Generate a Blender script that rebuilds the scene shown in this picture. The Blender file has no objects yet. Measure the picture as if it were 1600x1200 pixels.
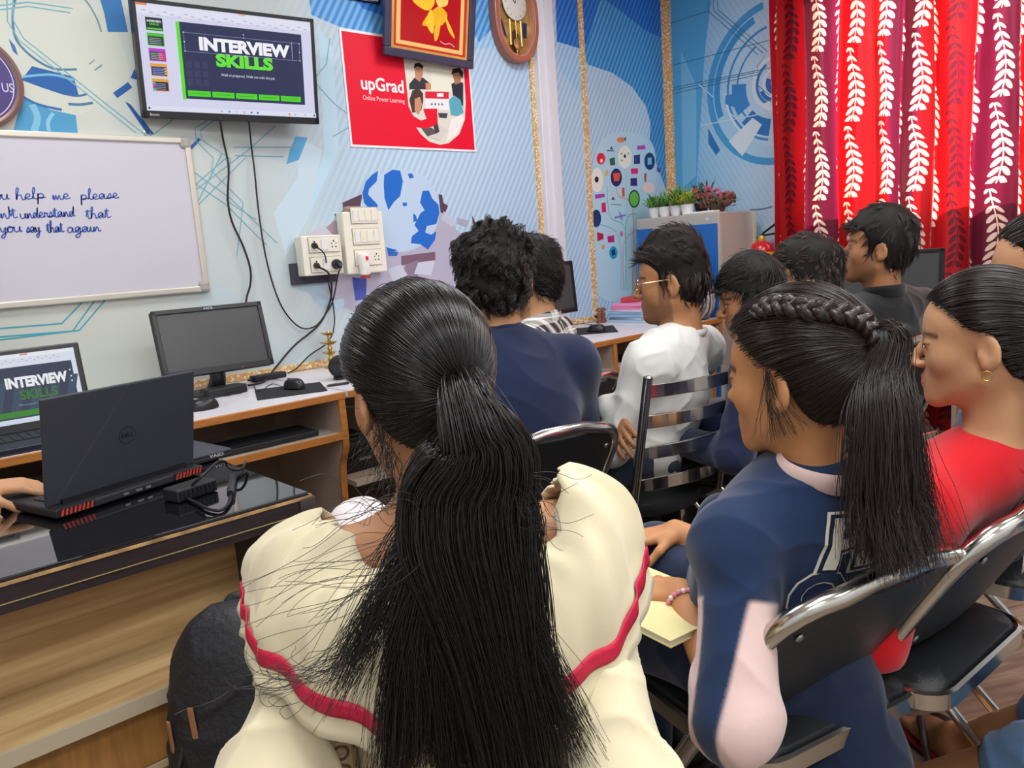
import bpy, bmesh, math, random
import numpy as np
from mathutils import Vector, Matrix, noise as mnoise

random.seed(7)
rng = np.random.default_rng(11)
scene = bpy.context.scene
COL = scene.collection
PI = math.pi

# ------------------------------------------------------------------ camera
EYE = np.array([0.0, 0.0, 1.22])
FPX = 1220.0                                   # focal length in pixels of the 1600x1200 frame


def _n(v):
    v = np.array(v, float)
    return v / np.linalg.norm(v)


_up = _n((-500, 7142, FPX))
_dx = _n((1350, 315, -FPX))
_dx = _n(_dx - _up * _dx.dot(_up))
_dy = np.cross(_up, _dx)
RC = np.array([_dx, _dy, _up])                 # camera -> world rotation

cam_data = bpy.data.cameras.new('camera')
cam_data.sensor_width = 36.0
cam_data.lens = FPX / 1600 * 36.0
cam_data.clip_start = 0.02
cam = bpy.data.objects.new('camera', cam_data)
COL.objects.link(cam)
M = Matrix([list(RC[i]) + [EYE[i]] for i in range(3)] + [[0, 0, 0, 1]])
cam.matrix_world = M
scene.camera = cam

# ------------------------------------------------------------------ sky, lights, exposure
world = bpy.data.worlds.new('daylight')
scene.world = world
world.use_nodes = True
wn = world.node_tree.nodes['Background']
wn.inputs[0].default_value = (0.86, 0.93, 1.0, 1)
wn.inputs[1].default_value = 5.0


def area_light(name, loc, size, size_y, power, rot=(0, 0, 0), color=(1, 1, 1)):
    d = bpy.data.lights.new(name, 'AREA')
    d.shape = 'RECTANGLE'
    d.size, d.size_y = size, size_y
    d.energy = power
    d.color = color
    o = bpy.data.objects.new(name, d)
    COL.objects.link(o)
    o.location = loc
    o.rotation_euler = rot
    return o


area_light('ceiling_panel_light', (0.6, 2.15, 2.86), 0.6, 0.6, 22, color=(0.98, 0.98, 1.0))
area_light('ceiling_panel_light', (2.6, 2.15, 2.86), 0.6, 0.6, 22, color=(0.98, 0.98, 1.0))
area_light('ceiling_panel_light', (0.6, 0.35, 2.86), 1.2, 0.6, 32, color=(0.98, 0.98, 1.0))
area_light('ceiling_panel_light', (2.6, 0.35, 2.86), 1.2, 0.6, 32, color=(0.98, 0.98, 1.0))
area_light('ceiling_panel_light', (-0.6, -1.0, 2.86), 1.2, 0.6, 30, color=(0.98, 0.98, 1.0))
area_light('ceiling_panel_light', (1.6, -1.0, 2.86), 1.2, 0.6, 30, color=(0.98, 0.98, 1.0))
sun = bpy.data.lights.new('sun', 'SUN')
sun.energy = 22.0
sun.angle = math.radians(1.5)
sun.color = (1.0, 0.86, 0.66)
sun_o = bpy.data.objects.new('sun', sun)
COL.objects.link(sun_o)
sun_o.rotation_euler = Vector((-0.80, 0.10, -0.42)).to_track_quat('-Z', 'Y').to_euler()

scene.view_settings.view_transform = 'Standard'
scene.view_settings.look = 'None'
scene.view_settings.gamma = 1.0
scene.view_settings.use_curve_mapping = False
scene.view_settings.exposure = -0.05
# ------------------------------------------------------------------ measuring helpers (photo pixel -> point in the room)
def ray(px, py):
    return RC @ np.array([px - 800.0, 600.0 - py, -FPX])


def on_y(px, py, Y):
    r = ray(px, py)
    return EYE + r * (Y / r[1])


def on_x(px, py, X):
    r = ray(px, py)
    return EYE + r * (X / r[0])


def on_z(px, py, z):
    r = ray(px, py)
    return EYE + r * ((z - EYE[2]) / r[2])


def at(px, py, d):
    r = ray(px, py)
    return EYE + r / np.linalg.norm(r) * d


# ------------------------------------------------------------------ materials
def lin(c):
    if isinstance(c, str):
        c = c.lstrip('#')
        c = [int(c[i:i + 2], 16) / 255 for i in (0, 2, 4)]
    return tuple(x / 12.92 if x <= 0.04045 else ((x + 0.055) / 1.055) ** 2.4 for x in c)


_mats = {}


def mat(name, color, rough=0.6, metal=0.0, noise=0.0, scale=20.0, bump=0.0, bscale=None, spec=0.5, coat=0.0,
        emit=0.0, sss=0.0, stretch=None, trans=0.0, sheen=0.0):
    if name in _mats:
        return _mats[name]
    m = bpy.data.materials.new(name)
    m.use_nodes = True
    nt = m.node_tree
    b = nt.nodes['Principled BSDF']
    c = lin(color)
    b.inputs['Base Color'].default_value = (*c, 1)
    b.inputs['Roughness'].default_value = rough
    b.inputs['Metallic'].default_value = metal
    b.inputs['Specular IOR Level'].default_value = spec
    b.inputs['Coat Weight'].default_value = coat
    b.inputs['Sheen Weight'].default_value = sheen
    if trans:
        b.inputs['Transmission Weight'].default_value = trans
    if sss:
        b.inputs['Subsurface Weight'].default_value = sss
        b.inputs['Subsurface Radius'].default_value = (0.012, 0.005, 0.003)
    if emit:
        b.inputs['Emission Color'].default_value = (*c, 1)
        b.inputs['Base Color'].default_value = (*[0.03 * q for q in c], 1)
        b.inputs['Emission Strength'].default_value = emit
    m.diffuse_color = (*c, 1)
    if noise or bump:
        tc = nt.nodes.new('ShaderNodeTexCoord')
        mp = nt.nodes.new('ShaderNodeMapping')
        nt.links.new(tc.outputs['Object'], mp.inputs['Vector'])
        if stretch:
            mp.inputs['Scale'].default_value = stretch
        if noise:
            tx = nt.nodes.new('ShaderNodeTexNoise')
            tx.inputs['Scale'].default_value = scale
            tx.inputs['Detail'].default_value = 5
            nt.links.new(mp.outputs[0], tx.inputs['Vector'])
            rp = nt.nodes.new('ShaderNodeValToRGB')
            rp.color_ramp.elements[0].position = 0.3
            rp.color_ramp.elements[1].position = 0.7
            rp.color_ramp.elements[0].color = (*[max(0, x * (1 - noise)) for x in c], 1)
            rp.color_ramp.elements[1].color = (*[min(1, x * (1 + noise)) for x in c], 1)
            nt.links.new(tx.outputs['Fac'], rp.inputs[0])
            nt.links.new(rp.outputs[0], b.inputs['Base Color'])
            if emit:
                nt.links.new(rp.outputs[0], b.inputs['Emission Color'])
        if bump:
            tb = nt.nodes.new('ShaderNodeTexNoise')
            tb.inputs['Scale'].default_value = bscale or scale
            tb.inputs['Detail'].default_value = 4
            nt.links.new(mp.outputs[0], tb.inputs['Vector'])
            bp = nt.nodes.new('ShaderNodeBump')
            bp.inputs['Strength'].default_value = bump
            bp.inputs['Distance'].default_value = 0.01
            nt.links.new(tb.outputs['Fac'], bp.inputs['Height'])
            nt.links.new(bp.outputs[0], b.inputs['Normal'])
    _mats[name] = m
    return m


def clear_pane(name, tint='#fbfdfd', refl=0.06):
    """thin clear sheet: mostly transparent with a little reflection"""
    if name in _mats:
        return _mats[name]
    m = bpy.data.materials.new(name)
    m.use_nodes = True
    nt = m.node_tree
    nt.nodes.clear()
    o = nt.nodes.new('ShaderNodeOutputMaterial')
    t = nt.nodes.new('ShaderNodeBsdfTransparent')
    t.inputs[0].default_value = (*lin(tint), 1)
    gl = nt.nodes.new('ShaderNodeBsdfGlossy')
    gl.inputs['Roughness'].default_value = 0.03
    mx = nt.nodes.new('ShaderNodeMixShader')
    mx.inputs[0].default_value = refl
    nt.links.new(t.outputs[0], mx.inputs[1])
    nt.links.new(gl.outputs[0], mx.inputs[2])
    nt.links.new(mx.outputs[0], o.inputs[0])
    _mats[name] = m
    return m


def flat(color, rough=0.55, emit=0.0):
    return mat('print_%s_%d%s' % (color.lstrip('#'), int(rough * 100), '_lit' if emit else ''), color, rough, emit=emit, spec=0.3)


class NT:
    """small helper for arithmetic node graphs"""
    def __init__(s, m):
        s.m = m
        s.t = m.node_tree
        s.N, s.L = s.t.nodes, s.t.links

    def new(s, kind, **kw):
        n = s.N.new(kind)
        for k, v in kw.items():
            setattr(n, k, v)
        return n

    def math(s, op, a, b=None, c=None):
        n = s.N.new('ShaderNodeMath')
        n.operation = op
        for i, v in enumerate((a, b, c)):
            if v is None:
                continue
            if isinstance(v, (int, float)):
                n.inputs[i].default_value = v
            else:
                s.L.new(v, n.inputs[i])
        return n.outputs[0]

    def mix(s, fac, a, b):
        n = s.N.new('ShaderNodeMix')
        n.data_type = 'RGBA'
        for i, v in ((0, fac), (6, a), (7, b)):
            if isinstance(v, (int, float)):
                n.inputs[i].default_value = v
            elif isinstance(v, tuple):
                n.inputs[i].default_value = (*v[:3], 1)
            else:
                s.L.new(v, n.inputs[i])
        return n.outputs[2]

    def smooth(s, x, lo, hi):
        n = s.N.new('ShaderNodeMapRange')
        n.interpolation_type = 'SMOOTHSTEP'
        s.L.new(x, n.inputs[0])
        n.inputs[1].default_value = lo
        n.inputs[2].default_value = hi
        return n.outputs[0]

    def coord(s, which='Object'):
        tc = s.N.new('ShaderNodeTexCoord')
        sp = s.N.new('ShaderNodeSeparateXYZ')
        s.L.new(tc.outputs[which], sp.inputs[0])
        return tc.outputs[which], sp.outputs[0], sp.outputs[1], sp.outputs[2]


# ------------------------------------------------------------------ objects
def wmat(o):
    m = o.matrix_basis.copy()
    while o.parent:
        o = o.parent
        m = o.matrix_basis @ m
    return m


def tag(o, label=None, cat=None, group=None, kind=None):
    if label:
        o['label'] = label
    if cat:
        o['category'] = cat
    if group:
        o['group'] = group
    if kind:
        o['kind'] = kind
    return o


def thing(name, label, cat, loc=(0, 0, 0), rz=0.0, group=None):
    o = bpy.data.objects.new(name, None)
    o.empty_display_size = 0.05
    COL.objects.link(o)
    o.location = [float(v) for v in loc]
    o.rotation_euler = (0, 0, rz)
    return tag(o, label, cat, group)


def link_mesh(name, me, parent=None, world=True, origin=None):
    """me holds world coordinates when world is True; they are moved into the parent's frame"""
    o = bpy.data.objects.new(name, me)
    COL.objects.link(o)
    if parent is not None:
        o.parent = parent
        if world:
            me.transform(wmat(parent).inverted())
    elif world:
        if origin is None:
            n = len(me.vertices)
            a = np.empty(n * 3, np.float32)
            me.vertices.foreach_get('co', a)
            a = a.reshape(-1, 3)
            lo, hi = a.min(0), a.max(0)
            origin = ((lo[0] + hi[0]) / 2, (lo[1] + hi[1]) / 2, lo[2])
        origin = [float(v) for v in origin]
        me.transform(Matrix.Translation(-Vector(origin)))
        o.location = origin
    return o


def orth(d):
    d = _n(d)
    a = np.array([0, 0, 1.0]) if abs(d[2]) < 0.9 else np.array([1.0, 0, 0])
    u = _n(np.cross(a, d))
    return u, np.cross(d, u)


class MB:
    """collects geometry for ONE mesh"""
    def __init__(s):
        s.v, s.f, s.mi, s.mats, s.sm = [], [], [], [], []

    def _m(s, m):
        if m not in s.mats:
            s.mats.append(m)
        return s.mats.index(m)

    def add(s, verts, faces, m, smooth=False):
        k = len(s.v)
        i = s._m(m)
        s.v.extend([tuple(float(c) for c in p) for p in verts])
        for f in faces:
            s.f.append([k + j for j in f])
            s.mi.append(i)
            s.sm.append(smooth)
        return s

    def box(s, lo, hi, m, T=None, bevel=0.0):
        lo, hi = np.array(lo, float), np.array(hi, float)
        if bevel > 0:
            bm = bmesh.new()
            bmesh.ops.create_cube(bm, size=1.0)
            for v in bm.verts:
                v.co = Vector([(lo[i] + hi[i]) / 2 + v.co[i] * (hi[i] - lo[i]) for i in range(3)])
            bmesh.ops.bevel(bm, geom=list(bm.edges), offset=min(bevel, 0.45 * float((hi - lo).min())), segments=2, profile=0.5, affect='EDGES')
            bm.verts.index_update()
            V = [np.array(v.co) for v in bm.verts]
            F = [[v.index for v in f.verts] for f in bm.faces]
            bm.free()
        else:
            V = [np.array([(lo, hi)[i][0], (lo, hi)[j][1], (lo, hi)[k][2]]) for k in (0, 1) for j in (0, 1) for i in (0, 1)]
            F = [(0, 2, 3, 1), (4, 5, 7, 6), (0, 1, 5, 4), (2, 6, 7, 3), (0, 4, 6, 2), (1, 3, 7, 5)]
        if T is not None:
            V = [T(p) for p in V]
        return s.add(V, F, m)

    def tube(s, pts, r, m, n=10, caps=True, closed=False, flat_=None):
        P = [np.array(p, float) for p in pts]
        R = r if hasattr(r, '__len__') else [r] * len(P)
        k = len(P)
        V, F = [], []
        u = None
        for i in range(k):
            if closed:
                d = P[(i + 1) % k] - P[i - 1]
            else:
                d = P[min(i + 1, k - 1)] - P[max(i - 1, 0)]
            d = _n(d)
            if u is None:
                u, w = orth(d)
            else:
                u = u - d * u.dot(d)
                u = _n(u)
                w = np.cross(d, u)
            for j in range(n):
                a = 2 * PI * j / n
                V.append(P[i] + (u * math.cos(a) + w * math.sin(a)) * R[i])
        for i in range(k if closed else k - 1):
            a, b = i * n, ((i + 1) % k) * n
            for j in range(n):
                F.append((a + j, a + (j + 1) % n, b + (j + 1) % n, b + j))
        if caps and not closed:
            F.append(tuple(range(n - 1, -1, -1)))
            F.append(tuple((k - 1) * n + j for j in range(n)))
        return s.add(V, F, m, True)

    def cyl(s, a, b, r, m, r2=None, n=20):
        return s.tube([a, b], [r, r if r2 is None else r2], m, n)

    def lathe(s, prof, c, m, axis=(0, 0, 1), n=28, caps=True, sx=1.0):
        c = np.array(c, float)
        d = _n(axis)
        u, w = orth(d)
        V, F = [], []
        for r, h in prof:
            for j in range(n):
                a = 2 * PI * j / n
                V.append(c + d * h + (u * math.cos(a) * sx + w * math.sin(a)) * r)
        for i in range(len(prof) - 1):
            for j in range(n):
                F.append((i * n + j, i * n + (j + 1) % n, (i + 1) * n + (j + 1) % n, (i + 1) * n + j))
        if caps:
            F.append(tuple(range(n - 1, -1, -1)))
            F.append(tuple((len(prof) - 1) * n + j for j in range(n)))
        return s.add(V, F, m, True)

    def ball(s, c, r, m, nu=16, nv=10):
        r = np.array([r] * 3 if not hasattr(r, '__len__') else r, float)
        c = np.array(c, float)
        V = [c + np.array([0, 0, -r[2]])]
        for i in range(1, nv):
            t = PI * i / nv - PI / 2
            for j in range(nu):
                a = 2 * PI * j / nu
                V.append(c + r * np.array([math.cos(t) * math.cos(a), math.cos(t) * math.sin(a), math.sin(t)]))
        V.append(c + np.array([0, 0, r[2]]))
        F = [(0, 1 + (j + 1) % nu, 1 + j) for j in range(nu)]
        for i in range(nv - 2):
            for j in range(nu):
                a, b = 1 + i * nu, 1 + (i + 1) * nu
                F.append((a + j, a + (j + 1) % nu, b + (j + 1) % nu, b + j))
        t = len(V) - 1
        a = 1 + (nv - 2) * nu
        F += [(a + j, a + (j + 1) % nu, t) for j in range(nu)]
        return s.add(V, F, m, True)

    def prism(s, poly, ext, m, smooth=False):
        """poly: 3D points of a planar outline; ext: extrusion vector"""
        P = [np.array(p, float) for p in poly]
        e = np.array(ext, float)
        n = len(P)
        V = P + [p + e for p in P]
        F = [tuple(range(n - 1, -1, -1)), tuple(range(n, 2 * n))] + [(i, (i + 1) % n, n + (i + 1) % n, n + i) for i in range(n)]
        return s.add(V, F, m, smooth)

    def grid(s, pts, m, closed_u=False, smooth=True, mfun=None):
        a = np.array(pts, float)
        nu, nv = a.shape[:2]
        F, V = [], a.reshape(-1, 3)
        for i in range(nu if closed_u else nu - 1):
            for j in range(nv - 1):
                i2 = (i + 1) % nu
                F.append((i * nv + j, i2 * nv + j, i2 * nv + j + 1, i * nv + j + 1))
        return s.add(V, F, m, smooth)

    def mesh(s, name):
        me = bpy.data.meshes.new(name)
        me.from_pydata(s.v, [], s.f)
        for m in s.mats:
            me.materials.append(m)
        me.polygons.foreach_set('material_index', s.mi)
        me.polygons.foreach_set('use_smooth', s.sm)
        me.update()
        return me

    def build(s, name, parent=None, world=True, bevel=0.0, seg=2, origin=None, solid=0.0, subsurf=0):
        me = s.mesh(name)
        o = link_mesh(name, me, parent, world, origin)
        if solid:
            q = o.modifiers.new('solid', 'SOLIDIFY')
            q.thickness = solid
            q.offset = 0
        if bevel:
            q = o.modifiers.new('bevel', 'BEVEL')
            q.width, q.segments, q.limit_method, q.angle_limit = bevel, seg, 'ANGLE', 0.7
            q.harden_normals = False
        if subsurf:
            q = o.modifiers.new('sub', 'SUBSURF')
            q.levels = q.render_levels = subsurf
        if any(s.sm):
            me.set_sharp_from_angle(angle=0.8)
        return o


def copy_tree(o, parent=None):
    c = o.copy()
    COL.objects.link(c)
    if parent is not None:
        c.parent = parent
    for ch in list(o.children):
        copy_tree(ch, c)
    return c


# ------------------------------------------------------------------ flat printed / drawn graphics on a plane
class Print:
    """flat shapes in (u, v) on a plane, in layers a fraction of a millimetre apart"""
    def __init__(s, o, ux, uy, nrm, lift=0.0003, step=0.00008, emit=0.0, rough=0.55):
        s.o, s.ux, s.uy, s.n = (np.array(q, float) for q in (o, ux, uy, nrm))
        s.k, s.step, s.mb, s.emit, s.rough = lift, step, MB(), emit, rough

    def P(s, u, v):
        return s.o + s.ux * u + s.uy * v + s.n * s.k

    def m(s, c):
        return c if not isinstance(c, str) else flat(c, s.rough, s.emit)

    def poly(s, pts, c):
        s.k += s.step
        a = sum(pts[i][0] * pts[(i + 1) % len(pts)][1] - pts[(i + 1) % len(pts)][0] * pts[i][1] for i in range(len(pts)))
        if a * np.dot(np.cross(s.ux, s.uy), s.n) < 0:
            pts = pts[::-1]
        s.mb.add([s.P(*p) for p in pts], [tuple(range(len(pts)))], s.m(c))
        return s

    def rect(s, u0, v0, u1, v1, c):
        return s.poly([(u0, v0), (u1, v0), (u1, v1), (u0, v1)], c)

    def disc(s, u, v, r, c, rv=None, n=32, rot=0.0):
        rv = r if rv is None else rv
        return s.poly([(u + r * math.cos(2 * PI * i / n), v + rv * math.sin(2 * PI * i / n)) for i in range(n)], c)

    def ring(s, u, v, r0, r1, c, a0=0.0, a1=360.0, sv=1.0, n=None):
        s.k += s.step
        n = n or max(6, int(abs(a1 - a0) / 6))
        V, F = [], []
        for i in range(n + 1):
            a = math.radians(a0 + (a1 - a0) * i / n)
            for r in (r0, r1):
                V.append(s.P(u + r * math.cos(a), v + r * sv * math.sin(a)))
        for i in range(n):
            F.append((2 * i, 2 * i + 1, 2 * i + 3, 2 * i + 2))
        if np.dot(np.cross(s.ux, s.uy), s.n) < 0:
            F = [f[::-1] for f in F]
        s.mb.add(V, F, s.m(c))
        return s

    def line(s, pts, w, c, closed=False, taper=None):
        s.k += s.step
        p = [np.array(q, float) for q in pts]
        n = len(p)
        V, F = [], []
        for i in range(n):
            d = p[min(i + 1, n - 1)] - p[max(i - 1, 0)]
            L = np.linalg.norm(d)
            d = d / L if L > 1e-9 else np.array([1.0, 0])
            q = np.array([-d[1], d[0]]) * w / 2
            if taper:
                q = q * taper(i / (n - 1))
            V += [s.P(*(p[i] + q)), s.P(*(p[i] - q))]
        for i in range(n - 1):
            F.append((2 * i, 2 * i + 1, 2 * i + 3, 2 * i + 2))
        s.mb.add(V, F, s.m(c))
        return s

    def text(s, txt, u, v, h, c, bold=0.0, align='LEFT', shear=0.0, width=None, squash=1.0, spacing=1.0):
        s.k += s.step
        me = text_mesh(txt, h, bold, align, shear, width, spacing)
        V = [s.P(u + q[0] * squash, v + q[1]) for q in me[0]]
        F = me[1]
        if np.dot(np.cross(s.ux, s.uy), s.n) < 0:
            F = [f[::-1] for f in F]
        s.mb.add(V, F, s.m(c))
        return s

    def build(s, name, parent=None):
        return s.mb.build(name, parent)


def text_mesh(txt, h, bold=0.0, align='LEFT', shear=0.0, width=None, spacing=1.0):
    """verts (2D) and faces of a line of lettering whose capitals are h high"""
    cu = bpy.data.curves.new('lettering', 'FONT')
    cu.body = txt
    cu.align_x = align
    cu.size = 1.0
    cu.shear = shear
    cu.offset = bold
    cu.space_character = spacing
    cu.resolution_u = 3
    o = bpy.data.objects.new('lettering', cu)
    COL.objects.link(o)
    bpy.context.view_layer.update()
    dg = bpy.context.evaluated_depsgraph_get()
    me = o.evaluated_get(dg).to_mesh()
    V = np.array([v.co[:2] for v in me.vertices]) if len(me.vertices) else np.zeros((0, 2))
    F = [tuple(p.vertices) for p in me.polygons]
    o.evaluated_get(dg).to_mesh_clear()
    bpy.data.objects.remove(o)
    bpy.data.curves.remove(cu)
    k = h / 0.70
    V = V * k
    if width and len(V):
        w = V[:, 0].max() - V[:, 0].min()
        if w > 0:
            V[:, 0] *= width / w
    return V, F


def spline(pts, n=8, closed=False):
    """Catmull-Rom through pts"""
    P = [np.array(p, float) for p in pts]
    k = len(P)
    out = []
    for i in range(k if closed else k - 1):
        if closed:
            p0, p1, p2, p3 = P[i - 1], P[i], P[(i + 1) % k], P[(i + 2) % k]
        else:
            p0, p1, p2, p3 = P[max(i - 1, 0)], P[i], P[i + 1], P[min(i + 2, k - 1)]
        for j in range(n):
            t = j / n
            out.append(0.5 * ((2 * p1) + (p2 - p0) * t + (2 * p0 - 5 * p1 + 4 * p2 - p3) * t * t + (3 * p1 - p0 - 3 * p2 + p3) * t ** 3))
    if not closed:
        out.append(P[-1])
    return out
# ------------------------------------------------------------------ the room
YW, XW, ZC = 3.25, 4.52, 2.9        # television wall, window wall, ceiling


def mural_mat(name, stops, stripes=0.0, axis=0, blotch=0.25):
    """printed vinyl: colour stops along the wall, soft blotches and fine diagonal lines"""
    m = mat(name, stops[0][1], 0.5, spec=0.25)
    g = NT(m)
    co, x, y, z = g.coord('Object')
    u = x if axis == 0 else y
    b = g.N['Principled BSDF']
    rp = g.new('ShaderNodeValToRGB')
    nz = g.new('ShaderNodeTexNoise')
    nz.inputs['Scale'].default_value = 1.6
    nz.inputs['Detail'].default_value = 3
    g.L.new(co, nz.inputs['Vector'])
    lo, hi = stops[0][0], stops[-1][0]
    f = g.math('ADD', g.math('DIVIDE', g.math('SUBTRACT', u, lo), hi - lo), g.math('MULTIPLY', g.math('SUBTRACT', nz.outputs['Fac'], 0.5), blotch))
    g.L.new(f, rp.inputs[0])
    e = rp.color_ramp.elements
    while len(e) < len(stops):
        e.new(0.5)
    for q, (p, c) in zip(e, stops):
        q.position = (p - lo) / (hi - lo)
        q.color = (*lin(c), 1)
    col = rp.outputs[0]
    if stripes:
        w = g.math('FRACT', g.math('MULTIPLY', g.math('ADD', g.math('MULTIPLY', u, -1.0), g.math('MULTIPLY', z, 0.62)), 27.0))
        t = g.math('SUBTRACT', g.smooth(w, 0.25, 0.4), g.smooth(w, 0.75, 0.9))
        gate = g.smooth(u, 1.55, 2.4) if axis == 0 else g.math('ADD', 0.6, 0.0)
        col = g.mix(g.math('MULTIPLY', g.math('MULTIPLY', t, gate), stripes), col, lin('#e6f2fb'))
    g.L.new(col, b.inputs['Base Color'])
    return m


m_wall = mural_mat('mural_vinyl', [(-0.6, '#c4cabe'), (0.9, '#c8cec4'), (1.7, '#c0d0d4'), (2.4, '#a9c9e0'), (3.3, '#a0c4e2'), (4.5, '#a9cee6')], 0.38)
m_wall2 = mural_mat('mural_vinyl_side', [(0.5, '#dfe8f0'), (2.2, '#cfe2f0'), (2.9, '#8ec3e6'), (3.25, '#59a6d8')], 0.22, 1)
m_plain = mat('painted_plaster', '#d9dbdc', 0.8, noise=0.03, scale=6)
m_ceil = mat('ceiling_white', '#f0efec', 0.9)


def stripe_print(name, c1, c2):
    m = mat(name, c1, 0.5, spec=0.25)
    g = NT(m)
    co, x, y, z = g.coord('Object')
    w = g.math('FRACT', g.math('MULTIPLY', g.math('ADD', g.math('MULTIPLY', x, -1.0), g.math('MULTIPLY', z, 0.62)), 27.0))
    t = g.math('SUBTRACT', g.smooth(w, 0.25, 0.4), g.smooth(w, 0.75, 0.9))
    g.L.new(g.mix(t, lin(c1), lin(c2)), g.N['Principled BSDF'].inputs['Base Color'])
    return m


def structure(name, mb, **kw):
    o = mb.build(name, origin=(0, 0, 0), **kw)
    o['kind'] = 'structure'
    return o


# floor of printed wood-look vinyl boards running along X
m_floor = mat('wood_vinyl', '#8a7a6c', 0.38)
g = NT(m_floor)
co, x, y, z = g.coord('Object')
bt = g.new('ShaderNodeTexBrick')
bt.inputs['Scale'].default_value = 1.0
bt.inputs['Brick Width'].default_value = 0.95
bt.inputs['Row Height'].default_value = 0.155
bt.inputs['Mortar Size'].default_value = 0.0018
bt.inputs['Color1'].default_value = (*lin('#7d6a5a'), 1)
bt.inputs['Color2'].default_value = (*lin('#5f5046'), 1)
bt.inputs['Mortar'].default_value = (*lin('#3d332d'), 1)
mp = g.new('ShaderNodeMapping')
mp.inputs['Rotation'].default_value = (0, 0, math.radians(28))
g.L.new(co, mp.inputs[0])
g.L.new(mp.outputs[0], bt.inputs['Vector'])
mp2 = g.new('ShaderNodeMapping')
mp2.inputs['Scale'].default_value = (2.2, 26, 1)
g.L.new(mp.outputs[0], mp2.inputs[0])
nz = g.new('ShaderNodeTexNoise')
nz.inputs['Scale'].default_value = 1.4
nz.inputs['Detail'].default_value = 6
g.L.new(mp2.outputs[0], nz.inputs['Vector'])
f = g.smooth(nz.outputs['Fac'], 0.36, 0.66)
g.L.new(g.mix(g.math('MULTIPLY', f, 0.65), bt.outputs[0], lin('#a08d76')), g.N['Principled BSDF'].inputs['Base Color'])

structure('floor', MB().box((-1.8, -1.7, -0.06), (XW + 0.1, YW + 0.1, 0), m_floor))
structure('ceiling', MB().box((-1.8, -1.7, ZC), (XW + 0.1, YW + 0.1, ZC + 0.06), m_ceil))
wall_tv = structure('wall_front', MB().box((-1.8, YW, 0), (XW, YW + 0.1, ZC), m_wall))
structure('wall_left', MB().box((-1.9, -1.7, 0), (-1.8, YW + 0.1, ZC), m_plain))
structure('wall_back', MB().box((-1.8, -1.8, 0), (XW, -1.7, ZC), m_plain))
w = MB()
WY0, WY1, WZ0, WZ1 = 0.1, 2.24, 1.30, 2.62
w.box((XW, -1.7, 0), (XW + 0.1, YW + 0.1, WZ0), m_wall2)
w.box((XW, -1.7, WZ1), (XW + 0.1, YW + 0.1, ZC), m_wall2)
w.box((XW, -1.7, WZ0), (XW + 0.1, WY0, WZ1), m_wall2)
w.box((XW, WY1, WZ0), (XW + 0.1, YW + 0.1, WZ1), m_wall2)
wall_side = structure('wall_right', w)
m_frame = mat('window_frame_brown', '#5a4334', 0.5)
w = MB()
for yy in (WY0, 0.8, 1.52, WY1 - 0.05):
    w.box((XW + 0.02, yy, WZ0), (XW + 0.07, yy + 0.05, WZ1), m_frame)
for zz in (WZ0, WZ1 - 0.05):
    w.box((XW + 0.02, WY0, zz), (XW + 0.07, WY1, zz + 0.05), m_frame)
win = structure('window_1', w)
m_glass = clear_pane('clear_glass')
MB().box((XW + 0.04, WY0 + 0.04, WZ0 + 0.04), (XW + 0.046, WY1 - 0.04, WZ1 - 0.04), m_glass).build('pane', win)


# ---- mural on the television wall
def tw(px, py):
    p = on_y(px, py, YW)
    return (p[0], p[2])


def TW(pts, s=1.0, ox=0, oy=0):
    return [tw(ox + a / s, oy + b / s) for a, b in pts]


C1 = lambda pts: TW(pts, 3.0, 0, 0)          # read off enlarged views of the photo
C2 = lambda pts: TW(pts, 3.0, 500, 0)
C3 = lambda pts: TW(pts, 2.286, 900, 0)
C4 = lambda pts: TW(pts, 3.0, 0, 400)
C6 = lambda pts: TW(pts, 3.749, 900, 200)
C7 = lambda pts: TW(pts, 3.0, 440, 300)

pr = Print((0, YW, 0), (1, 0, 0), (0, 0, 1), (0, -1, 0), lift=.0002, step=.000014)
sb1 = stripe_print('mural_stripe_deep', '#1f66c4', '#3f86d6')
sb2 = stripe_print('mural_stripe_mid', '#3f8fd9', '#7fb8e6')
sb3 = stripe_print('mural_stripe_light', '#8fbfe6', '#b3d5ee')
sb4 = stripe_print('mural_stripe_teal', '#2f86cc', '#64ace0')
# pale washes
pr.poly(spline(C1([(-300, 120), (200, 20), (480, 60), (600, 300), (560, 420), (300, 560), (-300, 600)]), 5, True), '#cdd2c6')
pr.poly(spline(C4([(1000, 120), (1130, 200), (1240, 460), (1100, 520), (960, 380), (930, 240)]), 5, True), '#bfd0d4')
pr.poly(C1([(1380, 640), (1510, 700), (1460, 1000), (1340, 1200), (1280, 1000), (1400, 830)]), '#c5dbe6')
pr.poly(C1([(1490, 120), (1560, 230), (1590, 700), (1500, 900), (1430, 1050), (1520, 700)]), '#bcdcec')
# deep and mid blue fields at the top
pr.poly(C2([(-70, -120), (80, -150), (310, -150), (310, 165), (90, 125), (-40, 70)]), sb2)
pr.poly(C2([(60, -150), (310, -150), (310, 80), (200, 40)]), sb1)
pr.poly(C2([(700, -150), (1000, -150), (1000, 225), (880, 205), (720, 235)]), sb3)
pr.poly(C2([(700, -150), (900, -150), (900, 40), (800, 140), (745, 200), (720, 150)]), sb2)
pr.poly(C2([(1100, -150), (1245, -150), (1245, 235), (1110, 195)]), sb1)
pr.poly(C2([(1110, 195), (1245, 235), (1250, 470), (1130, 340)]), sb3)
pr.poly(C3([(10, -140), (330, -140), (330, 700), (262, 520), (266, 440), (250, 380), (200, 310), (130, 260), (40, 230), (20, 160)]), sb4)
pr.poly(C3([(10, -140), (330, -140), (320, 140), (250, 110), (100, -5), (80, 10), (40, 160), (22, 150)]), sb1)
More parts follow.
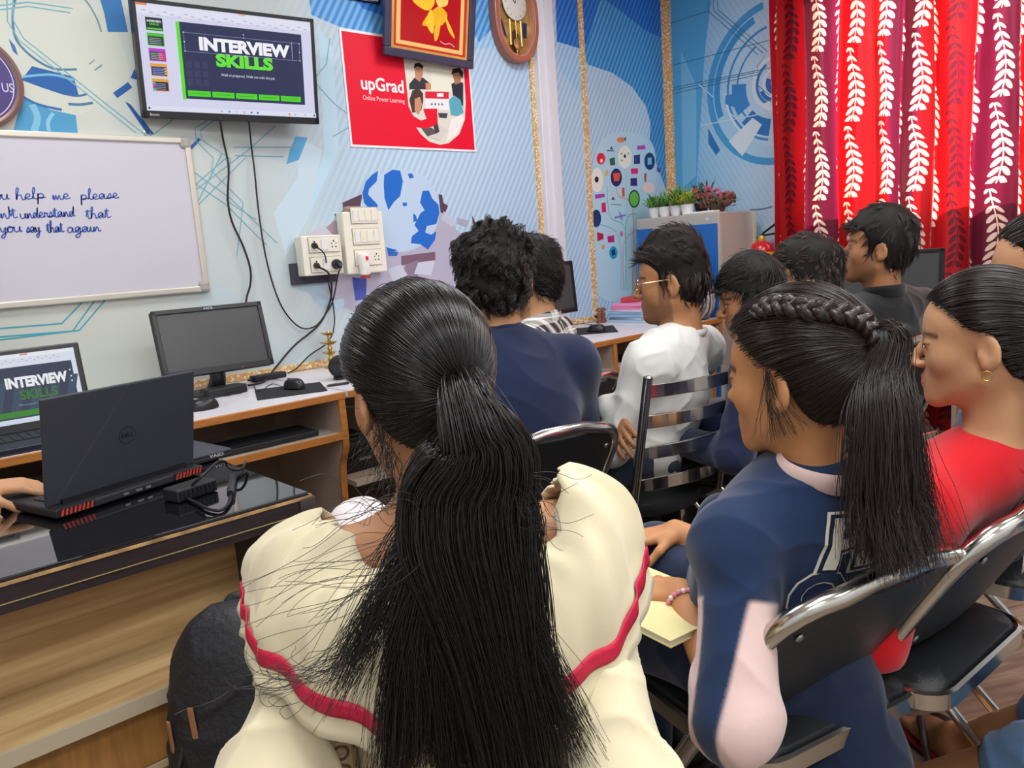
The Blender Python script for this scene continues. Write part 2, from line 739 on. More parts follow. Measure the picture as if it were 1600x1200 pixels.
# left-hand swirls and blocks
for q, c in (([(450, -60), (555, -60), (600, 150), (505, 150), (488, 60)], '#3c78b4'),
             ([(150, 310), (345, 360), (370, 450), (300, 445), (200, 412), (100, 375)], '#2a62a6'),
             ([(105, 460), (240, 515), (355, 540), (365, 625), (60, 620)], '#4f9ac4'),
             ([(600, 385), (620, 410), (550, 460), (530, 435)], '#2a5ea6'),
             ([(585, 475), (612, 490), (724, 630), (690, 630)], '#2458a0'),
             ([(632, 318), (645, 375), (612, 365)], '#2a5ea6'),
             ([(40, 180), (70, 215), (85, 262), (60, 240)], '#3a6db0'),
             ([(930, 645), (942, 655), (900, 700), (888, 690)], '#2f6cb4'),
             ([(1385, 640), (1442, 645), (1400, 750), (1342, 770), (1360, 700)], '#5aa6d4'),
             ([(415, 300), (446, 276), (440, 288), (418, 304)], '#7c8f99'),
             ([(440, 328), (480, 298), (476, 312), (446, 332)], '#7c8f99')):
    pr.poly(C1(q), c)
for pts, wd, c in (([(80, -40), (60, 60), (70, 170), (120, 240), (200, 300), (270, 325), (360, 325)], 0.008, '#4f7f9c'),
                   ([(330, -60), (400, 0), (450, 80), (475, 150)], 0.006, '#6f8f9f'),
                   ([(100, 450), (180, 490), (290, 515)], 0.009, '#2d6ea8'),
                   ([(320, 488), (380, 490), (436, 482)], 0.009, '#4a7aa0'),
                   ([(300, 440), (360, 450), (412, 440)], 0.007, '#3d6c9a'),
                   ([(150, 490), (175, 550), (160, 615)], 0.022, '#7fbcd6'),
                   ([(250, 530), (225, 570), (230, 615)], 0.012, '#8cc4da'),
                   ([(105, 360), (240, 350), (345, 375)], 0.008, '#76b6d2')):
    pr.line(spline(C1(pts), 6), wd, c)
for pts in ([(30, -60), (35, 100), (90, 190), (640, 625)], [(60, -60), (62, 95), (110, 180), (690, 640)], [(-30, 30), (130, 10), (340, 40)],
            [(-30, 50), (130, 30), (330, 60)], [(980, 560), (915, 600), (920, 660), (1000, 740), (990, 800), (1140, 950), (1110, 1200)],
            [(1010, 560), (940, 610), (945, 655), (1080, 745), (1060, 940), (1200, 1030)], [(1290, 590), (1180, 690), (905, 900)], [(1150, 740), (930, 960)],
            [(1060, 740), (900, 880)], [(900, 800), (1080, 930), (1300, 1140)], [(900, 850), (1060, 960), (1250, 1150)], [(1090, 690), (1370, 690), (1400, 665)],
            [(1100, 730), (1330, 735)], [(1480, 390), (1560, 480), (1700, 590)], [(1545, 180), (1530, 300), (1480, 360)],
            [(1560, 640), (1700, 560)], [(720, 1060 - 430), (800, 570), (820, 550)], [(820, 1200), (900, 1000), (1040, 720)]):
    pr.line(C1(pts), 0.0045, '#76aebb')
for pts in ([(-60, 345), (290, 316), (384, 218)], [(-60, 384), (340, 352), (440, 214)], [(-60, 400), (372, 348), (492, 208)]):
    pr.line(C4(pts), 0.0055, '#3fa5b5')
# cracked ground under the globe, globe, arrow
pr.poly(spline(C7([(230, 300), (270, 130), (420, 60), (540, 120), (760, 90), (830, 190), (930, 190), (1100, 330), (1200, 420), (1200, 520), (340, 560)]), 5, True), '#b4b2c6')
for q, c in (([(285, 50), (375, 10), (380, 90), (290, 110)], '#5a4650'), ([(245, 105), (300, 85), (330, 130), (270, 130)], '#6a5862'),
             ([(735, 10), (752, 14), (758, 50), (780, 65), (764, 105), (745, 95)], '#54424e'), ([(890, 105), (930, 190), (905, 215)], '#4c3c48'),
             ([(560, 300), (720, 280), (720, 320), (560, 345)], '#7c5f70'), ([(580, 340), (640, 320), (640, 420), (560, 430)], '#8c7c92'),
             ([(640, 330), (720, 320), (700, 390), (620, 385)], '#c9cede'), ([(500, 360), (560, 340), (590, 390), (520, 420)], '#c4cbdc'),
             ([(820, 120), (880, 135), (870, 165), (825, 150)], '#a9abbe'), ([(760, 90), (815, 130), (800, 165), (750, 130)], '#c0c6d8'),
             ([(180, 190), (250, 130), (290, 180), (240, 230)], '#a48e9c'), ([(95, 205), (200, 160), (240, 200), (130, 240)], '#c4c4d2'),
             ([(490, 255), (548, 275), (540, 300), (500, 300)], '#2f6cc0'), ([(330, 400), (398, 405), (395, 500), (345, 510)], '#4a5bb0')):
    pr.poly(C7(q), c)
pr.poly(spline(C7([(82, 455), (150, 412), (205, 425), (200, 470), (245, 505), (290, 500), (285, 545), (215, 550), (150, 510), (140, 470)]), 3, True), '#b3cddd')
cx, cy, rx, ry = 374, 985, 186, 196
pr.poly(C2([(cx + rx * math.cos(t * PI / 24), cy + ry * math.sin(t * PI / 24)) for t in range(48)]), '#bcd3ea')
for q in ([(300, 820), (340, 795), (375, 800), (388, 850), (375, 920), (345, 948), (320, 985), (302, 930), (298, 870)],
          [(198, 905), (215, 850), (240, 822), (272, 800), (265, 850), (230, 885), (225, 912), (270, 960), (265, 990), (235, 985), (205, 950)],
          [(480, 895), (510, 893), (525, 930), (555, 960), (559, 1000), (545, 1050), (500, 1060), (492, 1090), (520, 1100), (545, 1085), (538, 1125), (505, 1170),
           (488, 1158), (470, 1145), (425, 1140), (430, 1108), (462, 1082), (442, 1055), (470, 1000), (490, 985), (468, 950)],
          [(435, 1000), (450, 1010), (455, 1035), (438, 1042)], [(385, 952), (405, 948), (408, 964), (390, 968)],
          [(306, 1158), (362, 1172), (352, 1178), (318, 1176)], [(410, 815), (430, 812), (440, 832), (420, 838)]):
    pr.poly(C2(q), '#1f6ccb')
# printed icons and their tree of coloured lines
E_ = lambda u, v, rx, ry, c: pr.poly(C6([(u + rx * math.cos(t * PI / 14), v + ry * math.sin(t * PI / 14)) for t in range(28)]), c)
pr.poly(spline(C6([(95, 250), (200, 40), (420, 60), (470, 250), (420, 560), (340, 950), (110, 950)]), 6, True), '#b9dcec')
for k, (pts, c) in enumerate((([(180, 340), (200, 520), (290, 600), (285, 950)], '#6cb8cc'), ([(130, 560), (250, 640), (262, 950)], '#78c0c8'),
                              ([(235, 340), (250, 400), (330, 480), (330, 950)], '#e6806c'), ([(360, 590), (280, 680), (278, 950)], '#e0709c'),
                              ([(340, 470), (345, 950)], '#8fd0d8'), ([(355, 500), (290, 560), (300, 950)], '#58b8a8'), ([(290, 240), (300, 600), (312, 950)], '#8cc8e0'),
                              ([(350, 500), (356, 950)], '#d8a8b8'))):
    pr.line(spline(C6(pts), 5), 0.006, c)
for u, v, rx, ry, c in ((285, 170, 40, 66, '#eef0e2'), (285, 165, 7, 11, '#20304c'), (268, 190, 5, 6, '#8a9c5c'), (305, 150, 5, 6, '#8a9c5c'), (265, 150, 5, 6, '#8a9c5c'),
                       (122, 305, 36, 72, '#f0efe6'), (120, 302, 12, 18, '#1c2430'), (235, 290, 33, 53, '#2c2a66'), (430, 195, 31, 51, '#1d3f73'),
                       (340, 415, 33, 53, '#1c4a46'), (340, 415, 26, 43, '#6cc04a'), (218, 730, 24, 37, '#2a9cc8'), (425, 350, 36, 30, '#f4d8d4'), (118, 530, 28, 52, '#1c3a70'),
                       (145, 180, 25, 34, '#e0263c'), (148, 192, 8, 12, '#f4d8d8'), (262, 70, 24, 16, '#e0884c'), (265, 620, 9, 16, '#d070b0'),
                       (178, 265, 10, 17, '#d8c060'), (158, 697, 9, 15, '#e8a060')):
    E_(u, v, rx, ry, c)
for q, c in (([(215, 265), (258, 262), (252, 310), (222, 312)], '#e4583c'), ([(320, 238), (362, 236), (362, 268), (322, 270)], '#e01c78'),
             ([(318, 295), (355, 292), (358, 340), (318, 340)], '#3a2c72'), ([(148, 440), (172, 436), (176, 492), (150, 496)], '#d81c74'),
             ([(110, 390), (165, 384), (168, 404), (112, 416)], '#a83cb0'), ([(182, 635), (222, 628), (224, 668), (186, 672)], '#c82080'),
             ([(122, 610), (160, 620), (160, 650), (124, 664)], '#b82450'), ([(356, 105), (402, 100), (408, 124), (358, 128)], '#b84cc0'),
             ([(338, 160), (374, 155), (374, 210), (338, 212)], '#343c80'), ([(194, 180), (226, 172), (228, 218), (200, 220)], '#2c6c50'),
             ([(268, 350), (282, 350), (284, 400), (270, 404)], '#d84c34'), ([(180, 130), (222, 130), (222, 136), (180, 136)], '#385c74'),
             ([(206, 105), (216, 125), (198, 125)], '#2c4c5c'), ([(418, 175), (442, 173), (442, 214), (418, 216)], '#7cc8e4'), ([(205, 720), (225, 705), (230, 740), (212, 750)], '#14406c'),
             ([(222, 520), (286, 505), (290, 515), (226, 532)], '#7c84c8'), ([(250, 485), (262, 500), (272, 545), (258, 530)], '#7c84c8'),
             ([(204, 445), (262, 448), (262, 453), (204, 450)], '#4ca08c'), ([(205, 420), (215, 400), (228, 422)], '#2c5c64'),
             ([(398, 270), (412, 262), (408, 318), (400, 314)], '#c03040'), ([(472, 230), (494, 240), (488, 262), (474, 256)], '#6c4c94'),
             ([(280, 60), (292, 52), (290, 80)], '#30406c')):
    pr.poly(C6(q), c)
mural = pr.build('mural_print', wall_tv)

# ---- mural on the window wall
def sw(px, py):
    p = on_x(px, py, XW)
    return (p[1], p[2])


SW = lambda pts: [sw(1000 + a / 3.75, b / 3.75) for a, b in pts]
ps = Print((XW, 0, 0), (0, 1, 0), (0, 0, 1), (-1, 0, 0), lift=.0002, step=.00002)
ps.poly(SW([(180, -100), (430, -100), (380, 300), (330, 1100), (205, 1100)]), '#5aaadb')
ps.poly(SW([(330, 1030), (250, 1100), (240, 300), (330, 500)]), '#7cbfe4')
cu, cv = sw(1213, 128)
rz = lambda k: abs(sw(1213, 128 + k)[1] - cv)
for r0, r1, a0, a1, c in ((124, 136, -90, 80, '#4a9fd6'), (104, 124, -90, -5, '#a9d2ec'), (110, 122, -20, 70, '#3f97d2'), (92, 96, -80, 80, '#3a8fcc'),
                          (74, 77, -75, 60, '#3683c0'), (60, 88, -80, -40, '#3079c0'), (58, 86, -30, 8, '#3c88cc'), (40, 46, -90, 90, '#d8e8f2'),
                          (34, 39, -60, 60, '#3a80c0'), (22, 26, -80, 80, '#dfeaf2'), (26, 33, -70, -20, '#2f74bc'), (10, 20, -90, 30, '#2f74bc'),
                          (97, 100, -60, 0, '#dcecf6')):
    ps.ring(cu, cv, rz(r0) * 0.95, rz(r1) * 0.95, c, a0, a1)
for q, c in (([(520, 830), (660, 690), (715, 730), (600, 915)], '#d6e6f0'), ([(400, 750), (470, 880), (445, 910), (400, 840)], '#2f78bc'),
             ([(720, 610), (760, 590), (760, 650), (730, 640)], '#e0eaf2'), ([(500, 560), (600, 540), (590, 640), (500, 610)], '#3d8acb')):
    ps.poly(SW(q), c)
for pts in ([(400, -60), (400, 65), (690, 320)], [(430, -60), (430, 60), (720, 310)], [(455, -60), (455, 55), (745, 300), (690, 390), (690, 500), (760, 560)],
            [(185, 385), (800, 225)], [(190, 515), (800, 390)], [(190, 530), (700, 420)], [(190, 550), (700, 435)], [(185, 135), (400, 65)]):
    ps.line(SW(pts), 0.004, '#35688c')
for pts in ([(360, 735), (780, 655)], [(495, 635), (560, 690)], [(340, 490), (430, 570)]):
    ps.line(SW(pts), 0.006, '#c9e2f0')
mural2 = ps.build('mural_print', wall_side)

# ---- pillar and patterned gold trim
m_pil = mat('pillar_white', '#dcdfe6', 0.6)
m_gold = mat('gold_braid', '#d9b06c', 0.45)
g = NT(m_gold)
co, x, y, z = g.coord('Object')
vo = g.new('ShaderNodeTexVoronoi')
vo.inputs['Scale'].default_value = 75
g.L.new(co, vo.inputs['Vector'])
g.L.new(g.mix(g.smooth(vo.outputs['Distance'], 0.2, 0.6), lin('#f6ead0'), lin('#d6a868')), g.N['Principled BSDF'].inputs['Base Color'])
structure('pillar', MB().box((3.265, YW - 0.05, 0), (3.405, YW, ZC), m_pil, bevel=0.006).box((3.325, YW - 0.062, 0), (3.345, YW - 0.048, ZC), m_pil))
for n, (x0, x1, z0, z1, dy) in enumerate(((3.235, 3.265, 0.77, ZC, 0.012), (3.405, 3.44, 0.77, ZC, 0.012), (3.665, 3.7, 0.77, ZC, 0.012),
                                          (3.40, 3.7, 0.752, 0.785, 0.012), (1.1, 3.27, 0.752, 0.782, 0.012))):
    structure('trim_%d' % (n + 1), MB().box((x0, YW - dy, z0), (x1, YW, z1), m_gold))
structure('trim_6', MB().box((XW - 0.045, YW - 0.012, 0.77), (XW, YW, ZC), m_gold).box((XW - 0.012, YW - 0.045, 0.77), (XW, YW - 0.012, ZC), m_gold))

# ---- curtain in front of the window
m_cur = bpy.data.materials.new('curtain_satin')
m_cur.use_nodes = True
g = NT(m_cur)
uvn = g.new('ShaderNodeUVMap')
sp = g.new('ShaderNodeSeparateXYZ')
g.L.new(uvn.outputs[0], sp.inputs[0])
U, Vv = sp.outputs[0], sp.outputs[1]           # metres of cloth across and down
CW, CH = 0.15, 0.40                           # sprig column spacing and length
col_i = g.math('FLOOR', g.math('DIVIDE', U, CW))
odd = g.math('MODULO', col_i, 2.0)
par = g.math('MULTIPLY', odd, 0.47)
vv = g.math('ADD', g.math('DIVIDE', Vv, CH), par)
fy = g.math('FRACT', vv)
fx = g.math('SUBTRACT', g.math('MULTIPLY', g.math('FRACT', g.math('DIVIDE', U, CW)), CW), CW / 2)
bend = g.math('MULTIPLY', g.math('SINE', g.math('MULTIPLY', g.math('SUBTRACT', fy, 0.25), 4.2)), 0.024)
sx = g.math('SUBTRACT', fx, bend)
ax = g.math('ABSOLUTE', sx)
size = g.math('ADD', 0.55, g.math('MULTIPLY', g.smooth(fy, 0.0, 0.55), 0.45))
NL = 9.0
ly = g.math('MULTIPLY', g.math('SUBTRACT', g.math('FRACT', g.math('MULTIPLY', fy, NL)), 0.5), CH / NL)
# leaf axis rises outward at about 50 degrees
a_, b_ = math.cos(math.radians(52)), math.sin(math.radians(52))
qx = g.math('SUBTRACT', ax, g.math('MULTIPLY', size, 0.023))
e1 = g.math('ADD', g.math('MULTIPLY', qx, a_), g.math('MULTIPLY', ly, b_))
e2 = g.math('SUBTRACT', g.math('MULTIPLY', ly, a_), g.math('MULTIPLY', qx, b_))
ell = g.math('ADD', g.math('POWER', g.math('ABSOLUTE', g.math('DIVIDE', e1, g.math('MULTIPLY', size, 0.029))), 2.0),
             g.math('POWER', g.math('ABSOLUTE', g.math('DIVIDE', e2, g.math('MULTIPLY', size, 0.0115))), 1.6))
leaf = g.math('LESS_THAN', ell, 1.0)
stem = g.math('LESS_THAN', ax, 0.0028)
leafstem = g.math('MAXIMUM', leaf, stem)
inr = g.math('MULTIPLY', g.math('GREATER_THAN', fy, 0.03), g.math('LESS_THAN', fy, 0.97))
sprig = g.math('MULTIPLY', leafstem, inr)
dark = g.math('COMPARE', g.math('MODULO', col_i, 5.0), 1.0, 0.1)
plum = g.math('GREATER_THAN', g.math('FRACT', g.math('MULTIPLY', g.math('ADD', U, 0.05), 1.35)), 0.62)  # plum bands: shade of doubled folds painted into the red cloth colour
ground = g.mix(plum, lin('#c01018'), lin('#6a1030'))
leafc = g.mix(dark, lin('#f2d9c6'), lin('#6c0f28'))
colr = g.mix(sprig, ground, leafc)
out = g.N['Material Output']
pb = g.N['Principled BSDF']
pb.inputs['Roughness'].default_value = 0.42
pb.inputs['Sheen Weight'].default_value = 0.2
g.L.new(colr, pb.inputs['Base Color'])
tr = g.new('ShaderNodeBsdfTranslucent')
g.L.new(colr, tr.inputs[0])
mx = g.new('ShaderNodeMixShader')
lay = g.new('ShaderNodeTexNoise', noise_dimensions='1D')
lay.inputs['Scale'].default_value = 6.0
g.L.new(U, lay.inputs['W'])
g.L.new(g.math('ADD', 0.25, g.math('MULTIPLY', g.smooth(lay.outputs[0], .38, .62), .5)), mx.inputs[0])
g.L.new(pb.outputs[0], mx.inputs[1])
g.L.new(tr.outputs[0], mx.inputs[2])
g.L.new(mx.outputs[0], out.inputs[0])

XC = 4.36
NU, NVv = 420, 60
Y0c, Y1c = 2.425, 0.2
rows = []
arc = [0.0]
prof = []
for i in range(NU + 1):
    t = i / NU
    y_ = Y0c + (Y1c - Y0c) * t
    ph = t * 13.2 * 2 * PI + 0.8 * math.sin(t * 19.0) + 1.1
    x_ = XC + 0.048 * math.sin(ph) + 0.015 * math.sin(2 * ph + 1.0 + 3 * t) + 0.008 * math.sin(t * 31)
    y_ += 0.012 * math.cos(ph)
    prof.append((x_, y_))
    if i:
        arc.append(arc[-1] + math.hypot(prof[i][0] - prof[i - 1][0], prof[i][1] - prof[i - 1][1]))
verts, faces, uvs = [], [], []
for j in range(NVv + 1):
    z_ = 0.12 + (2.78 - 0.12) * j / NVv
    for i, (x_, y_) in enumerate(prof):
        k = 1.0 + 0.16 * math.sin(z_ * 2.1 + i * 0.05)
        verts.append((XC + (x_ - XC) * k, y_ + 0.01 * math.sin(z_ * 3 + i * 0.11), z_))
        uvs.append((arc[i], 2.78 - z_))
for j in range(NVv):
    for i in range(NU):
        a = j * (NU + 1) + i
        faces.append((a, a + 1, a + NU + 2, a + NU + 1))
me = bpy.data.meshes.new('curtain')
me.from_pydata(verts, [], faces)
uvl = me.uv_layers.new(name='UVMap')
li = np.empty(len(me.loops), np.int32)
me.loops.foreach_get('vertex_index', li)
uvl.data.foreach_set('uv', np.array(uvs, np.float32)[li].ravel())
me.materials.append(m_cur)
me.polygons.foreach_set('use_smooth', [True] * len(faces))
cur = link_mesh('curtain', me)
tag(cur, 'floor length red curtain, its shaded folds coloured plum, printed with pale leaf sprigs over the window', 'curtain')
# ------------------------------------------------------------------ things on the television wall
m_blk = mat('black_plastic', '#17181b', 0.35)
m_blk_matt = mat('black_matt_plastic', '#1d1e22', 0.6)
m_chrome = mat('chrome', '#d8d8d4', 0.12, metal=1.0)
m_alu = mat('aluminium_rail', '#d6d2c4', 0.35, metal=0.4)
m_cream = mat('cream_switch_plastic', '#ebe7d6', 0.4)
m_wht = mat('white_plastic', '#f0efea', 0.4)
m_rubber = mat('black_cable_rubber', '#141416', 0.55)


class Frame:
    """a local frame in the room: origin, right, up, out"""
    def __init__(s, c, yaw=0.0, tilt=0.0, roll=0.0):
        ux = np.array([math.cos(yaw), math.sin(yaw), 0])
        n = np.array([math.sin(yaw), -math.cos(yaw), 0])
        uz = np.array([0, 0, 1.0])
        v = uz * math.cos(tilt) + n * math.sin(tilt)
        n2 = n * math.cos(tilt) - uz * math.sin(tilt)
        s.u = ux * math.cos(roll) + v * math.sin(roll)
        s.v = -ux * math.sin(roll) + v * math.cos(roll)
        s.n = n2
        s.c = np.array(c, float)

    def __call__(s, p):
        return s.c + s.u * p[0] + s.v * p[1] + s.n * p[2]

    def uv(s, px, py, d=0.0):
        r = ray(px, py)
        c = s.c + s.n * d
        t = (c - EYE).dot(s.n) / r.dot(s.n)
        q = EYE + r * t - c
        return (q.dot(s.u), q.dot(s.v))

    def print(s, d=0.0, **k):
        return Print(s.c + s.n * d, s.u, s.v, s.n, **k)


# ---- television
F = Frame((1.455, 3.135, 2.022), -0.111, 0.13, 0.0)
TWd, TH = 0.705, 0.418
tv = thing('wall_television', 'wall-mounted flat television showing an interview skills slide', 'television', F((0, 0, -0.02)))
MB().box((-TWd / 2, -TH / 2, -0.045), (TWd / 2, TH / 2, 0.0), m_blk, F).build('housing', tv, bevel=0.004)
b = MB()
e = 0.014
for lo, hi in (((-TWd / 2, TH / 2 - e, 0), (TWd / 2, TH / 2, 0.006)), ((-TWd / 2, -TH / 2, 0), (TWd / 2, -TH / 2 + 0.026, 0.006)),
               ((-TWd / 2, -TH / 2, 0), (-TWd / 2 + e, TH / 2, 0.006)), ((TWd / 2 - e, -TH / 2, 0), (TWd / 2, TH / 2, 0.006))):
    b.box(lo, hi, m_blk, F)
bz = b.build('bezel', tv)
pq = F.print(0.007)
pq.text('Booric', -TWd / 2 + 0.022, -TH / 2 + 0.008, 0.009, '#c9c9cc', 0.01)
pq.build('logo_print', bz)
pq = F.print(0.007)
pq.text('Booric', TWd / 2 - 0.05, TH / 2 - 0.009, 0.005, '#8a8a8c')
pq.build('logo_print', bz)
sc = F.print(0.001, emit=0.95)
V = lambda pts: [F.uv(a / 3, c / 3) for a, c in pts]
W2, H2 = TWd / 2 - e, TH / 2
sc.rect(-W2, -H2 + 0.026, W2, H2 - e, '#d5d6ef')
sc.rect(-W2, H2 - 0.05, W2, H2 - e, '#e2e2f4')
sc.rect(-W2, H2 - 0.022, -W2 + 0.04, H2 - e, '#e8855c')
for k in range(26):
    u = -W2 + 0.02 + k * 0.025
    sc.rect(u, H2 - 0.040 - 0.006 * (k % 3), u + 0.014, H2 - 0.037 - 0.006 * (k % 3), '#a9adcb')
sc.rect(0.04, H2 - 0.020, 0.068, H2 - e - 0.001, '#ecaa88')
slide = V([(822, 100), (1410, 176), (1440, 500), (868, 462)])
sl_u0, sl_u1 = slide[0][0] + 0.002, slide[1][0]
sl_v0, sl_v1 = slide[2][1] + 0.006, slide[0][1]
sc.rect(sl_u0, sl_v0, sl_u1, sl_v1, '#2b3154')
sc.rect(sl_u0 - 0.003, sl_v0 - 0.004, sl_u0 + 0.010, sl_v1, '#5fdf2c')
for k in range(3):
    for j in range(3):
        sc.rect(sl_u0 + 0.02 + k * 0.03, sl_v0 + 0.05 + j * 0.032, sl_u0 + 0.042 + k * 0.03, sl_v0 + 0.074 + j * 0.032, '#353c5e')
wS = sl_u1 - sl_u0
cu_ = (sl_u0 + sl_u1) / 2 + 0.008
sc.text('INTERVIEW', cu_, sl_v1 - 0.092, 0.043, '#f4f4fb', 0.055, 'CENTER', width=wS * 0.735)
sc.text('SKILLS', cu_ - 0.005, sl_v1 - 0.147, 0.043, '#6be53a', 0.055, 'CENTER', width=wS * 0.465)
sc.text('Walk in prepared. Walk out with the job.', cu_ + 0.005, sl_v1 - 0.184, 0.0095, '#dfe2f2', 0.004, 'CENTER', 0.25, width=wS * 0.44)
bu0, bu1, bv0, bv1 = sl_u0 + 0.022, sl_u1 - 0.012, sl_v1 - 0.103, sl_v1 - 0.036
for q in ([(bu0, bv0), (bu1, bv0)], [(bu0, bv1), (bu1, bv1)], [(bu0, bv0), (bu0, bv1)], [(bu1, bv0), (bu1, bv1)]):
    sc.line(q, 0.0011, '#9aa6d8')
for u in (bu0, (bu0 + bu1) / 2, bu1):
    for v in (bv0, (bv0 + bv1) / 2, bv1):
        sc.disc(u, v, 0.0022, '#e8ecfa', n=10)
sc.disc((bu0 + bu1) / 2, bv1 + 0.012, 0.0024, '#e8ecfa', n=10)
sc.rect(bu1 - 0.033, bv0 + 0.003, bu1 - 0.0318, bv1 + 0.004, '#dfe6ff')
for k in range(5):
    u = sl_u0 + 0.017 + k * (wS - 0.03) / 5
    sc.rect(u, sl_v0 + 0.010, u + (wS - 0.03) / 5 - 0.006, sl_v0 + 0.031, '#4fd428')
    sc.rect(u + 0.012, sl_v0 + 0.0195, u + (wS - 0.03) / 5 - 0.02, sl_v0 + 0.0215, '#2f8f22')
tu0, tu1 = -W2 + 0.028, -W2 + 0.088
for k, (c1, c2, c3) in enumerate((('#23302e', '#4bd22a', '#f0f0f4'), ('#49c231', '#31483c', '#2f4a3a'), ('#c03ad0', '#3c5a48', '#d43c72'), ('#eaa23a', '#223884', '#e2b848'), ('#e8a23a', '#24284a', '#3ca0c8'))):
    v = sl_v1 + 0.004 - k * 0.0535
    sc.rect(tu0, v - 0.045, tu1, v, c1)
    sc.rect(tu0 + 0.003, v - 0.042, tu1 - 0.003, v - 0.011, c2 if k else '#23302e')
    if k == 0:
        sc.text('INTERVIEW', (tu0 + tu1) / 2, v - 0.016, 0.007, c3, 0.03, 'CENTER', width=0.05)
        sc.text('SKILLS', (tu0 + tu1) / 2, v - 0.026, 0.007, c2, 0.03, 'CENTER', width=0.034)
        sc.rect(tu0 + 0.003, v - 0.042, tu1 - 0.003, v - 0.036, c2)
    else:
        sc.rect((tu0 + tu1) / 2 + (0.004 if k > 1 else 0.001), v - 0.040, tu1 - 0.004, v - 0.014, c3 if k in (2,) else ('#2a4034' if k == 1 else c3 if k == 3 and False else c2))
        for j in range(4):
            sc.rect(tu0 + 0.007, v - 0.018 - j * 0.006, tu1 - 0.012, v - 0.0195 - j * 0.006, '#b8c0d8')
        if k == 3:
            for j in range(3):
                sc.rect(tu1 - 0.011, v - 0.02 - j * 0.009, tu1 - 0.003, v - 0.014 - j * 0.009, c3)
        if k == 4:
            for j, cc in enumerate(('#2fb0d8', '#d83c9c', '#7c48d0', '#2fc0a8')):
                sc.rect(tu0 + 0.003, v - 0.019 - j * 0.008, tu0 + 0.012, v - 0.012 - j * 0.008, cc)
sc.rect(-W2, -H2 + 0.026, W2, -H2 + 0.044, '#dfe0f2')
for u, c in ((-0.33, '#30303c'), (-0.06, '#b8bcd8'), (-0.03, '#2fa4dc'), (0.0, '#c8c8e4'), (0.03, '#b0b4d4'), (0.06, '#2f7cd8'), (0.085, '#2f68c8'), (0.22, '#e8745c'), (0.245, '#b4b8d4'), (0.29, '#b4b8d4'), (0.33, '#4c5068')):
    sc.disc(u, -H2 + 0.035, 0.0042, c, n=12)
sc.build('screen', tv)
b = MB()
b.box((-0.14, -0.10, -0.20), (0.14, 0.10, -0.045), m_blk_matt, lambda p: F(p) if p[2] > -0.1 else np.array([*F((p[0], p[1], 0))[:1], YW - 0.001, F((p[0], p[1], -0.1))[2]]))
b.build('wall_bracket', tv)

# ---- whiteboard with handwriting
WX1, WZ0_, WZ1_ = 1.284, 1.142, 1.752
wb = thing('whiteboard', 'white wipe board with blue handwriting in an aluminium frame', 'whiteboard', (0.6, YW - 0.02, WZ0_))
MB().box((-0.2, YW - 0.016, WZ0_ + 0.01), (WX1 - 0.01, YW, WZ1_ - 0.01), mat('whiteboard_enamel', '#cbcad4', 0.28, spec=0.4)).build('panel', wb)
b = MB()
b.box((-0.2, YW - 0.024, WZ1_ - 0.024), (WX1, YW, WZ1_), m_alu)
b.box((-0.2, YW - 0.024, WZ0_), (WX1, YW, WZ0_ + 0.024), m_alu)
b.box((WX1 - 0.024, YW - 0.024, WZ0_), (WX1, YW, WZ1_), m_alu)
b.build('frame', wb, bevel=0.005)
m_corner = mat('grey_corner_cap', '#a6a49b', 0.5)
for zz in (WZ0_ - 0.003, WZ1_ - 0.043):
    MB().box((WX1 - 0.043, YW - 0.027, zz), (WX1 + 0.003, YW - 0.001, zz + 0.046), m_corner, bevel=0.012).build('corner_cap', wb)
b = MB()
hx = tw(228, 207)
b.tube([(hx[0] + 0.012 * math.cos(a * PI / 8), YW - 0.012, WZ1_ + 0.008 + 0.014 * math.sin(a * PI / 8)) for a in range(-2, 11)], 0.002, m_chrome, 6)
b.build('hanging_hook', wb)
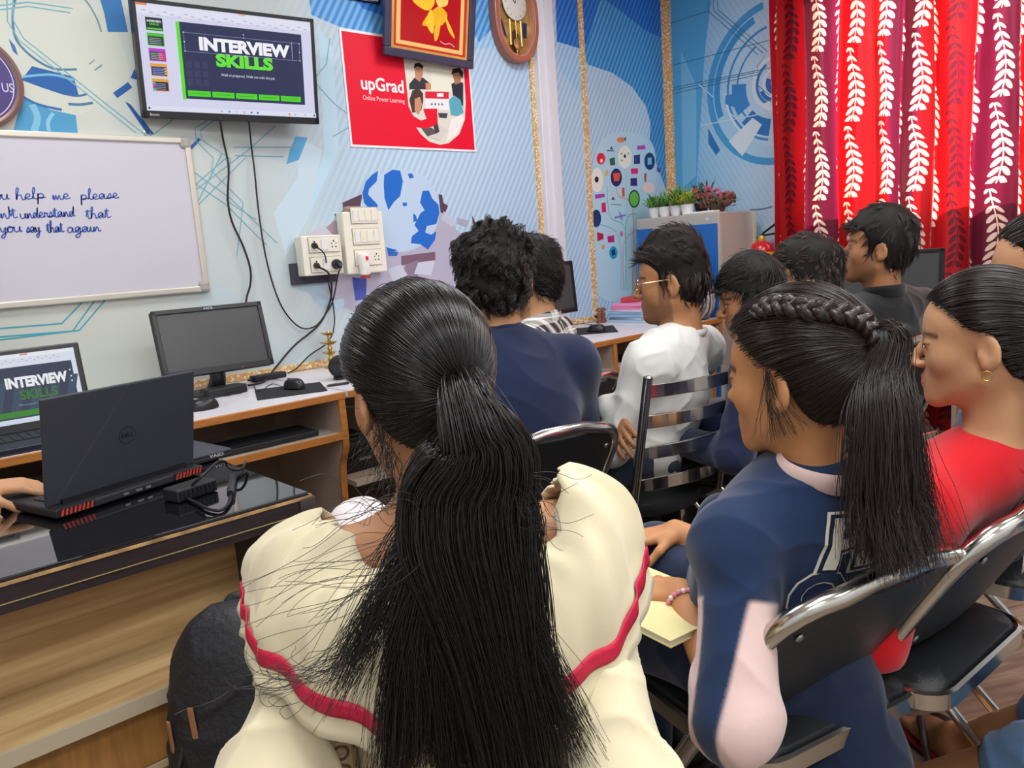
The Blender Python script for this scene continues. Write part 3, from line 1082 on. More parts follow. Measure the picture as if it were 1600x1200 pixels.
G = {  # cursive strokes, x-height 1
    'o': ([(0, .5), (.15, .95), (.5, .95), (.65, .45), (.35, 0), (.05, .2), (.05, .6), (.45, .9), (.85, .75)], .8),
    'u': ([(0, .9), (.05, .2), (.3, 0), (.6, .3), (.7, .95), (.7, .1), (.95, .15)], .9),
    'h': ([(0, .2), (.35, 1.9), (.2, 2.1), (.08, 1.2), (.05, 0), (.15, .7), (.45, .9), (.55, .4), (.6, 0), (.9, .2)], .85),
    'e': ([(0, .35), (.4, .5), (.5, .85), (.25, 1), (.05, .5), (.25, .05), (.75, .25)], .7),
    'l': ([(0, .2), (.35, 1.7), (.25, 2.1), (.1, 1.2), (.2, .1), (.55, .2)], .5),
    'p': ([(.05, 1), (.05, 0), (-.05, -1), (.05, .4), (.3, .95), (.6, .7), (.45, .1), (.1, .2), (.8, .25)], .8),
    'm': ([(0, .1), (.1, .9), (.15, 0), (.35, .85), (.45, 0), (.7, .85), (.8, .1), (1.1, .2)], 1.1),
    'a': ([(.6, .8), (.3, 1), (.02, .5), (.2, 0), (.5, .3), (.62, .9), (.62, .1), (.9, .2)], .85),
    's': ([(0, .1), (.4, 1), (.5, .4), (.3, 0), (.1, .15), (.8, .25)], .7),
    'n': ([(0, .1), (.1, .9), (.14, 0), (.4, .9), (.55, .5), (.6, .05), (.9, .2)], .85),
    't': ([(0, .3), (.3, 1.7), (.25, .2), (.45, 0), (.7, .2)], .6),
    'd': ([(.5, .8), (.2, .9), (.02, .4), (.2, 0), (.5, .4), (.75, 1.9), (.6, .2), (.9, .15)], .85),
    'r': ([(0, .1), (.12, .95), (.2, .7), (.5, .85), (.45, .2), (.75, .15)], .65),
    'y': ([(0, .9), (.1, .25), (.35, .15), (.6, .9), (.5, -.4), (.2, -1), (0, -.7), (.4, -.2), (.85, .2)], .8),
    'g': ([(.55, .8), (.25, 1), (.02, .5), (.25, .05), (.6, .9), (.5, -.5), (.2, -1), (0, -.6), (.8, .2)], .8),
    'i': ([(0, .2), (.15, .9), (.2, .1), (.5, .2)], .45), "'": ([(.2, 2), (.15, 1.6)], .3),
}
hw = Print((0, YW - 0.016, 0), (1, 0, 0), (0, 0, 1), (0, -1, 0))
ink = mat('blue_marker_ink', '#3457ad', 0.5)
for words, y0 in (((('ou', -8, 13), ('help', 24, 70), ('me', 81, 108), ('please', 125, 184)), 313),
                  ((("n't", 0, 25), ('understand', 31, 116), ('that', 133, 170)), 342),
                  ((('you', 0, 33), ('say', 40, 62), ('that', 72, 98), ('again', 104, 156)), 364)):
    for wd, xa, xb in words:
        a, c = tw(xa, y0), tw(xb, y0 - (xb - xa) * 0.03 - 1)
        tot = sum(G[ch][1] for ch in wd)
        k = (c[0] - a[0]) / tot
        hh = 0.019
        cur_x = 0.0
        path = []
        for ch in wd:
            pts, adv = G[ch]
            path += [(a[0] + (cur_x + q[0]) * k, a[1] + q[1] * hh + (cur_x / tot) * (c[1] - a[1])) for q in pts]
            cur_x += adv
        hw.line(spline(path, 4), 0.0042, ink)
        if 't' in wd:
            x_ = 0.0
            for ch in wd:
                if ch == 't':
                    hw.line([(a[0] + (x_ - .05) * k, a[1] + 1.35 * hh), (a[0] + (x_ + .6) * k, a[1] + 1.45 * hh)], 0.0035, ink)
                x_ += G[ch][1]
hw.build('handwriting', wb)

# ---- round plaque at the left edge of the photo
pc = tw(-52, 128)
b = MB()
R_ = tw(33, 128)[0] - pc[0]
m_rim = mat('plaque_rim_bronze', '#8a6d66', 0.35, metal=0.3)
rp_ = thing('round_wall_plaque', 'round purple plaque with a bronze rim above the whiteboard', 'plaque', (pc[0], YW - 0.02, pc[1] - R_))
MB().lathe([(R_ - 0.02, 0.0), (R_, 0.004), (R_, 0.03), (R_ - 0.012, 0.038), (R_ - 0.024, 0.03)], (pc[0], YW, pc[1]), m_rim, (0, -1, 0), 64).build('rim', rp_)
MB().lathe([(R_ - 0.018, 0.0), (R_ - 0.018, 0.031)], (pc[0], YW, pc[1]), mat('plaque_purple', '#3f2f74', 0.45, noise=0.2, scale=4), (0, -1, 0), 64).build('face', rp_)
q = Print((pc[0], YW - 0.031, pc[1]), (1, 0, 0), (0, 0, 1), (0, -1, 0))
q.ring(0, 0, R_ * 0.80, R_ * 0.815, '#e6e0ee', 0, 360, n=72)
q.text('US', tw(7, 128)[0] - pc[0], -0.03, 0.03, '#c9bfe0', 0.01, 'CENTER', width=0.035)
q.disc(0, 0.02, R_ * .5, '#5a4890', n=40)
q.build('face_print', rp_)

# ---- red poster
po = [tw(529, 45), tw(546.7, 228), tw(743, 231)]
PX0, PX1 = 2.035, 2.80
PZ1, PZ0 = 2.267, 1.747
ps_ = thing('poster', 'red study poster with white lettering and a group photo', 'poster', ((PX0 + PX1) / 2, YW - 0.004, PZ0))
MB().box((PX0, YW - 0.005, PZ0), (PX1, YW, PZ1), mat('poster_white_edge', '#f2eef0', 0.45)).build('sheet', ps_)
q = Print((0, YW - 0.005, 0), (1, 0, 0), (0, 0, 1), (0, -1, 0))
q.rect(PX0 + 0.01, PZ0 + 0.01, PX1 - 0.01, PZ1 - 0.01, '#e4062e')
a, c = tw(563, 139), tw(629, 139)
q.text('upGrad', a[0], a[1], 0.058, '#ffffff', 0.02, width=c[0] - a[0])
a, c = tw(566, 156), tw(631, 159)
q.text('Online Power Learning', a[0], a[1], 0.021, '#f6d4da', 0.0, width=c[0] - a[0])
ph = C2([(388, 270), (400, 270), (670, 310), (680, 480), (676, 560), (650, 630), (600, 672), (560, 680), (510, 665), (470, 630), (448, 598), (500, 604), (548, 580),
         (545, 510), (480, 512), (500, 545), (495, 558), (470, 566), (435, 545), (412, 500), (402, 400)])
q.poly(ph, '#dcdccd')
for pts, cc in (([(520, 310), (640, 330), (640, 430), (520, 430)], '#e4e6d2'), ([(415, 395), (440, 365), (480, 365), (515, 395), (515, 420), (415, 420)], '#30343c'),
                ([(438, 310), (455, 297), (475, 310), (480, 350), (465, 385), (445, 370)], '#c08a68'), ([(436, 322), (440, 300), (460, 294), (482, 310), (478, 325), (456, 312)], '#241c1c'),
                ([(612, 395), (640, 380), (668, 390), (668, 500), (620, 450)], '#2c2c38'), ([(615, 340), (640, 325), (662, 340), (655, 390), (630, 398)], '#a87458'),
                ([(612, 350), (618, 325), (650, 318), (668, 340), (664, 370), (645, 340)], '#241c1e'), ([(490, 430), (600, 432), (600, 465), (490, 462)], '#d82038'),
                ([(545, 438), (575, 438), (575, 455), (545, 455)], '#f0f0f0'), ([(490, 462), (600, 465), (602, 520), (490, 510)], '#ecebe8'),
                ([(415, 470), (430, 425), (460, 415), (480, 440), (480, 480), (470, 520), (430, 530)], '#4a3430'), ([(440, 465), (465, 455), (475, 490), (460, 540), (440, 520)], '#c89070'),
                ([(600, 470), (625, 448), (655, 470), (670, 530), (640, 545), (610, 540)], '#5aa8bc'), ([(610, 560), (660, 540), (674, 560), (640, 630), (590, 665)], '#f0ece6'),
                ([(550, 530), (595, 532), (590, 555), (555, 552)], '#3c4450'), ([(500, 600), (560, 590), (600, 610), (560, 660), (500, 640)], '#d8cfc8'),
                ([(470, 600), (520, 600), (548, 625), (500, 640)], '#5c5458'), ([(525, 580), (548, 575), (556, 620), (535, 625)], '#4c3c44'), ([(490, 390), (512, 392), (512, 420), (492, 418)], '#e08a5c'),
                ([(480, 512), (545, 510), (548, 580), (500, 604), (455, 598), (500, 570)], '#e4062e')):
    q.poly(C2(pts), cc)
for k, cc in enumerate(('#e03050', '#3c68c8', '#38a8a0', '#c83ca0')):
    p = C2([(520 + 16 * k, 490)])[0]
    q.disc(p[0], p[1], 0.006, cc, n=10)
q.build('poster_print', ps_)

# ---- framed picture hanging above the poster
F = Frame((2.51, 3.165, 2.385), 0.0, 0.16, -0.025)
fw_, fh_ = 0.545, 0.46
fp = thing('framed_picture', 'dark framed red and gold picture hanging over the red poster', 'picture', F((0, -fh_ / 2, 0)))
m_dk = mat('picture_frame_slate', '#363a52', 0.35, noise=0.15, scale=8)
b = MB()
e = 0.038
for lo, hi in (((-fw_ / 2, fh_ / 2 - e, -0.012), (fw_ / 2, fh_ / 2, 0.012)), ((-fw_ / 2, -fh_ / 2, -0.012), (fw_ / 2, -fh_ / 2 + e, 0.012)),
               ((-fw_ / 2, -fh_ / 2 + e, -0.012), (-fw_ / 2 + e, fh_ / 2 - e, 0.012)), ((fw_ / 2 - e, -fh_ / 2 + e, -0.012), (fw_ / 2, fh_ / 2 - e, 0.012))):
    b.box(lo, hi, m_dk, F)
b.build('frame', fp, bevel=0.004)
MB().box((-fw_ / 2 + 0.01, -fh_ / 2 + 0.01, -0.010), (fw_ / 2 - 0.01, fh_ / 2 - 0.01, 0.0), mat('gold_mount', '#d9a050', 0.3, noise=0.25, scale=5), F).build('mount', fp)
q = F.print(0.0, rough=0.12)
u0, v0 = fw_ / 2 - e, fh_ / 2 - e
q.rect(-u0 + 0.02, -v0 + 0.012, u0 - 0.012, v0 - 0.01, '#c23a2c')
q.rect(-u0 + 0.032, -v0 + 0.022, u0 - 0.03, v0 - 0.02, '#ecc478')
q.rect(-u0 + 0.056, -v0 + 0.040, u0 - 0.052, v0 - 0.04, '#b21a22')
for pts, cc in (([(0, .0), (.05, .03), (.10, .0), (.07, -.05), (.02, -.06), (-.05, -.07), (-.03, -.03)], '#e8b02c'), ([(-.03, -.05), (.01, -.1), (.02, -.05), (.0, .01)], '#f0c83c'),
                ([(-.12, .06), (-.04, .08), (.02, .05), (-.02, .0), (-.1, .02)], '#f2c43c'), ([(.03, -.05), (.06, -.02), (.05, -.1), (.03, -.13), (.02, -.1)], '#e8b838'),
                ([(.08, .0), (.13, -.06), (.15, -.1), (.11, -.07)], '#efc23c'), ([(.02, .1), (.08, .12), (.1, .05), (.04, .03)], '#f4d06c')):
    q.poly(spline([(x, y_) for x, y_ in pts], 4, True), cc)
q.line(spline([(.06, -.125), (.09, -.135), (.12, -.128), (.15, -.14)], 5), 0.003, '#e8d8d0')
q.build('picture_print', fp)

# ---- pendulum wall clock
k0, k1 = tw(760, 10), tw(836, 10)
kcx = (k0[0] + k1[0]) / 2 - 0.010
kb = tw(803, 98)[1]
kc = (kcx, YW - 0.05, kb + 0.23)
ck = thing('wall_clock', 'oval wooden wall clock with a golden pendulum window', 'clock', (kcx, YW - 0.04, kb))
m_wood = mat('clock_rosewood', '#a6654e', 0.3, noise=0.15, scale=9, coat=0.3)
rx, rz_ = 0.160, 0.235


def oval(r0, r1, y0, y1, m, mb, n=56):
    V, F_ = [], []
    for i in range(n):
        a = 2 * PI * i / n
        ca, sa = math.cos(a), math.sin(a)
        sq = 1.0 + 0.04 * (abs(math.sin(2 * a)))
        for r, y_ in ((r0, y0), (r0, y1), (r1, y1), (r1, y0)):
            V.append((kc[0] + (rx - r) * ca * sq, YW - y_, kc[2] + (rz_ - r) * sa * sq))
    for i in range(n):
        j = (i + 1) % n
        for k in range(4):
            F_.append((4 * i + k, 4 * j + k, 4 * j + (k + 1) % 4, 4 * i + (k + 1) % 4))
    mb.add(V, F_, m, True)
    return mb


oval(0.0, 0.03, 0.0, 0.055, m_wood, MB()).build('case', ck, bevel=0.006, seg=3)
oval(0.028, 0.038, 0.0, 0.048, mat('clock_inner_rim', '#c48a74', 0.3), MB()).build('inner_rim', ck)
q = Print((kc[0], YW - 0.02, kc[2]), (1, 0, 0), (0, 0, 1), (0, -1, 0), rough=0.2)
q.disc(0, 0, rx - 0.03, mat('clock_gold_back', '#c9a866', 0.18, metal=0.6, noise=0.35, scale=14), rz_ - 0.03, n=48)
q.poly([(-.09, -.02), (-.05, -.12), (-.08, -.1), (-.1, -.03)], '#2c3358')
q.poly([(.06, -.02), (.1, -.02), (.09, -.1), (.06, -.1)], '#2c3358')
q.poly([(-.03, -.2), (.03, -.2), (.03, -.09), (.0, -.06), (-.03, -.09)], '#4a3c2c')
q.build('backplate', ck)
b = MB()
b.lathe([(0.082, 0.0), (0.086, 0.006), (0.08, 0.01)], (kc[0], YW - 0.03, kc[2] + 0.065), mat('clock_dial_white', '#dcdcd4', 0.3), (0, -1, 0), 40)
b.build('dial', ck)
b = MB()
for s in (-1, 1):
    b.cyl((kc[0] + s * 0.04, YW - 0.03, kc[2] - 0.15), (kc[0] + s * 0.04, YW - 0.03, kc[2] - 0.02), 0.009, mat('polished_brass', '#e0c27a', 0.18, metal=0.9))
b.build('pillar_rod', ck)
b = MB()
mbz = _mats['polished_brass']
b.cyl((kc[0], YW - 0.034, kc[2] - 0.02), (kc[0], YW - 0.034, kc[2] - 0.13), 0.003, mbz)
b.lathe([(0.0, 0.0), (0.026, 0.004), (0.0, 0.01)], (kc[0], YW - 0.034, kc[2] - 0.14), mbz, (0, -1, 0))
b.lathe([(0.02, -0.2), (0.008, -0.19), (0.006, -0.175), (0.015, -0.165)], (kc[0], YW - 0.034, kc[2]), mbz)
b.build('pendulum', ck)
q = Print((kc[0], YW - 0.0401, kc[2] + 0.065), (1, 0, 0), (0, 0, 1), (0, -1, 0))
for k in range(12):
    a = k * PI / 6
    q.line([(0.066 * math.cos(a), 0.066 * math.sin(a)), (0.074 * math.cos(a), 0.074 * math.sin(a))], 0.004, '#55524c')
q.line([(0, 0), (-.03, .03)], 0.005, '#222222')
q.line([(0, 0), (.02, .055)], 0.004, '#222222')
q.build('dial_print', ck)

# ---- bottom edge of a white notice frame above the poster
a, c = tw(548, 1), tw(591, 7)
nb = thing('notice_frame', 'white notice board whose bottom corner shows beside the dark framed picture', 'notice board', ((a[0] + c[0]) / 2 - 0.1, YW - 0.01, c[1]))
MB().box((a[0] - 0.25, YW - 0.012, c[1]), (c[0], YW, c[1] + 0.3), mat('notice_sheet', '#eceaf0', 0.4)).build('sheet', nb)
MB().box((c[0] - 0.008, YW - 0.016, c[1]), (c[0], YW, c[1] + 0.3), mat('notice_edge_dark', '#3a3f55', 0.4)).box((a[0] - 0.25, YW - 0.016, c[1]), (c[0], YW, c[1] + 0.008), _mats['notice_edge_dark']).build('edging', nb)

# ---- switchboards
a, c = tw(466, 372), tw(541, 427)
D1_ = 0.075
sbx0, sbz1 = a[0] + 0.04, tw(468, 370)[1]
_a, _c = on_y(470, 369, YW - .085), on_y(538, 427, YW - .085)
SX0, SX1, SZ0, SZ1 = _a[0], _c[0], _c[2], _a[2]
swb = thing('socket_box', 'cream socket box on a dark backing plate beneath the television', 'switchboard', ((SX0 + SX1) / 2, YW - 0.05, SZ0))
MB().box((SX0 - 0.03, YW - 0.02, SZ0 - 0.035), (SX1, YW, SZ0 + 0.06), mat('dark_backing_plate', '#3c3a48', 0.5)).build('backing_plate', swb)
MB().box((SX0, YW - 0.085, SZ0), (SX1, YW - 0.019, SZ1), m_cream).build('housing', swb, bevel=0.006)
m_hole = mat('socket_hole', '#2a2826', 0.6)
m_line = mat('socket_outline', '#8f8b7c', 0.6)
pY = YW - 0.085


def socket_plate(x0, z0, x1, z1, parent, kinds, y=None):
    yy = pY if y is None else y
    f = MB().box((x0, yy - 0.003, z0), (x1, yy, z1), m_line).box((x0 + 0.002, yy - 0.005, z0 + 0.002), (x1 - 0.002, yy, z1 - 0.002), m_cream).build('socket_plate', parent)
    n = len(kinds)
    wd = (x1 - x0 - 0.01) / n
    for i, kd in enumerate(kinds):
        xa = x0 + 0.005 + i * wd
        xm, zm = xa + wd / 2, (z0 + z1) / 2
        if kd == 's':
            MB().box((xa + wd * 0.16, yy - 0.010, z0 + 0.012), (xa + wd * 0.84, yy - 0.004, z1 - 0.012), m_wht, lambda p: np.array([p[0], p[1] - 0.004 * (1 if p[2] > zm else -0.5), p[2]])).build('rocker_switch', f)
        elif kd == 'o':
            qq = Print((xm, yy - 0.005, zm), (1, 0, 0), (0, 0, 1), (0, -1, 0))
            for u, v, r in ((0, .014, .0042), (-.011, .003, .003), (.011, .003, .003), (-.009, -.012, .0036), (.009, -.012, .0036)):
                qq.disc(u, v, r, m_hole, n=12)
            qq.build('socket_outlet', f)
        elif kd == 'b':
            MB().box((xa + wd * 0.08, yy - 0.008, z0 + 0.012), (xa + wd * 0.92, yy - 0.004, z1 - 0.012), m_cream).build('blank_plate', f)
    return f


hgt = (SZ1 - SZ0) / 2
for k in range(2):
    socket_plate(SX0 + 0.03, SZ0 + 0.012 + k * hgt, SX1 - 0.012, SZ0 + hgt - 0.006 + k * hgt, swb, ['o', 's', 'o'])
_a, _c = on_y(533, 331, YW - .06), on_y(606, 424, YW - .06)
PX0_, PX1_, PZ0_, PZ1_ = max(_a[0], SX1 + .006), _c[0], _c[2], _a[2]
swp = thing('switch_panel', 'tall cream switch panel with three rows of rockers beside the socket box', 'switchboard', ((PX0_ + PX1_) / 2, YW - 0.04, PZ0_))
MB().box((PX0_ + 0.004, YW - 0.06, PZ0_), (PX1_, YW, PZ1_), m_cream).build('housing', swp, bevel=0.006)
for k, kk in enumerate((['s', 's', 'o'], ['s', 'b', 'b', 's'], ['s', 'b', 'b', 'b'])):
    socket_plate(PX0_ + 0.045, PZ0_ + 0.035 + k * 0.097, PX1_ - 0.03, PZ0_ + 0.11 + k * 0.097, swp, kk, YW - 0.06)
MB().box((PX0_ + 0.04, YW - 0.05, PZ1_), (PX0_ + 0.12, YW - 0.01, PZ1_ + 0.025), mat('mortar_lump', '#b08f84', 0.9, noise=0.2)).build('mortar_block', swp, bevel=0.006)
# white plug-in vaporiser
mv = thing('plug_in_vaporiser', 'white plug-in vaporiser with a red light in the switch panel', 'vaporiser', (PX0_ + .075, YW - 0.1, PZ0_))
b = MB()
b.lathe([(0.014, 0.0), (0.024, 0.008), (0.026, 0.05), (0.03, 0.07), (0.026, 0.10), (0.012, 0.108)], (PX0_ + .075, YW - 0.092, PZ0_ - .012), m_wht, sx=0.9)
b.build('body', mv)
m_redled = mat('red_indicator', '#e02020', 0.4, emit=1.0)
MB().box((PX0_ + .069, YW - 0.122, PZ0_ + .060), (PX0_ + .081, YW - 0.117, PZ0_ + .078), m_redled).build('indicator', mv)
MB().lathe([(0.022, 0.0), (0.022, 0.012)], (PX0_ + .075, YW - 0.092, PZ0_ - .022), mat('refill_red', '#c8403c', 0.4, trans=0.3)).build('refill', mv)


def cable(name, pts, r, label, group=None, m=None, seg=8):
    o = MB().tube(spline(pts, seg), r, m or m_rubber, 8).build(name)
    return tag(o, label, 'cable', group)


def plug(x, z, y, name, label, big=True):
    o = thing(name, label, 'plug', (x, y, z))
    s = 1.0 if big else 0.6
    b = MB()
    b.tube([(x, y + 0.004, z), (x, y - 0.012 * s, z), (x, y - 0.03 * s, z - 0.002), (x, y - 0.045 * s, z - 0.014 * s)], [0.022 * s, 0.023 * s, 0.017 * s, 0.007], m_blk, 14)
    b.build('body', o)
    return np.array([x, y - 0.045 * s, z - 0.014 * s])


_zr = lambda k: SZ0 + hgt * (k + .5)
p1 = plug(SX0 + 0.055, _zr(1), pY - 0.005, 'power_plug', 'small black plug in the upper row of the cream socket box', False)
p2 = plug(SX0 + 0.055, _zr(0), pY - 0.005, 'power_plug', 'small black plug in the lower left outlet of the cream socket box', False)
p3 = plug(SX1 - 0.042, _zr(0), pY - 0.005, 'power_plug', 'large round black plug at the lower right of the cream socket box')
def wl(px, py, off=0.025):
    return on_y(px, py, YW - off)


cable('power_cable', [p1, wl(508, 400, 0.12), wl(513, 440), wl(521, 480), wl(522, 510), wl(512, 535), wl(484, 555), wl(464, 575), on_z(450, 583, 0.756)], 0.0032,
      'thin black cable from the upper socket down to the desk hub')
cable('power_cable', [p2, wl(515, 430, 0.11), wl(517, 465), wl(500, 505), wl(460, 540), wl(430, 575), on_z(412, 596, 0.756), on_z(388, 602, 0.756)], 0.0045,
      'thick grey-black cable from the lower left socket to the power brick')
cable('power_cable', [p3, wl(528, 430, 0.13), wl(520, 470), wl(508, 492), wl(492, 510), wl(470, 512), wl(447, 490), wl(430, 455), wl(415, 400),
      wl(404, 330), wl(398, 270), wl(393, 230), wl(389, 190, 0.10)], 0.0035, 'black cable looping from the television to the large round plug')
cable('video_cable', [wl(344, 185, 0.12), wl(348, 215), wl(357, 260), wl(356, 310), wl(362, 345), wl(380, 385), wl(391, 420), wl(391, 445),
      wl(385, 468), wl(385, 500, 0.04), on_z(392, 583, 0.77), on_z(398, 592, 0.756)], 0.0042, 'black cable hanging from the television behind the desktop monitor')
# ------------------------------------------------------------------ desks
m_marble = mat('marble_laminate', '#dcdbe0', 0.3, noise=0.06, scale=7, stretch=(1, 2.5, 1))
m_edge = mat('orange_wood_edging', '#b9773a', 0.4, noise=0.15, scale=12, stretch=(1, 8, 8))
m_ply = mat('beige_ply', '#b8a594', 0.6, noise=0.12, scale=6)
m_plyd = mat('dark_ply', '#8d7b6c', 0.65, noise=0.15, scale=6)
DZ, DY0 = 0.75, 2.53


def desk_top(name, x0, x1, label):
    o = thing(name, label, 'desk', ((x0 + x1) / 2, (DY0 + YW) / 2, 0))
    MB().box((x0, DY0 + 0.006, DZ - 0.026), (x1, YW - 0.013, DZ), m_marble).build('worktop', o)
    MB().box((x0, DY0, DZ - 0.028), (x1, DY0 + 0.008, DZ - 0.001), m_edge, bevel=0.003).build('edge_band', o)
    MB().box((x0, YW - 0.16, 0.05), (x1, YW - 0.145, DZ - 0.03), m_plyd).build('back_panel', o)
    return o


def side_panel(o, x):
    # curved front edge
    pf = [(DY0 + 0.01, DZ - 0.028), (DY0 + 0.01, 0.55), (DY0 + 0.05, 0.45), (DY0 + 0.06, 0.25), (DY0 + 0.04, 0.0)]
    cv = spline([(0, a, b) for a, b in pf], 6)
    poly = [(x, p[1], p[2]) for p in cv] + [(x, YW - 0.16, 0.0), (x, YW - 0.16, DZ - 0.028)]
    sp_ = MB().prism(poly, (0.02, 0, 0), m_ply).build('side_panel', o)
    e_ = MB()
    for i in range(len(cv) - 1):
        a, b = cv[i], cv[i + 1]
        d = np.array([0, -0.006, 0])
        e_.add([(x - 0.003, a[1], a[2]), (x + 0.023, a[1], a[2]), (x + 0.023, b[1], b[2]), (x - 0.003, b[1], b[2]),
                (x - 0.003, a[1] - 0.008, a[2]), (x + 0.023, a[1] - 0.008, a[2]), (x + 0.023, b[1] - 0.008, b[2]), (x - 0.003, b[1] - 0.008, b[2])],
               [(4, 7, 6, 5), (0, 4, 5, 1), (0, 3, 7, 4), (1, 5, 6, 2), (3, 2, 6, 7)], m_edge)
    e_.build('edge_band', sp_)


def tray(o, x0, x1, z=0.595):
    f = MB().box((x0, DY0 + 0.01, z - 0.018), (x1, DY0 + 0.4, z), mat('tray_laminate', '#c9c0b4', 0.5, noise=0.15, scale=9)).build('keyboard_tray', o)
    MB().box((x0, DY0, z - 0.022), (x1, DY0 + 0.01, z + 0.003), m_edge).build('edge_band', f)
    return f


dk = desk_top('computer_desk', -0.8, 1.46, 'marble topped computer desk with orange wood edges below the whiteboard')
side_panel(dk, 1.43)
side_panel(dk, 0.62)
side_panel(dk, -0.2)
tray(dk, 0.645, 1.43)
tray(dk, -0.17, 0.62)
dk2 = desk_top('computer_desk', 1.47, 3.99, 'long marble topped computer desk running towards the blue cupboard')
side_panel(dk2, 2.2)
side_panel(dk2, 3.0)
side_panel(dk2, 3.96)
tray(dk2, 2.225, 3.0)
tray(dk2, 3.025, 3.96)
MB().box((1.5, DY0 + 0.06, 0.36), (2.2, YW - 0.17, 0.38), m_ply).build('lower_shelf', dk2)

# ------------------------------------------------------------------ desktop monitors
m_screen_off = mat('dark_screen', '#454748', 0.3, spec=0.35, noise=0.08, scale=3)


def monitor(name, label, c, yaw, tilt, w=0.417, h=0.258, mark=None, desk_z=DZ, led=True, group=None):
    F = Frame(c, yaw, tilt)
    base = np.array([c[0], c[1], desk_z]) - np.array([F.n[0], F.n[1], 0]) * 0.06
    o = thing(name, label, 'monitor', base, 0, group)
    MB().box((-w / 2, -h / 2, -0.035), (w / 2, h / 2, 0), m_blk_matt, F).build('housing', o, bevel=0.006)
    b = MB()
    e = 0.017
    b.box((-w / 2, h / 2 - e, 0), (w / 2, h / 2, 0.007), m_blk, F).box((-w / 2, -h / 2, 0), (w / 2, -h / 2 + 0.024, 0.007), m_blk, F)
    b.box((-w / 2, -h / 2, 0), (-w / 2 + e, h / 2, 0.007), m_blk, F).box((w / 2 - e, -h / 2, 0), (w / 2, h / 2, 0.007), m_blk, F)
    bz = b.build('bezel', o, bevel=0.002)
    MB().box((-w / 2 + e, -h / 2 + 0.02, -0.001), (w / 2 - e, h / 2 - e, 0.001), m_screen_off, F).build('screen', o)
    if mark:
        F.print(0.008).text(mark, 0, h / 2 - 0.0125, 0.0085, '#b8bcc4', 0.02, 'CENTER', width=0.036).build('logo_print', bz)
    if led:
        MB().box((w / 2 - 0.13, -h / 2 + 0.005, 0.006), (w / 2 - 0.124, -h / 2 + 0.008, 0.009), m_redled, F).build('power_light', bz)
    MB().tube([F((0, -h / 2 + 0.09, -0.045)), F((0, -h / 2 - 0.01, -0.055)), (base[0], base[1], desk_z + 0.012)], [0.03, 0.03, 0.036], m_blk, 14).build('neck', o)
    MB().lathe([(0.0, 0.018), (0.06, 0.017), (0.105, 0.008), (0.11, 0.0)], (base[0], base[1], desk_z), m_blk, n=32, sx=1.25).build('foot', o)
    return o


monitor('desktop_monitor', 'black desktop monitor with a dark screen below the corner of the whiteboard', (1.175, 2.975, 0.965), -0.06, -0.252, mark='HCL')
mx_ = on_z(872, 505, 0.75)
monitor('desktop_monitor', 'dark monitor half hidden behind the man in the checked shirt', (3.03, 3.0, 1.0), 0.05, -0.08, 0.44, 0.285)
monitor('desktop_monitor', 'monitor at the left edge of the photo whose dark rim shows above the teacher laptop', (0.225, 3.0, 0.955), 0.0, -0.1, 0.44, 0.275)


# ------------------------------------------------------------------ small desk things
def laptop_base(o, F, w, d, t, m, keys=True, name='base'):
    b = MB().box((-w / 2, 0, 0), (w / 2, d, t), m, F, bevel=0.003)
    return b.build(name, o)


m_lidgrey = mat('dark_shadow_grey', '#33363f', 0.5, noise=0.05, scale=60)
m_ventred = mat('vent_red', '#b0372c', 0.4)
m_key = mat('keycaps', '#22242a', 0.5)


def keyboard_mesh(o, F, w, d, z, m=None, rows=5, cols=15, name='keys'):
    b = MB()
    for r in range(rows):
        for c in range(cols):
            x0, y0 = -w / 2 + w * c / cols, d * r / rows
            b.box((x0 + 0.0012, y0 + 0.0012, z), (x0 + w / cols - 0.0012, y0 + d / rows - 0.0012, z + 0.003), m or m_key, F)
    k = b.build(name, o)
    return k


# black teaching laptop, lid towards the camera
TZ = 0.735
F = Frame((0.495, 1.872, TZ + 0.024), 0.271, 0.219)
lw, lh = 0.357, 0.238
hp = np.array([0.495, 1.872, TZ])
lap = thing('laptop', 'dark grey laptop seen from behind with red rear vents on the glass table', 'laptop', hp)
lid = MB().box((-lw / 2, 0.0, -0.008), (lw / 2, lh, 0.0), m_lidgrey, F).build('lid', lap, bevel=0.003)
FB = lambda p: np.array([hp[0], hp[1], TZ + 0.004]) + np.array([math.cos(0.271), math.sin(0.271), 0]) * p[0] + np.array([-math.sin(0.271), math.cos(0.271), 0]) * p[1] + np.array([0, 0, p[2]])
MB().box((-lw / 2, -0.035, 0), (lw / 2, 0.235, 0.02), m_blk_matt, FB, bevel=0.005).build('base', lap)
hs = MB()
hs.box((-lw / 2 + 0.03, -0.012, 0.012), (lw / 2 - 0.03, 0.01, 0.03), m_blk, FB)
hs.build('hinge_bar', lap)
b = MB()
for s in (-1, 1):
    x0 = s * 0.135 - 0.035
    b.box((x0 - 0.004, -0.0365, 0.003), (x0 + 0.074, -0.034, 0.018), m_blk, FB)
vp = b.build('rear_vent', lap)
for s in (-1, 1):
    b = MB()
    for k in range(8):
        x0 = s * 0.135 - 0.033 + k * 0.009
        b.box((x0, -0.038, 0.004), (x0 + 0.0045, -0.0365, 0.017), m_ventred, lambda p: FB((p[0] + 0.3 * (p[2] - 0.01), p[1], p[2])))
    b.build('vent_grille', vp)
b = MB()
for k, x0 in enumerate((-0.03, 0.0, 0.025)):
    b.box((x0, -0.0365, 0.006), (x0 + (0.012, 0.014, 0.011)[k], -0.035, 0.011), mat('port_silver', '#b9b9b6', 0.3, metal=0.8), FB)
b.build('rear_ports', lap)
keyboard_mesh(lap, FB, 0.31, 0.10, 0.0198)
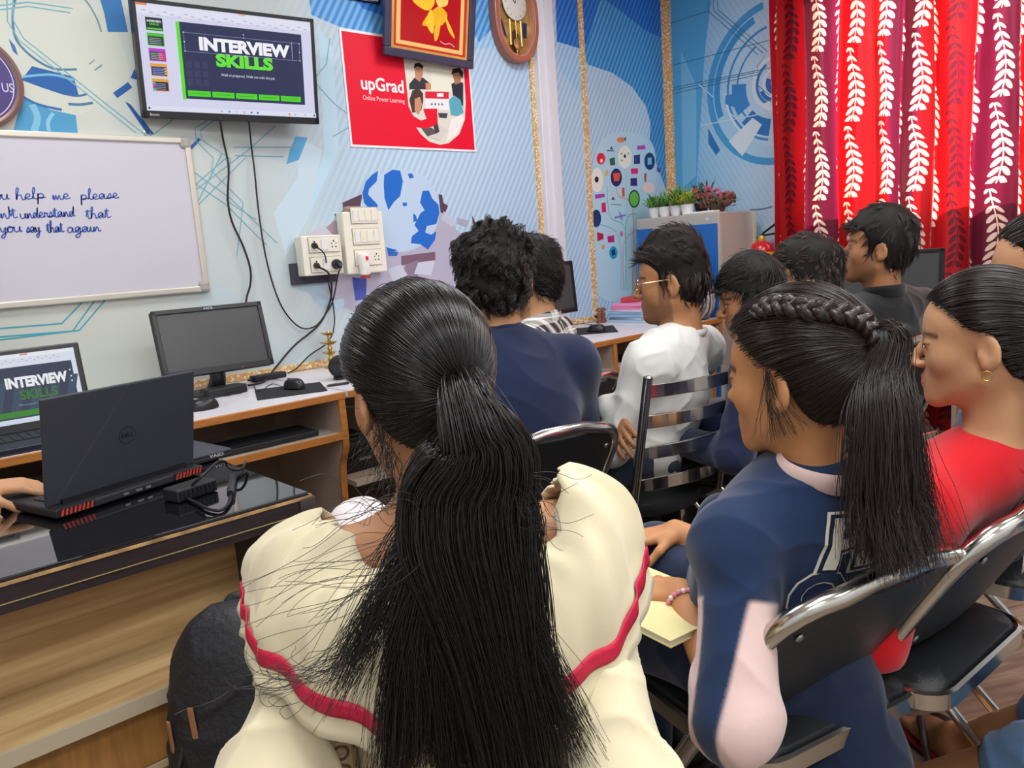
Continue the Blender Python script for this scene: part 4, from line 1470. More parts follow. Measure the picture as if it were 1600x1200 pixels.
q = Print(F((0, 0, 0)), F.u, F.v, F.n, lift=0.0006)
q.ring(0.005, 0.118, 0.0185, 0.0198, '#191b20', n=40)
for a_ in ((-0.052, 0.205), (-0.165, 0.01)):
    pass
q.line([(-0.160, 0.004), (-0.002, 0.215)], 0.0006, '#6b6a66')
q.line([(-0.002, 0.215), (0.04, 0.17)], 0.0004, '#3c3e46')
q.text('DELL', 0.005, 0.1135, 0.009, '#14161a', 0.02, 'CENTER', width=0.028)
q.build('lid_emblem', lid)
qb = Print(FB((0, -0.036, 0)), np.array([math.cos(0.271), math.sin(0.271), 0]), (0, 0, 1), np.array([math.sin(0.271), -math.cos(0.271), 0]))
qb.text('G', -0.172, 0.006, 0.008, '#d0502c', 0.03)
qb.build('front_mark', lap)

# second laptop on the far desk with the slide on its screen
F = Frame((0.425, 2.79, 0.768), -0.03, -0.20)
l2w, l2h = 0.43, 0.262
F.c = np.array([on_y(142, 645, 2.79)[0] - l2w / 2 + 0.006, 2.79, 0.768])
la2 = thing('laptop', 'open laptop on the desk mirroring the interview skills slide', 'laptop', (F.c[0], 2.79, DZ))
lid2 = MB().box((-l2w / 2, 0, -0.01), (l2w / 2, l2h, 0.0), m_blk, F).build('lid', la2, bevel=0.005)
q = Print(F.c, F.u, F.v, F.n, emit=0.85, lift=0.0008)
q.rect(-l2w / 2 + 0.018, 0.03, l2w / 2 - 0.018, l2h - 0.016, '#dfe6f4')
q.rect(-l2w / 2 + 0.018, l2h - 0.028, l2w / 2 - 0.018, l2h - 0.016, '#eef1f8')
for k in range(16):
    q.rect(0.0 + k * 0.011 - 0.02, l2h - 0.036 - 0.006 * (k % 2), 0.007 + k * 0.011 - 0.02, l2h - 0.034 - 0.006 * (k % 2), '#aab4c8')
q.rect(0.045, l2h - 0.022, 0.066, l2h - 0.018, '#e8744c')
q.rect(-0.15, 0.045, l2w / 2 - 0.032, l2h - 0.056, '#3a4258')
for k in range(5):
    q.poly([(-0.06 + k * 0.05, 0.06), (-0.035 + k * 0.05, 0.06), (-0.005 + k * 0.05, 0.16), (-0.03 + k * 0.05, 0.16)], '#445066')
q.text('INTERVIEW', 0.076, 0.142, 0.030, '#f5f6fa', 0.055, 'CENTER', width=0.172)
q.text('SKILLS', 0.076, 0.102, 0.028, '#3d7a34', 0.03, 'CENTER', width=0.105)
q.text('Walk in prepared. Walk out with the job.', 0.07, 0.083, 0.006, '#8fa0c0', 0.0, 'CENTER', width=0.11)
q.rect(-0.14, 0.05, l2w / 2 - 0.04, 0.068, '#3f8a34')
q.rect(-l2w / 2 + 0.018, 0.03, l2w / 2 - 0.018, 0.041, '#d4e0f2')
q.disc(0.13, 0.0355, 0.003, '#2f7cd8', n=10)
q.disc(0.145, 0.0355, 0.003, '#2f68c8', n=10)
for v in (0.155, 0.175, 0.14):
    q.disc(0.174, v, 0.0025, '#e8ecfa', n=8)
q.build('screen', lid2)
Print(F.c, F.u, F.v, F.n, lift=0.001).text('SONY', 0.14, 0.012, 0.007, '#a8acb4', 0.02, 'CENTER', width=0.028).build('logo_print', lid2)
FB2 = lambda p: np.array([F.c[0] + p[0], F.c[1] - p[1], DZ + 0.001 + p[2]])
MB().box((-l2w / 2, -0.005, 0), (l2w / 2, 0.25, 0.02), mat('navy_black_plastic', '#1b2030', 0.45), FB2, bevel=0.004).build('base', la2)
keyboard_mesh(la2, lambda p: FB2((p[0], p[1] + 0.03, p[2])), 0.36, 0.12, 0.0198)

# closed slim black laptop on the teacher table behind the vents
cb = np.array([0.66, 2.02, TZ])
a0 = on_z(437, 708, TZ + 0.02)
slim = thing('closed_laptop', 'slim closed black laptop lying behind the dark grey laptop', 'laptop', (0.62, 2.03, TZ))
Fs = lambda p: np.array([0.62, 2.035, TZ + 0.003]) + np.array([math.cos(0.12), math.sin(0.12), 0]) * p[0] + np.array([-math.sin(0.12), math.cos(0.12), 0]) * p[1] + np.array([0, 0, p[2]])
MB().box((-0.17, -0.06, 0), (0.17, 0.16, 0.012), m_blk_matt, Fs, bevel=0.003).build('base', slim)
MB().box((-0.17, -0.06, 0.0125), (0.17, 0.16, 0.021), m_lidgrey, Fs, bevel=0.003).build('lid', slim)
qs = Print(Fs((0.125, -0.0605, 0.008)), np.array([math.cos(0.12), math.sin(0.12), 0]), (0, 0, 1), np.array([math.sin(0.12), -math.cos(0.12), 0]))
qs.text('VAIO', 0, 0, 0.008, '#b8b8bc', 0.02, 'CENTER', width=0.04)
qs.build('logo_print', slim)

# ------------------------------------------------------------------ teacher table with a black glass top
m_bglass = mat('black_glass', '#0c0d11', 0.04, spec=0.8, coat=0.4)
m_tedge = mat('dark_laminate', '#2a2125', 0.35, noise=0.2, scale=15, stretch=(2, 2, 8))
m_gilt = mat('gilt_line', '#b9a06a', 0.4, metal=0.3)
m_oak = mat('pale_oak', '#c0a071', 0.42)
g = NT(m_oak)
co, x, y, z = g.coord('Object')
mp = g.new('ShaderNodeMapping')
mp.inputs['Scale'].default_value = (0.9, 12, 14)
g.L.new(co, mp.inputs[0])
nz = g.new('ShaderNodeTexNoise')
nz.inputs['Scale'].default_value = 2.2
nz.inputs['Detail'].default_value = 7
nz.inputs['Distortion'].default_value = 0.6
g.L.new(mp.outputs[0], nz.inputs[0])
rp = g.new('ShaderNodeValToRGB')
for q_, (p_, c_) in zip(rp.color_ramp.elements, ((0.33, '#a98658'), (0.68, '#d3b583'))):
    q_.position, q_.color = p_, (*lin(c_), 1)
g.L.new(nz.outputs[0], rp.inputs[0])
pl = g.math('FRACT', g.math('MULTIPLY', z, 9.0))
g.L.new(g.mix(g.math('MULTIPLY', g.math('LESS_THAN', pl, 0.012), 0.5), rp.outputs[0], lin('#6b5030')), g.N['Principled BSDF'].inputs['Base Color'])
m_teak = mat('teak_drawer', '#a9783f', 0.45, noise=0.22, scale=5, stretch=(14, 1, 1.2))
TX0, TX1, TY0, TY1 = -0.7, 0.765, 1.52, 2.12
tt = thing('teacher_table', 'teacher table with a black glass top and pale oak front panel', 'table', (0.1, 1.8, 0))
MB().box((TX0, TY0 + 0.004, TZ - 0.008), (TX1 - 0.004, TY1, TZ), m_bglass, bevel=0.002).build('glass_top', tt)
MB().box((TX0, TY0, TZ - 0.062), (TX1, TY1, TZ - 0.009), m_tedge).build('top_frame', tt)
b = MB()
b.box((TX0, TY0 - 0.003, TZ - 0.013), (TX1, TY0, TZ - 0.007), mat('worn_gilt_edge', '#a8865a', 0.5, noise=0.4, scale=30))
b.box((TX0, TY0 - 0.002, TZ - 0.045), (TX1, TY0, TZ - 0.0435), m_gilt).box((TX1, TY0, TZ - 0.045), (TX1 + 0.002, TY1, TZ - 0.0435), m_gilt)
b.box((TX1, TY0, TZ - 0.013), (TX1 + 0.003, TY1, TZ - 0.007), _mats['worn_gilt_edge'])
b.build('gilt_trim', tt)
b = MB()
b.box((TX1 - 0.03, TY0 - 0.006, TZ - 0.060), (TX1 + 0.006, TY0 + 0.05, TZ - 0.010), clear_pane('clear_edge_guard', '#d8d6d0', .18))
b.build('corner_guard', tt)
PY = 1.70
MB().box((TX0, PY, 0.43), (0.66, PY + 0.018, TZ - 0.06), m_oak).build('front_panel', tt)
MB().box((TX0, 1.485, 0.425), (0.655, PY + 0.018, 0.45), m_oak).build('ledge', tt)
MB().box((TX0, 1.478, 0.423), (0.657, 1.486, 0.452), mat('ledge_pale_band', '#b9ac92', 0.5)).build('ledge_band', tt)
for k in range(3):
    z0 = 0.02 + k * 0.132
    d = MB().box((TX0, 1.51, z0 + 0.012), (0.645, 1.53, z0 + 0.128), m_teak, bevel=0.003).build('drawer_front', tt)
    MB().box((TX0, 1.505, z0 - 0.002), (0.65, 1.53, z0 + 0.010), mat('drawer_pale_strip', '#cbb893', 0.5)).build('pale_strip', d)
MB().box((0.655, 1.53, 0.0), (0.675, 2.05, TZ - 0.062), m_tedge).build('end_panel', tt)
MB().box((0.70, 1.60, 0.0), (0.74, 1.66, TZ - 0.062), m_tedge).build('leg', tt)
MB().box((0.70, 2.02, 0.0), (0.74, 2.08, TZ - 0.062), m_tedge).build('leg', tt)
MB().box((TX0, 2.02, 0.0), (TX0 + 0.04, 2.08, TZ - 0.062), m_tedge).build('leg', tt)
MB().cyl((0.688, 1.57, 0.0), (0.688, 1.57, TZ - 0.062), 0.006, m_wht, n=10).build('white_conduit', tt)

# laptop charger and its lead on the glass table
ch = thing('laptop_charger', 'ribbed black laptop charger block on the glass table', 'charger', on_z(292, 760, TZ))
pc_ = on_z(300, 775, TZ)
Fc = lambda p: np.array([pc_[0], pc_[1], TZ + 0.001]) + np.array([math.cos(0.25), math.sin(0.25), 0]) * p[0] + np.array([-math.sin(0.25), math.cos(0.25), 0]) * p[1] + np.array([0, 0, p[2]])
b = MB().box((-0.05, -0.025, 0), (0.05, 0.03, 0.028), m_blk_matt, Fc, bevel=0.004)
cb_ = b.build('block', ch)
b = MB()
for k in range(9):
    b.box((-0.046 + k * 0.0105, -0.0275, 0.004), (-0.040 + k * 0.0105, -0.0245, 0.024), m_blk, Fc)
b.build('ribs', cb_)
zt = TZ + 0.005
cable('charger_lead', [on_z(300, 758, TZ + 0.03), on_z(318, 742, TZ + 0.05), on_z(340, 722, TZ + 0.06), on_z(352, 722, TZ + 0.045), on_z(360, 732, TZ + 0.028), on_z(372, 734, TZ + 0.024), on_z(380, 730, TZ + 0.02),
                       on_z(384, 722, TZ + 0.015), on_z(376, 740, zt), on_z(366, 748, zt), on_z(362, 765, zt), on_z(358, 785, zt), on_z(345, 797, zt), on_z(325, 795, zt), on_z(305, 785, zt), on_z(290, 778, zt)], 0.0034,
      'black charger lead curling over the glass table top')
b = MB()
b.tube([on_z(364, 745, zt + 0.004), on_z(360, 772, zt + 0.004)], 0.008, m_blk, 12)
tag(b.build('cable_filter'), 'small black barrel filter on the charger lead', 'cable filter')
tag(MB().box((0.115, 1.60, TZ + 0.0005), (0.24, 1.78, TZ + 0.002), mat('paper_white', '#e6e6e2', 0.7), lambda p: np.array([p[0] + 0.15 * (p[1] - 1.6), p[1], p[2]])).build('paper_sheet'),
    'white sheet of paper lying under the left end of the dark grey laptop', 'paper') if False else None

# power brick, hub, mice, pads
def brick(name, px, py, w, d, h, yaw, label, cat, m=m_blk_matt):
    c = on_z(px, py, DZ)
    o = thing(name, label, cat, (c[0], c[1], DZ), yaw)
    MB().box((-w / 2, -d / 2, 0.001), (w / 2, d / 2, h), m, bevel=0.005).build('case', o, world=False)
    MB().tube([(-w / 2 + 0.002, 0, h / 2), (-w / 2 - 0.02, 0, h / 2)], [0.008, 0.005], m_blk, 10).build('strain_relief', o, world=False)
    return o


brick('power_brick', 351, 617, 0.16, 0.07, 0.034, 0.10, 'black power brick on the desk in front of the monitor stand', 'power brick')
brick('usb_hub', 420, 593, 0.15, 0.045, 0.026, 0.05, 'long black hub lying against the wall at the back of the desk', 'hub')


def mouse(px, py, label, yaw=0.3, z=DZ, cat='computer mouse'):
    c = on_z(px, py, z)
    o = thing('computer_mouse', label, cat, (c[0], c[1], z), yaw)
    b = MB()
    V, F_ = [], []
    nu, nv = 24, 8
    for j in range(nv + 1):
        t = j / nv * PI / 2
        for i in range(nu):
            a = 2 * PI * i / nu
            V.append((0.031 * math.cos(a) * math.cos(t) ** 0.6, 0.054 * math.sin(a) * math.cos(t) ** 0.6, 0.004 + 0.036 * math.sin(t) * (1 + 0.12 * -math.sin(a) * math.cos(t))))
    for j in range(nv):
        for i in range(nu):
            F_.append((j * nu + i, j * nu + (i + 1) % nu, (j + 1) * nu + (i + 1) % nu, (j + 1) * nu + i))
    F_.append(tuple(range(nu - 1, -1, -1)))
    b.add(V, F_, m_blk, True)
    b.build('shell', o, world=False)
    MB().cyl((-0.004, 0.026, 0.031), (0.004, 0.026, 0.031), 0.009, m_rubber, n=14).build('scroll_wheel', o, world=False)
    return o


def pad(pa, pb, pcn, pd, label, z=DZ):
    P4 = [on_z(a, b_, z) for a, b_ in (pa, pb, pcn, pd)]
    m = mat('mouse_mat_cloth', '#1e1f24', 0.85, noise=0.1, scale=80)
    return tag(MB().prism([p + np.array([0, 0, 0.0005]) for p in P4], (0, 0, 0.003), m).build('mouse_mat'), label, 'mouse mat')


pad((402, 626), (512, 611), (500, 598), (398, 610), 'black mouse mat on the marble desk below the sockets')
mouse(460, 607, 'black mouse on the mat beside the desktop monitor', 0.2, DZ + 0.004)
pad((888, 525), (966, 519), (958, 509), (896, 514), 'black mouse mat on the far desk beside the stack of books')
mouse(932, 518, 'black mouse on the mat beside the stack of books', 0.3, DZ + 0.004)
tag(MB().lathe([(0.0, 0.003), (0.05, 0.0028), (0.055, 0.0005), (0.0, 0.0005)], on_z(318, 640, DZ), m_blk_matt, n=28, sx=1.3, caps=False).build('cable_reel'), 'flat dark oval case on the desk edge behind the laptop lid', 'case') if False else None
mouse(318, 640, 'dark mouse half hidden behind the laptop lid on the desk', 1.5, DZ, 'computer mouse')
cable('mouse_cable', [on_z(447, 606, DZ + 0.01), on_z(425, 600, DZ + 0.004), on_z(405, 612, DZ + 0.004), on_z(398, 600, DZ + 0.004), on_z(415, 590, DZ + 0.004)], 0.0016, 'thin mouse cable curling in front of the hub')
cable('mouse_cable', [on_z(925, 513, DZ + 0.006), on_z(922, 507, DZ + 0.004), on_z(905, 506, DZ + 0.004), on_z(890, 509, DZ + 0.004)], 0.0018, 'black mouse cable on the far desk below the gold trim')
pa, pb = on_z(510, 603, DZ + 0.006), on_z(545, 598, DZ + 0.006)
tag(MB().tube([pa, pa * 0.9 + pb * 0.1, pb], [0.0015, 0.005, 0.005], m_blk, 10).build('pen'), 'black pen lying at the desk edge beside the mouse mat', 'pen')

# keyboards on the pull-out trays
def keyboard(x0, x1, y0, z, label, mark=None):
    o = thing('keyboard', label, 'keyboard', ((x0 + x1) / 2, y0 + 0.08, z))
    MB().box((x0, y0, z + 0.001), (x1, y0 + 0.16, z + 0.024), m_blk_matt, bevel=0.005).build('case', o)
    keyboard_mesh(o, lambda p: np.array([(x0 + x1) / 2 + p[0], y0 + 0.02 + p[1], z + p[2]]), (x1 - x0) * 0.94, 0.125, 0.0235, rows=6, cols=20)
    if mark:
        Print((x0 + 0.05, y0 - 0.0005, z + 0.008), (1, 0, 0), (0, 0, 1), (0, -1, 0)).text(mark, 0, 0, 0.009, '#b0b2b4', 0.02, 'CENTER', width=0.07).build('logo_print', o)
    return o


keyboard(0.92, 1.36, DY0 + 0.05, 0.595, 'black keyboard on the pull-out tray under the desktop monitor', 'INTEX')
keyboard(2.35, 2.8, DY0 + 0.05, 0.595, 'black keyboard on the tray behind the man in navy') if False else None
keyboard(3.2, 3.64, DY0 + 0.05, 0.595, 'dark keyboard on the tray under the far desk')

# computer tower under the desk
cx0 = on_y(533, 700, 2.72)[0]
cpu = thing('computer_tower', 'black computer tower under the desk behind the long haired woman', 'computer tower', (cx0 + 0.10, 2.9, 0.381))
ztop = on_y(570, 690, 2.72)[2]
MB().box((cx0, 2.72, 0.38), (cx0 + 0.2, 3.08, max(0.5, ztop)), m_blk_matt, bevel=0.004).build('case', cpu)
MB().box((cx0 + 0.006, 2.708, 0.385), (cx0 + 0.194, 2.722, max(0.5, ztop) - 0.006), m_blk, bevel=0.005).build('front_panel', cpu)
q = Print((cx0 + 0.1, 2.7075, 0.38), (1, 0, 0), (0, 0, 1), (0, -1, 0))
q.text('INTEX', 0, max(0.5, ztop) - 0.38 - 0.075, 0.011, '#a8aaae', 0.02, 'CENTER', width=0.06)
q.rect(-0.07, 0.09, 0.07, 0.092, '#3a3c40')
q.build('logo_print', cpu)

# brass oil lamp stand and webcam on the desk
m_brass = mat('polished_brass_lamp', '#c9a552', 0.25, metal=0.85)
bp = on_z(517, 572, DZ)
bp = np.array([min(bp[0], 1.93), 3.17, DZ])
bp[0] = on_y(517, 560, 3.17)[0]
lp = thing('brass_oil_lamp', 'small tiered brass oil lamp at the back of the desk', 'lamp', bp)
MB().lathe([(0.03, 0.0), (0.032, 0.006), (0.012, 0.014), (0.008, 0.03), (0.016, 0.04), (0.008, 0.05), (0.007, 0.08), (0.012, 0.09), (0.007, 0.10), (0.006, 0.15), (0.012, 0.158), (0.0, 0.175)], bp, m_brass, n=20).build('stem', lp)
for zz, rr in ((0.062, 0.03), (0.108, 0.036), (0.15, 0.03)):
    b = MB()
    V, F_ = [], []
    n = 40
    for i in range(n):
        a = 2 * PI * i / n
        r = rr * (1 + 0.28 * max(0, math.cos(5 * a)) ** 3)
        V += [(bp[0] + r * math.cos(a), bp[1] + r * math.sin(a), bp[2] + zz + 0.012), (bp[0] + r * 0.45 * math.cos(a), bp[1] + r * 0.45 * math.sin(a), bp[2] + zz),
              (bp[0] + r * 0.9 * math.cos(a), bp[1] + r * 0.9 * math.sin(a), bp[2] + zz + 0.0125)]
    for i in range(n):
        j = (i + 1) % n
        F_ += [(3 * i, 3 * i + 1, 3 * j + 1, 3 * j), (3 * i, 3 * j, 3 * j + 2, 3 * i + 2)]
    F_ += [tuple(3 * i + 2 for i in range(n)), tuple(3 * i + 1 for i in range(n - 1, -1, -1))]
    b.add(V, F_, m_brass)
    b.build('oil_tray', lp)
wp = on_z(533, 592, DZ)
spk = thing('desk_speaker', 'round black speaker on the desk beside the long haired woman', 'speaker', (wp[0], wp[1], DZ))
b = MB()
c_ = np.array([wp[0], wp[1], DZ + 0.052])
b.ball(c_, 0.047, m_blk_matt, 24, 16)
b.build('shell', spk)
MB().lathe([(0.03, 0), (0.03, 0.012)], (wp[0], wp[1], DZ + 0.001), m_blk).build('foot', spk)
MB().lathe([(0.036, 0.0), (0.036, 0.012), (0.03, 0.014), (0.012, 0.008), (0.0, 0.01)], c_ + np.array([-0.024, -0.028, 0.006]), m_blk, (-0.6, -0.75, 0.15), 24).build('speaker_cone', spk)

# ------------------------------------------------------------------ far end of the desk: books, figurines, backpack
bk0 = np.array(on_z(972, 492, DZ))
zb = DZ
bcols = ['#a9c4de', '#c6d3e4', '#8fb4d8', '#b4cfe6', '#d8dfe8', '#e87fb4', '#f09cc4']
m_pages = mat('book_pages', '#ecebe4', 0.8)
BX, BY = 3.74, 2.98
names = ['pale blue exercise book at the bottom of the stack beside the gold trim', 'grey-blue exercise book second from the bottom of the stack', 'mid blue exercise book third from the bottom of the stack',
         'light blue exercise book in the middle of the stack', 'pale grey exercise book just under the pink books', 'pink book just under the topmost pink one on the stack', 'topmost pink book on the stack']
for k, cc in enumerate(bcols):
    t = (0.017, 0.015, 0.018, 0.014, 0.012, 0.019, 0.017)[k]
    a = (0.02, -0.05, 0.06, 0.0, -0.03, 0.15, 0.05)[k]
    w_, d_ = ((0.21, 0.26), (0.2, 0.25), (0.21, 0.26), (0.2, 0.26), (0.19, 0.25), (0.17, 0.22), (0.165, 0.21))[k]
    sh = 0.008 if k < 5 else 0.0
    o = thing('book', names[k], 'book', (BX + sh * (k % 2), BY, zb), a, 'books stacked on the far desk')
    mC = mat('book_cover_%d' % k, cc, 0.45)
    MB().box((-w_ / 2, -d_ / 2, 0.0005), (w_ / 2, d_ / 2, 0.0025), mC).box((-w_ / 2, -d_ / 2, t - 0.0025), (w_ / 2, d_ / 2, t - 0.0002), mC).box((-w_ / 2, -d_ / 2, 0.001), (-w_ / 2 + 0.003, d_ / 2, t - 0.001), mC).build('cover', o, world=False)
    MB().box((-w_ / 2 + 0.002, -d_ / 2 + 0.003, 0.0024), (w_ / 2 - 0.003, d_ / 2 - 0.003, t - 0.0024), m_pages).build('pages', o, world=False)
    zb += t
tag(MB().prism([(BX - 0.06, BY + 0.06, zb + 0.0004), (BX + 0.04, BY - 0.03, zb + 0.0004), (BX + 0.06, BY + 0.07, zb + 0.0004)], (0.0, 0.0, 0.035), mat('red_cloth', '#b03a44', 0.8)).build('red_pouch', bevel=0.008, seg=3),
    'small red pouch on top of the pink books', 'pouch')
for k, (px, py) in enumerate(((943, 492), (955, 490))):
    c = on_z(px, py, DZ)
    c = np.array([3.585 + k * 0.035, 3.13, DZ])
    o = thing('wooden_figurine', ('small brown wooden figurine nearest the gold trim', 'small brown wooden figurine between its twin and the books')[k], 'figurine', c, 0, 'wooden figurines on the desk')
    MB().lathe([(0.018, 0), (0.02, 0.01), (0.014, 0.035), (0.017, 0.05), (0.011, 0.062)], c, mat('carved_wood', '#7a4a34', 0.55, noise=0.3, scale=60), n=16).build('body', o)
    MB().ball(c + np.array([0, 0, 0.07]), 0.012, mat('carved_wood_face', '#b98866', 0.55), 14, 10).build('head', o)
    MB().lathe([(0.024, 0.076), (0.02, 0.084), (0.004, 0.094)], c, _mats['carved_wood'], n=16).build('hat', o)


# ------------------------------------------------------------------ blue steel cupboard and what stands on it
m_steel = mat('grey_steel_paint', '#b1aca4', 0.4, noise=0.04, scale=5)
m_blue = mat('blue_steel_paint', '#1463b4', 0.38, noise=0.05, scale=4)
CX0, CX1, CY0, CY1, CZ = 4.02, 4.42, 2.56, 3.16, 1.36
cab = thing('steel_cupboard', 'grey steel cupboard with blue doors in the corner', 'cupboard', ((CX0 + CX1) / 2, (CY0 + CY1) / 2, 0))
MB().box((CX0, CY0, 0.03), (CX1, CY1, CZ), m_steel, bevel=0.008).build('carcass', cab)
dmid = (CY0 + CY1) / 2
for y0, y1 in ((CY0 + 0.012, dmid - 0.001), (dmid + 0.001, CY1 - 0.012)):
    d = MB().box((CX0 - 0.018, y0, 0.1), (CX0, y1, CZ - 0.065), m_blue, bevel=0.003).build('door', cab)
b = MB().box((CX0 - 0.034, dmid - 0.09, CZ - 0.085), (CX0 - 0.017, dmid + 0.15, CZ - 0.06), mat('silver_handle', '#c9cdd6', 0.3, metal=0.3), bevel=0.004)
b.build('handle', cab)
Print((CX0 - 0.0005, CY0 + 0.08, CZ - 0.035), (0, -1, 0), (0, 0, 1), (-1, 0, 0)).disc(0, 0, 0.014, '#c4c8cc', 0.01).build('badge', cab)
b = MB()
b.box((CX0 + 0.02, CY0 - 0.003, 0.1), (CX0 + 0.03, CY0, CZ - 0.05), m_steel).box((CX1 - 0.03, CY0 - 0.008, 0.05), (CX1 - 0.005, CY0, CZ), mat('cupboard_edge', '#c2b89c', 0.45))
b.build('side_seam', cab)
tag(MB().box((CX0 + 0.02, CY0 + 0.05, CZ + 0.0005), (CX0 + 0.09, CY0 + 0.27, CZ + 0.012), m_wht, bevel=0.003).build('paper_box'), 'flat white box lying along the front of the steel cupboard', 'box')


def leafy(o, c, n, r, h, mats, seed, lw=0.012, ll=0.06, up=0.9):
    rg = random.Random(seed)
    b = MB()
    for k in range(n):
        a = rg.uniform(0, 2 * PI)
        el = rg.uniform(0.25, 1.35) * up
        L = ll * rg.uniform(0.7, 1.25)
        s0 = np.array([c[0] + rg.uniform(-1, 1) * r * 0.45, c[1] + rg.uniform(-1, 1) * r * 0.45, c[2] + rg.uniform(0, h * 0.7)])
        d = np.array([math.cos(a) * math.cos(el), math.sin(a) * math.cos(el), math.sin(el)])
        sd = _n(np.cross(d, (0, 0, 1)) + 1e-6)
        dr = np.array([0, 0, -0.3 * L])
        w_ = lw * rg.uniform(0.7, 1.2)
        m = mats[rg.randrange(len(mats))]
        V = [s0 - sd * w_ * .2, s0 + sd * w_ * .2, s0 + d * L * .35 + sd * w_ * .5, s0 + d * L * .7 + sd * w_ * .42 + dr * .3, s0 + d * L + dr * .7, s0 + d * L * .7 - sd * w_ * .42 + dr * .3, s0 + d * L * .35 - sd * w_ * .5]
        b.add(V, [(0, 1, 2, 6), (6, 2, 3, 5), (5, 3, 4)], m, True)
    return b.build('foliage', o, solid=0.0008)


m_pot = mat('white_glazed_pot', '#e9e9ea', 0.3)
m_soil = mat('potting_soil', '#4a3a30', 0.9)
gA = [mat('leaf_green', '#4d8442', 0.5), mat('leaf_pale_green', '#83ae52', 0.5), mat('leaf_mid_green', '#649a4c', 0.5)]
gB = [mat('leaf_yellow_green', '#b9bb3c', 0.5), mat('leaf_lime', '#d4cc4a', 0.5), gA[1]]
gC = [mat('leaf_dark_green', '#3c5c44', 0.5), mat('leaf_blue_green', '#4c7468', 0.5)]
gD = [mat('leaf_dull_pink', '#a8746c', 0.5), mat('leaf_moss', '#6e7a50', 0.5), mat('leaf_rust', '#8c5448', 0.5)]
plants = [((4.08, 3.06), gA, 'potted plant with narrow green leaves at the far end of the cupboard', 0.036), ((4.085, 2.985), gA, 'bushy green potted plant second along the cupboard top', 0.04),
          ((4.085, 2.90), [gA[0], gA[1], gB[0]], 'mixed green potted plant in the middle of the cupboard top', 0.038), ((4.085, 2.82), gB, 'yellow-green potted plant beside the flat white box', 0.04)]
for k, ((x_, y_), gm, lb, rr) in enumerate(plants):
    o = thing('potted_plant', lb, 'plant', (x_, y_, CZ), 0, 'potted plants on the steel cupboard')
    MB().lathe([(rr * 0.72, 0.0005), (rr * 0.95, 0.03), (rr, 0.058), (rr * 1.04, 0.062), (rr * 0.9, 0.062), (rr * 0.86, 0.05)], (x_, y_, CZ), m_pot, n=24).build('pot', o)
    MB().lathe([(rr * 0.86, 0.0), (0.0, 0.004)], (x_, y_, CZ + 0.05), m_soil, caps=False).build('soil', o)
    leafy(o, (x_, y_, CZ + 0.055), 90, 0.08, 0.06, gm, 20 + k, ll=0.075)
for k, ((x_, y_), gm, lb) in enumerate((((4.24, 2.98), [gA[1], gA[2]], 'tall grassy green plant at the back of the cupboard top'), ((4.25, 2.83), gC, 'dark green leafy plant at the back of the cupboard top'))):
    o = thing('potted_plant', lb, 'plant', (x_, y_, CZ), 0, 'potted plants on the steel cupboard')
    MB().lathe([(0.03, 0.0005), (0.045, 0.07), (0.04, 0.07)], (x_, y_, CZ), mat('dark_planter', '#5a4638', 0.6), n=20).build('pot', o)
    leafy(o, (x_, y_, CZ + 0.07), 110, 0.12, 0.08, gm, 40 + k, ll=0.10, up=1.0)
o = thing('flowering_plant', 'pink flowering plant with rusty foliage near the corner of the cupboard', 'plant', (4.16, 2.66, CZ))
MB().lathe([(0.04, 0.0005), (0.055, 0.05), (0.05, 0.05)], (4.16, 2.66, CZ), _mats['dark_planter'], n=20).build('pot', o)
leafy(o, (4.16, 2.66, CZ + 0.03), 220, 0.20, 0.09, gD, 60, ll=0.055, lw=0.022)
b = MB()
rg = random.Random(5)
for k in range(16):
    c = np.array([4.12 + rg.uniform(-0.07, 0.07), 2.67 + rg.uniform(-0.1, 0.1), CZ + 0.10 + rg.uniform(0, 0.055)])
    m = mat('petal_pink', '#e85c90', 0.5) if k % 3 else mat('petal_coral', '#d8664c', 0.5)
    for j in range(5):
        a = j * 2 * PI / 5
        u_ = np.array([0, math.cos(a), math.sin(a)])
        b.add([c, c + u_ * 0.009 + np.array([-.004, 0, 0.003]), c + u_ * 0.017, c + u_ * 0.009 + np.array([.004, 0, -0.003]) + np.cross(u_, (1, 0, 0)) * 0.006], [(0, 1, 2, 3)], m)
b.build('blossoms', o, solid=0.001)

# fire extinguisher on the window wall
ey = on_x(1190, 380, 4.43)[1]
ez = on_x(1190, 376, 4.43)[2]
ex = thing('fire_extinguisher', 'red fire extinguisher with a yellow label beside the curtain', 'fire extinguisher', (4.43, ey, ez - 0.40))
m_red = mat('extinguisher_red', '#d0182a', 0.25, coat=0.4)
c_ = np.array([4.43, ey, ez - 0.40])
MB().lathe([(0.06, 0.0), (0.072, 0.02), (0.075, 0.05), (0.075, 0.34), (0.066, 0.375), (0.04, 0.395), (0.022, 0.40)], c_, m_red, n=32).build('cylinder', ex)
MB().lathe([(0.0757, 0.22), (0.0759, 0.33)], c_, mat('yellow_label', '#f0d31c', 0.4), n=32, caps=False).build('label', ex)
MB().lathe([(0.02, 0.395), (0.024, 0.41), (0.018, 0.43)], c_, mat('brass_valve', '#d6b432', 0.3, metal=0.4), n=16).build('valve', ex)
b = MB().tube([c_ + (0, 0, .43), c_ + (0, -.02, .45), c_ + (0, -.12, .51)], 0.007, m_blk, 8).tube([c_ + (0, 0, .43), c_ + (0, -.12, .44)], 0.006, m_blk, 8)
b.build('lever', ex)
MB().tube(spline([c_ + (0, .01, .425), c_ + (0, .06, .425), c_ + (0, .12, .38), c_ + (0, .145, .28), c_ + (0, .13, .15)], 6), 0.011, mat('blue_hose', '#3f7fb4', 0.45), 10).build('hose', ex)
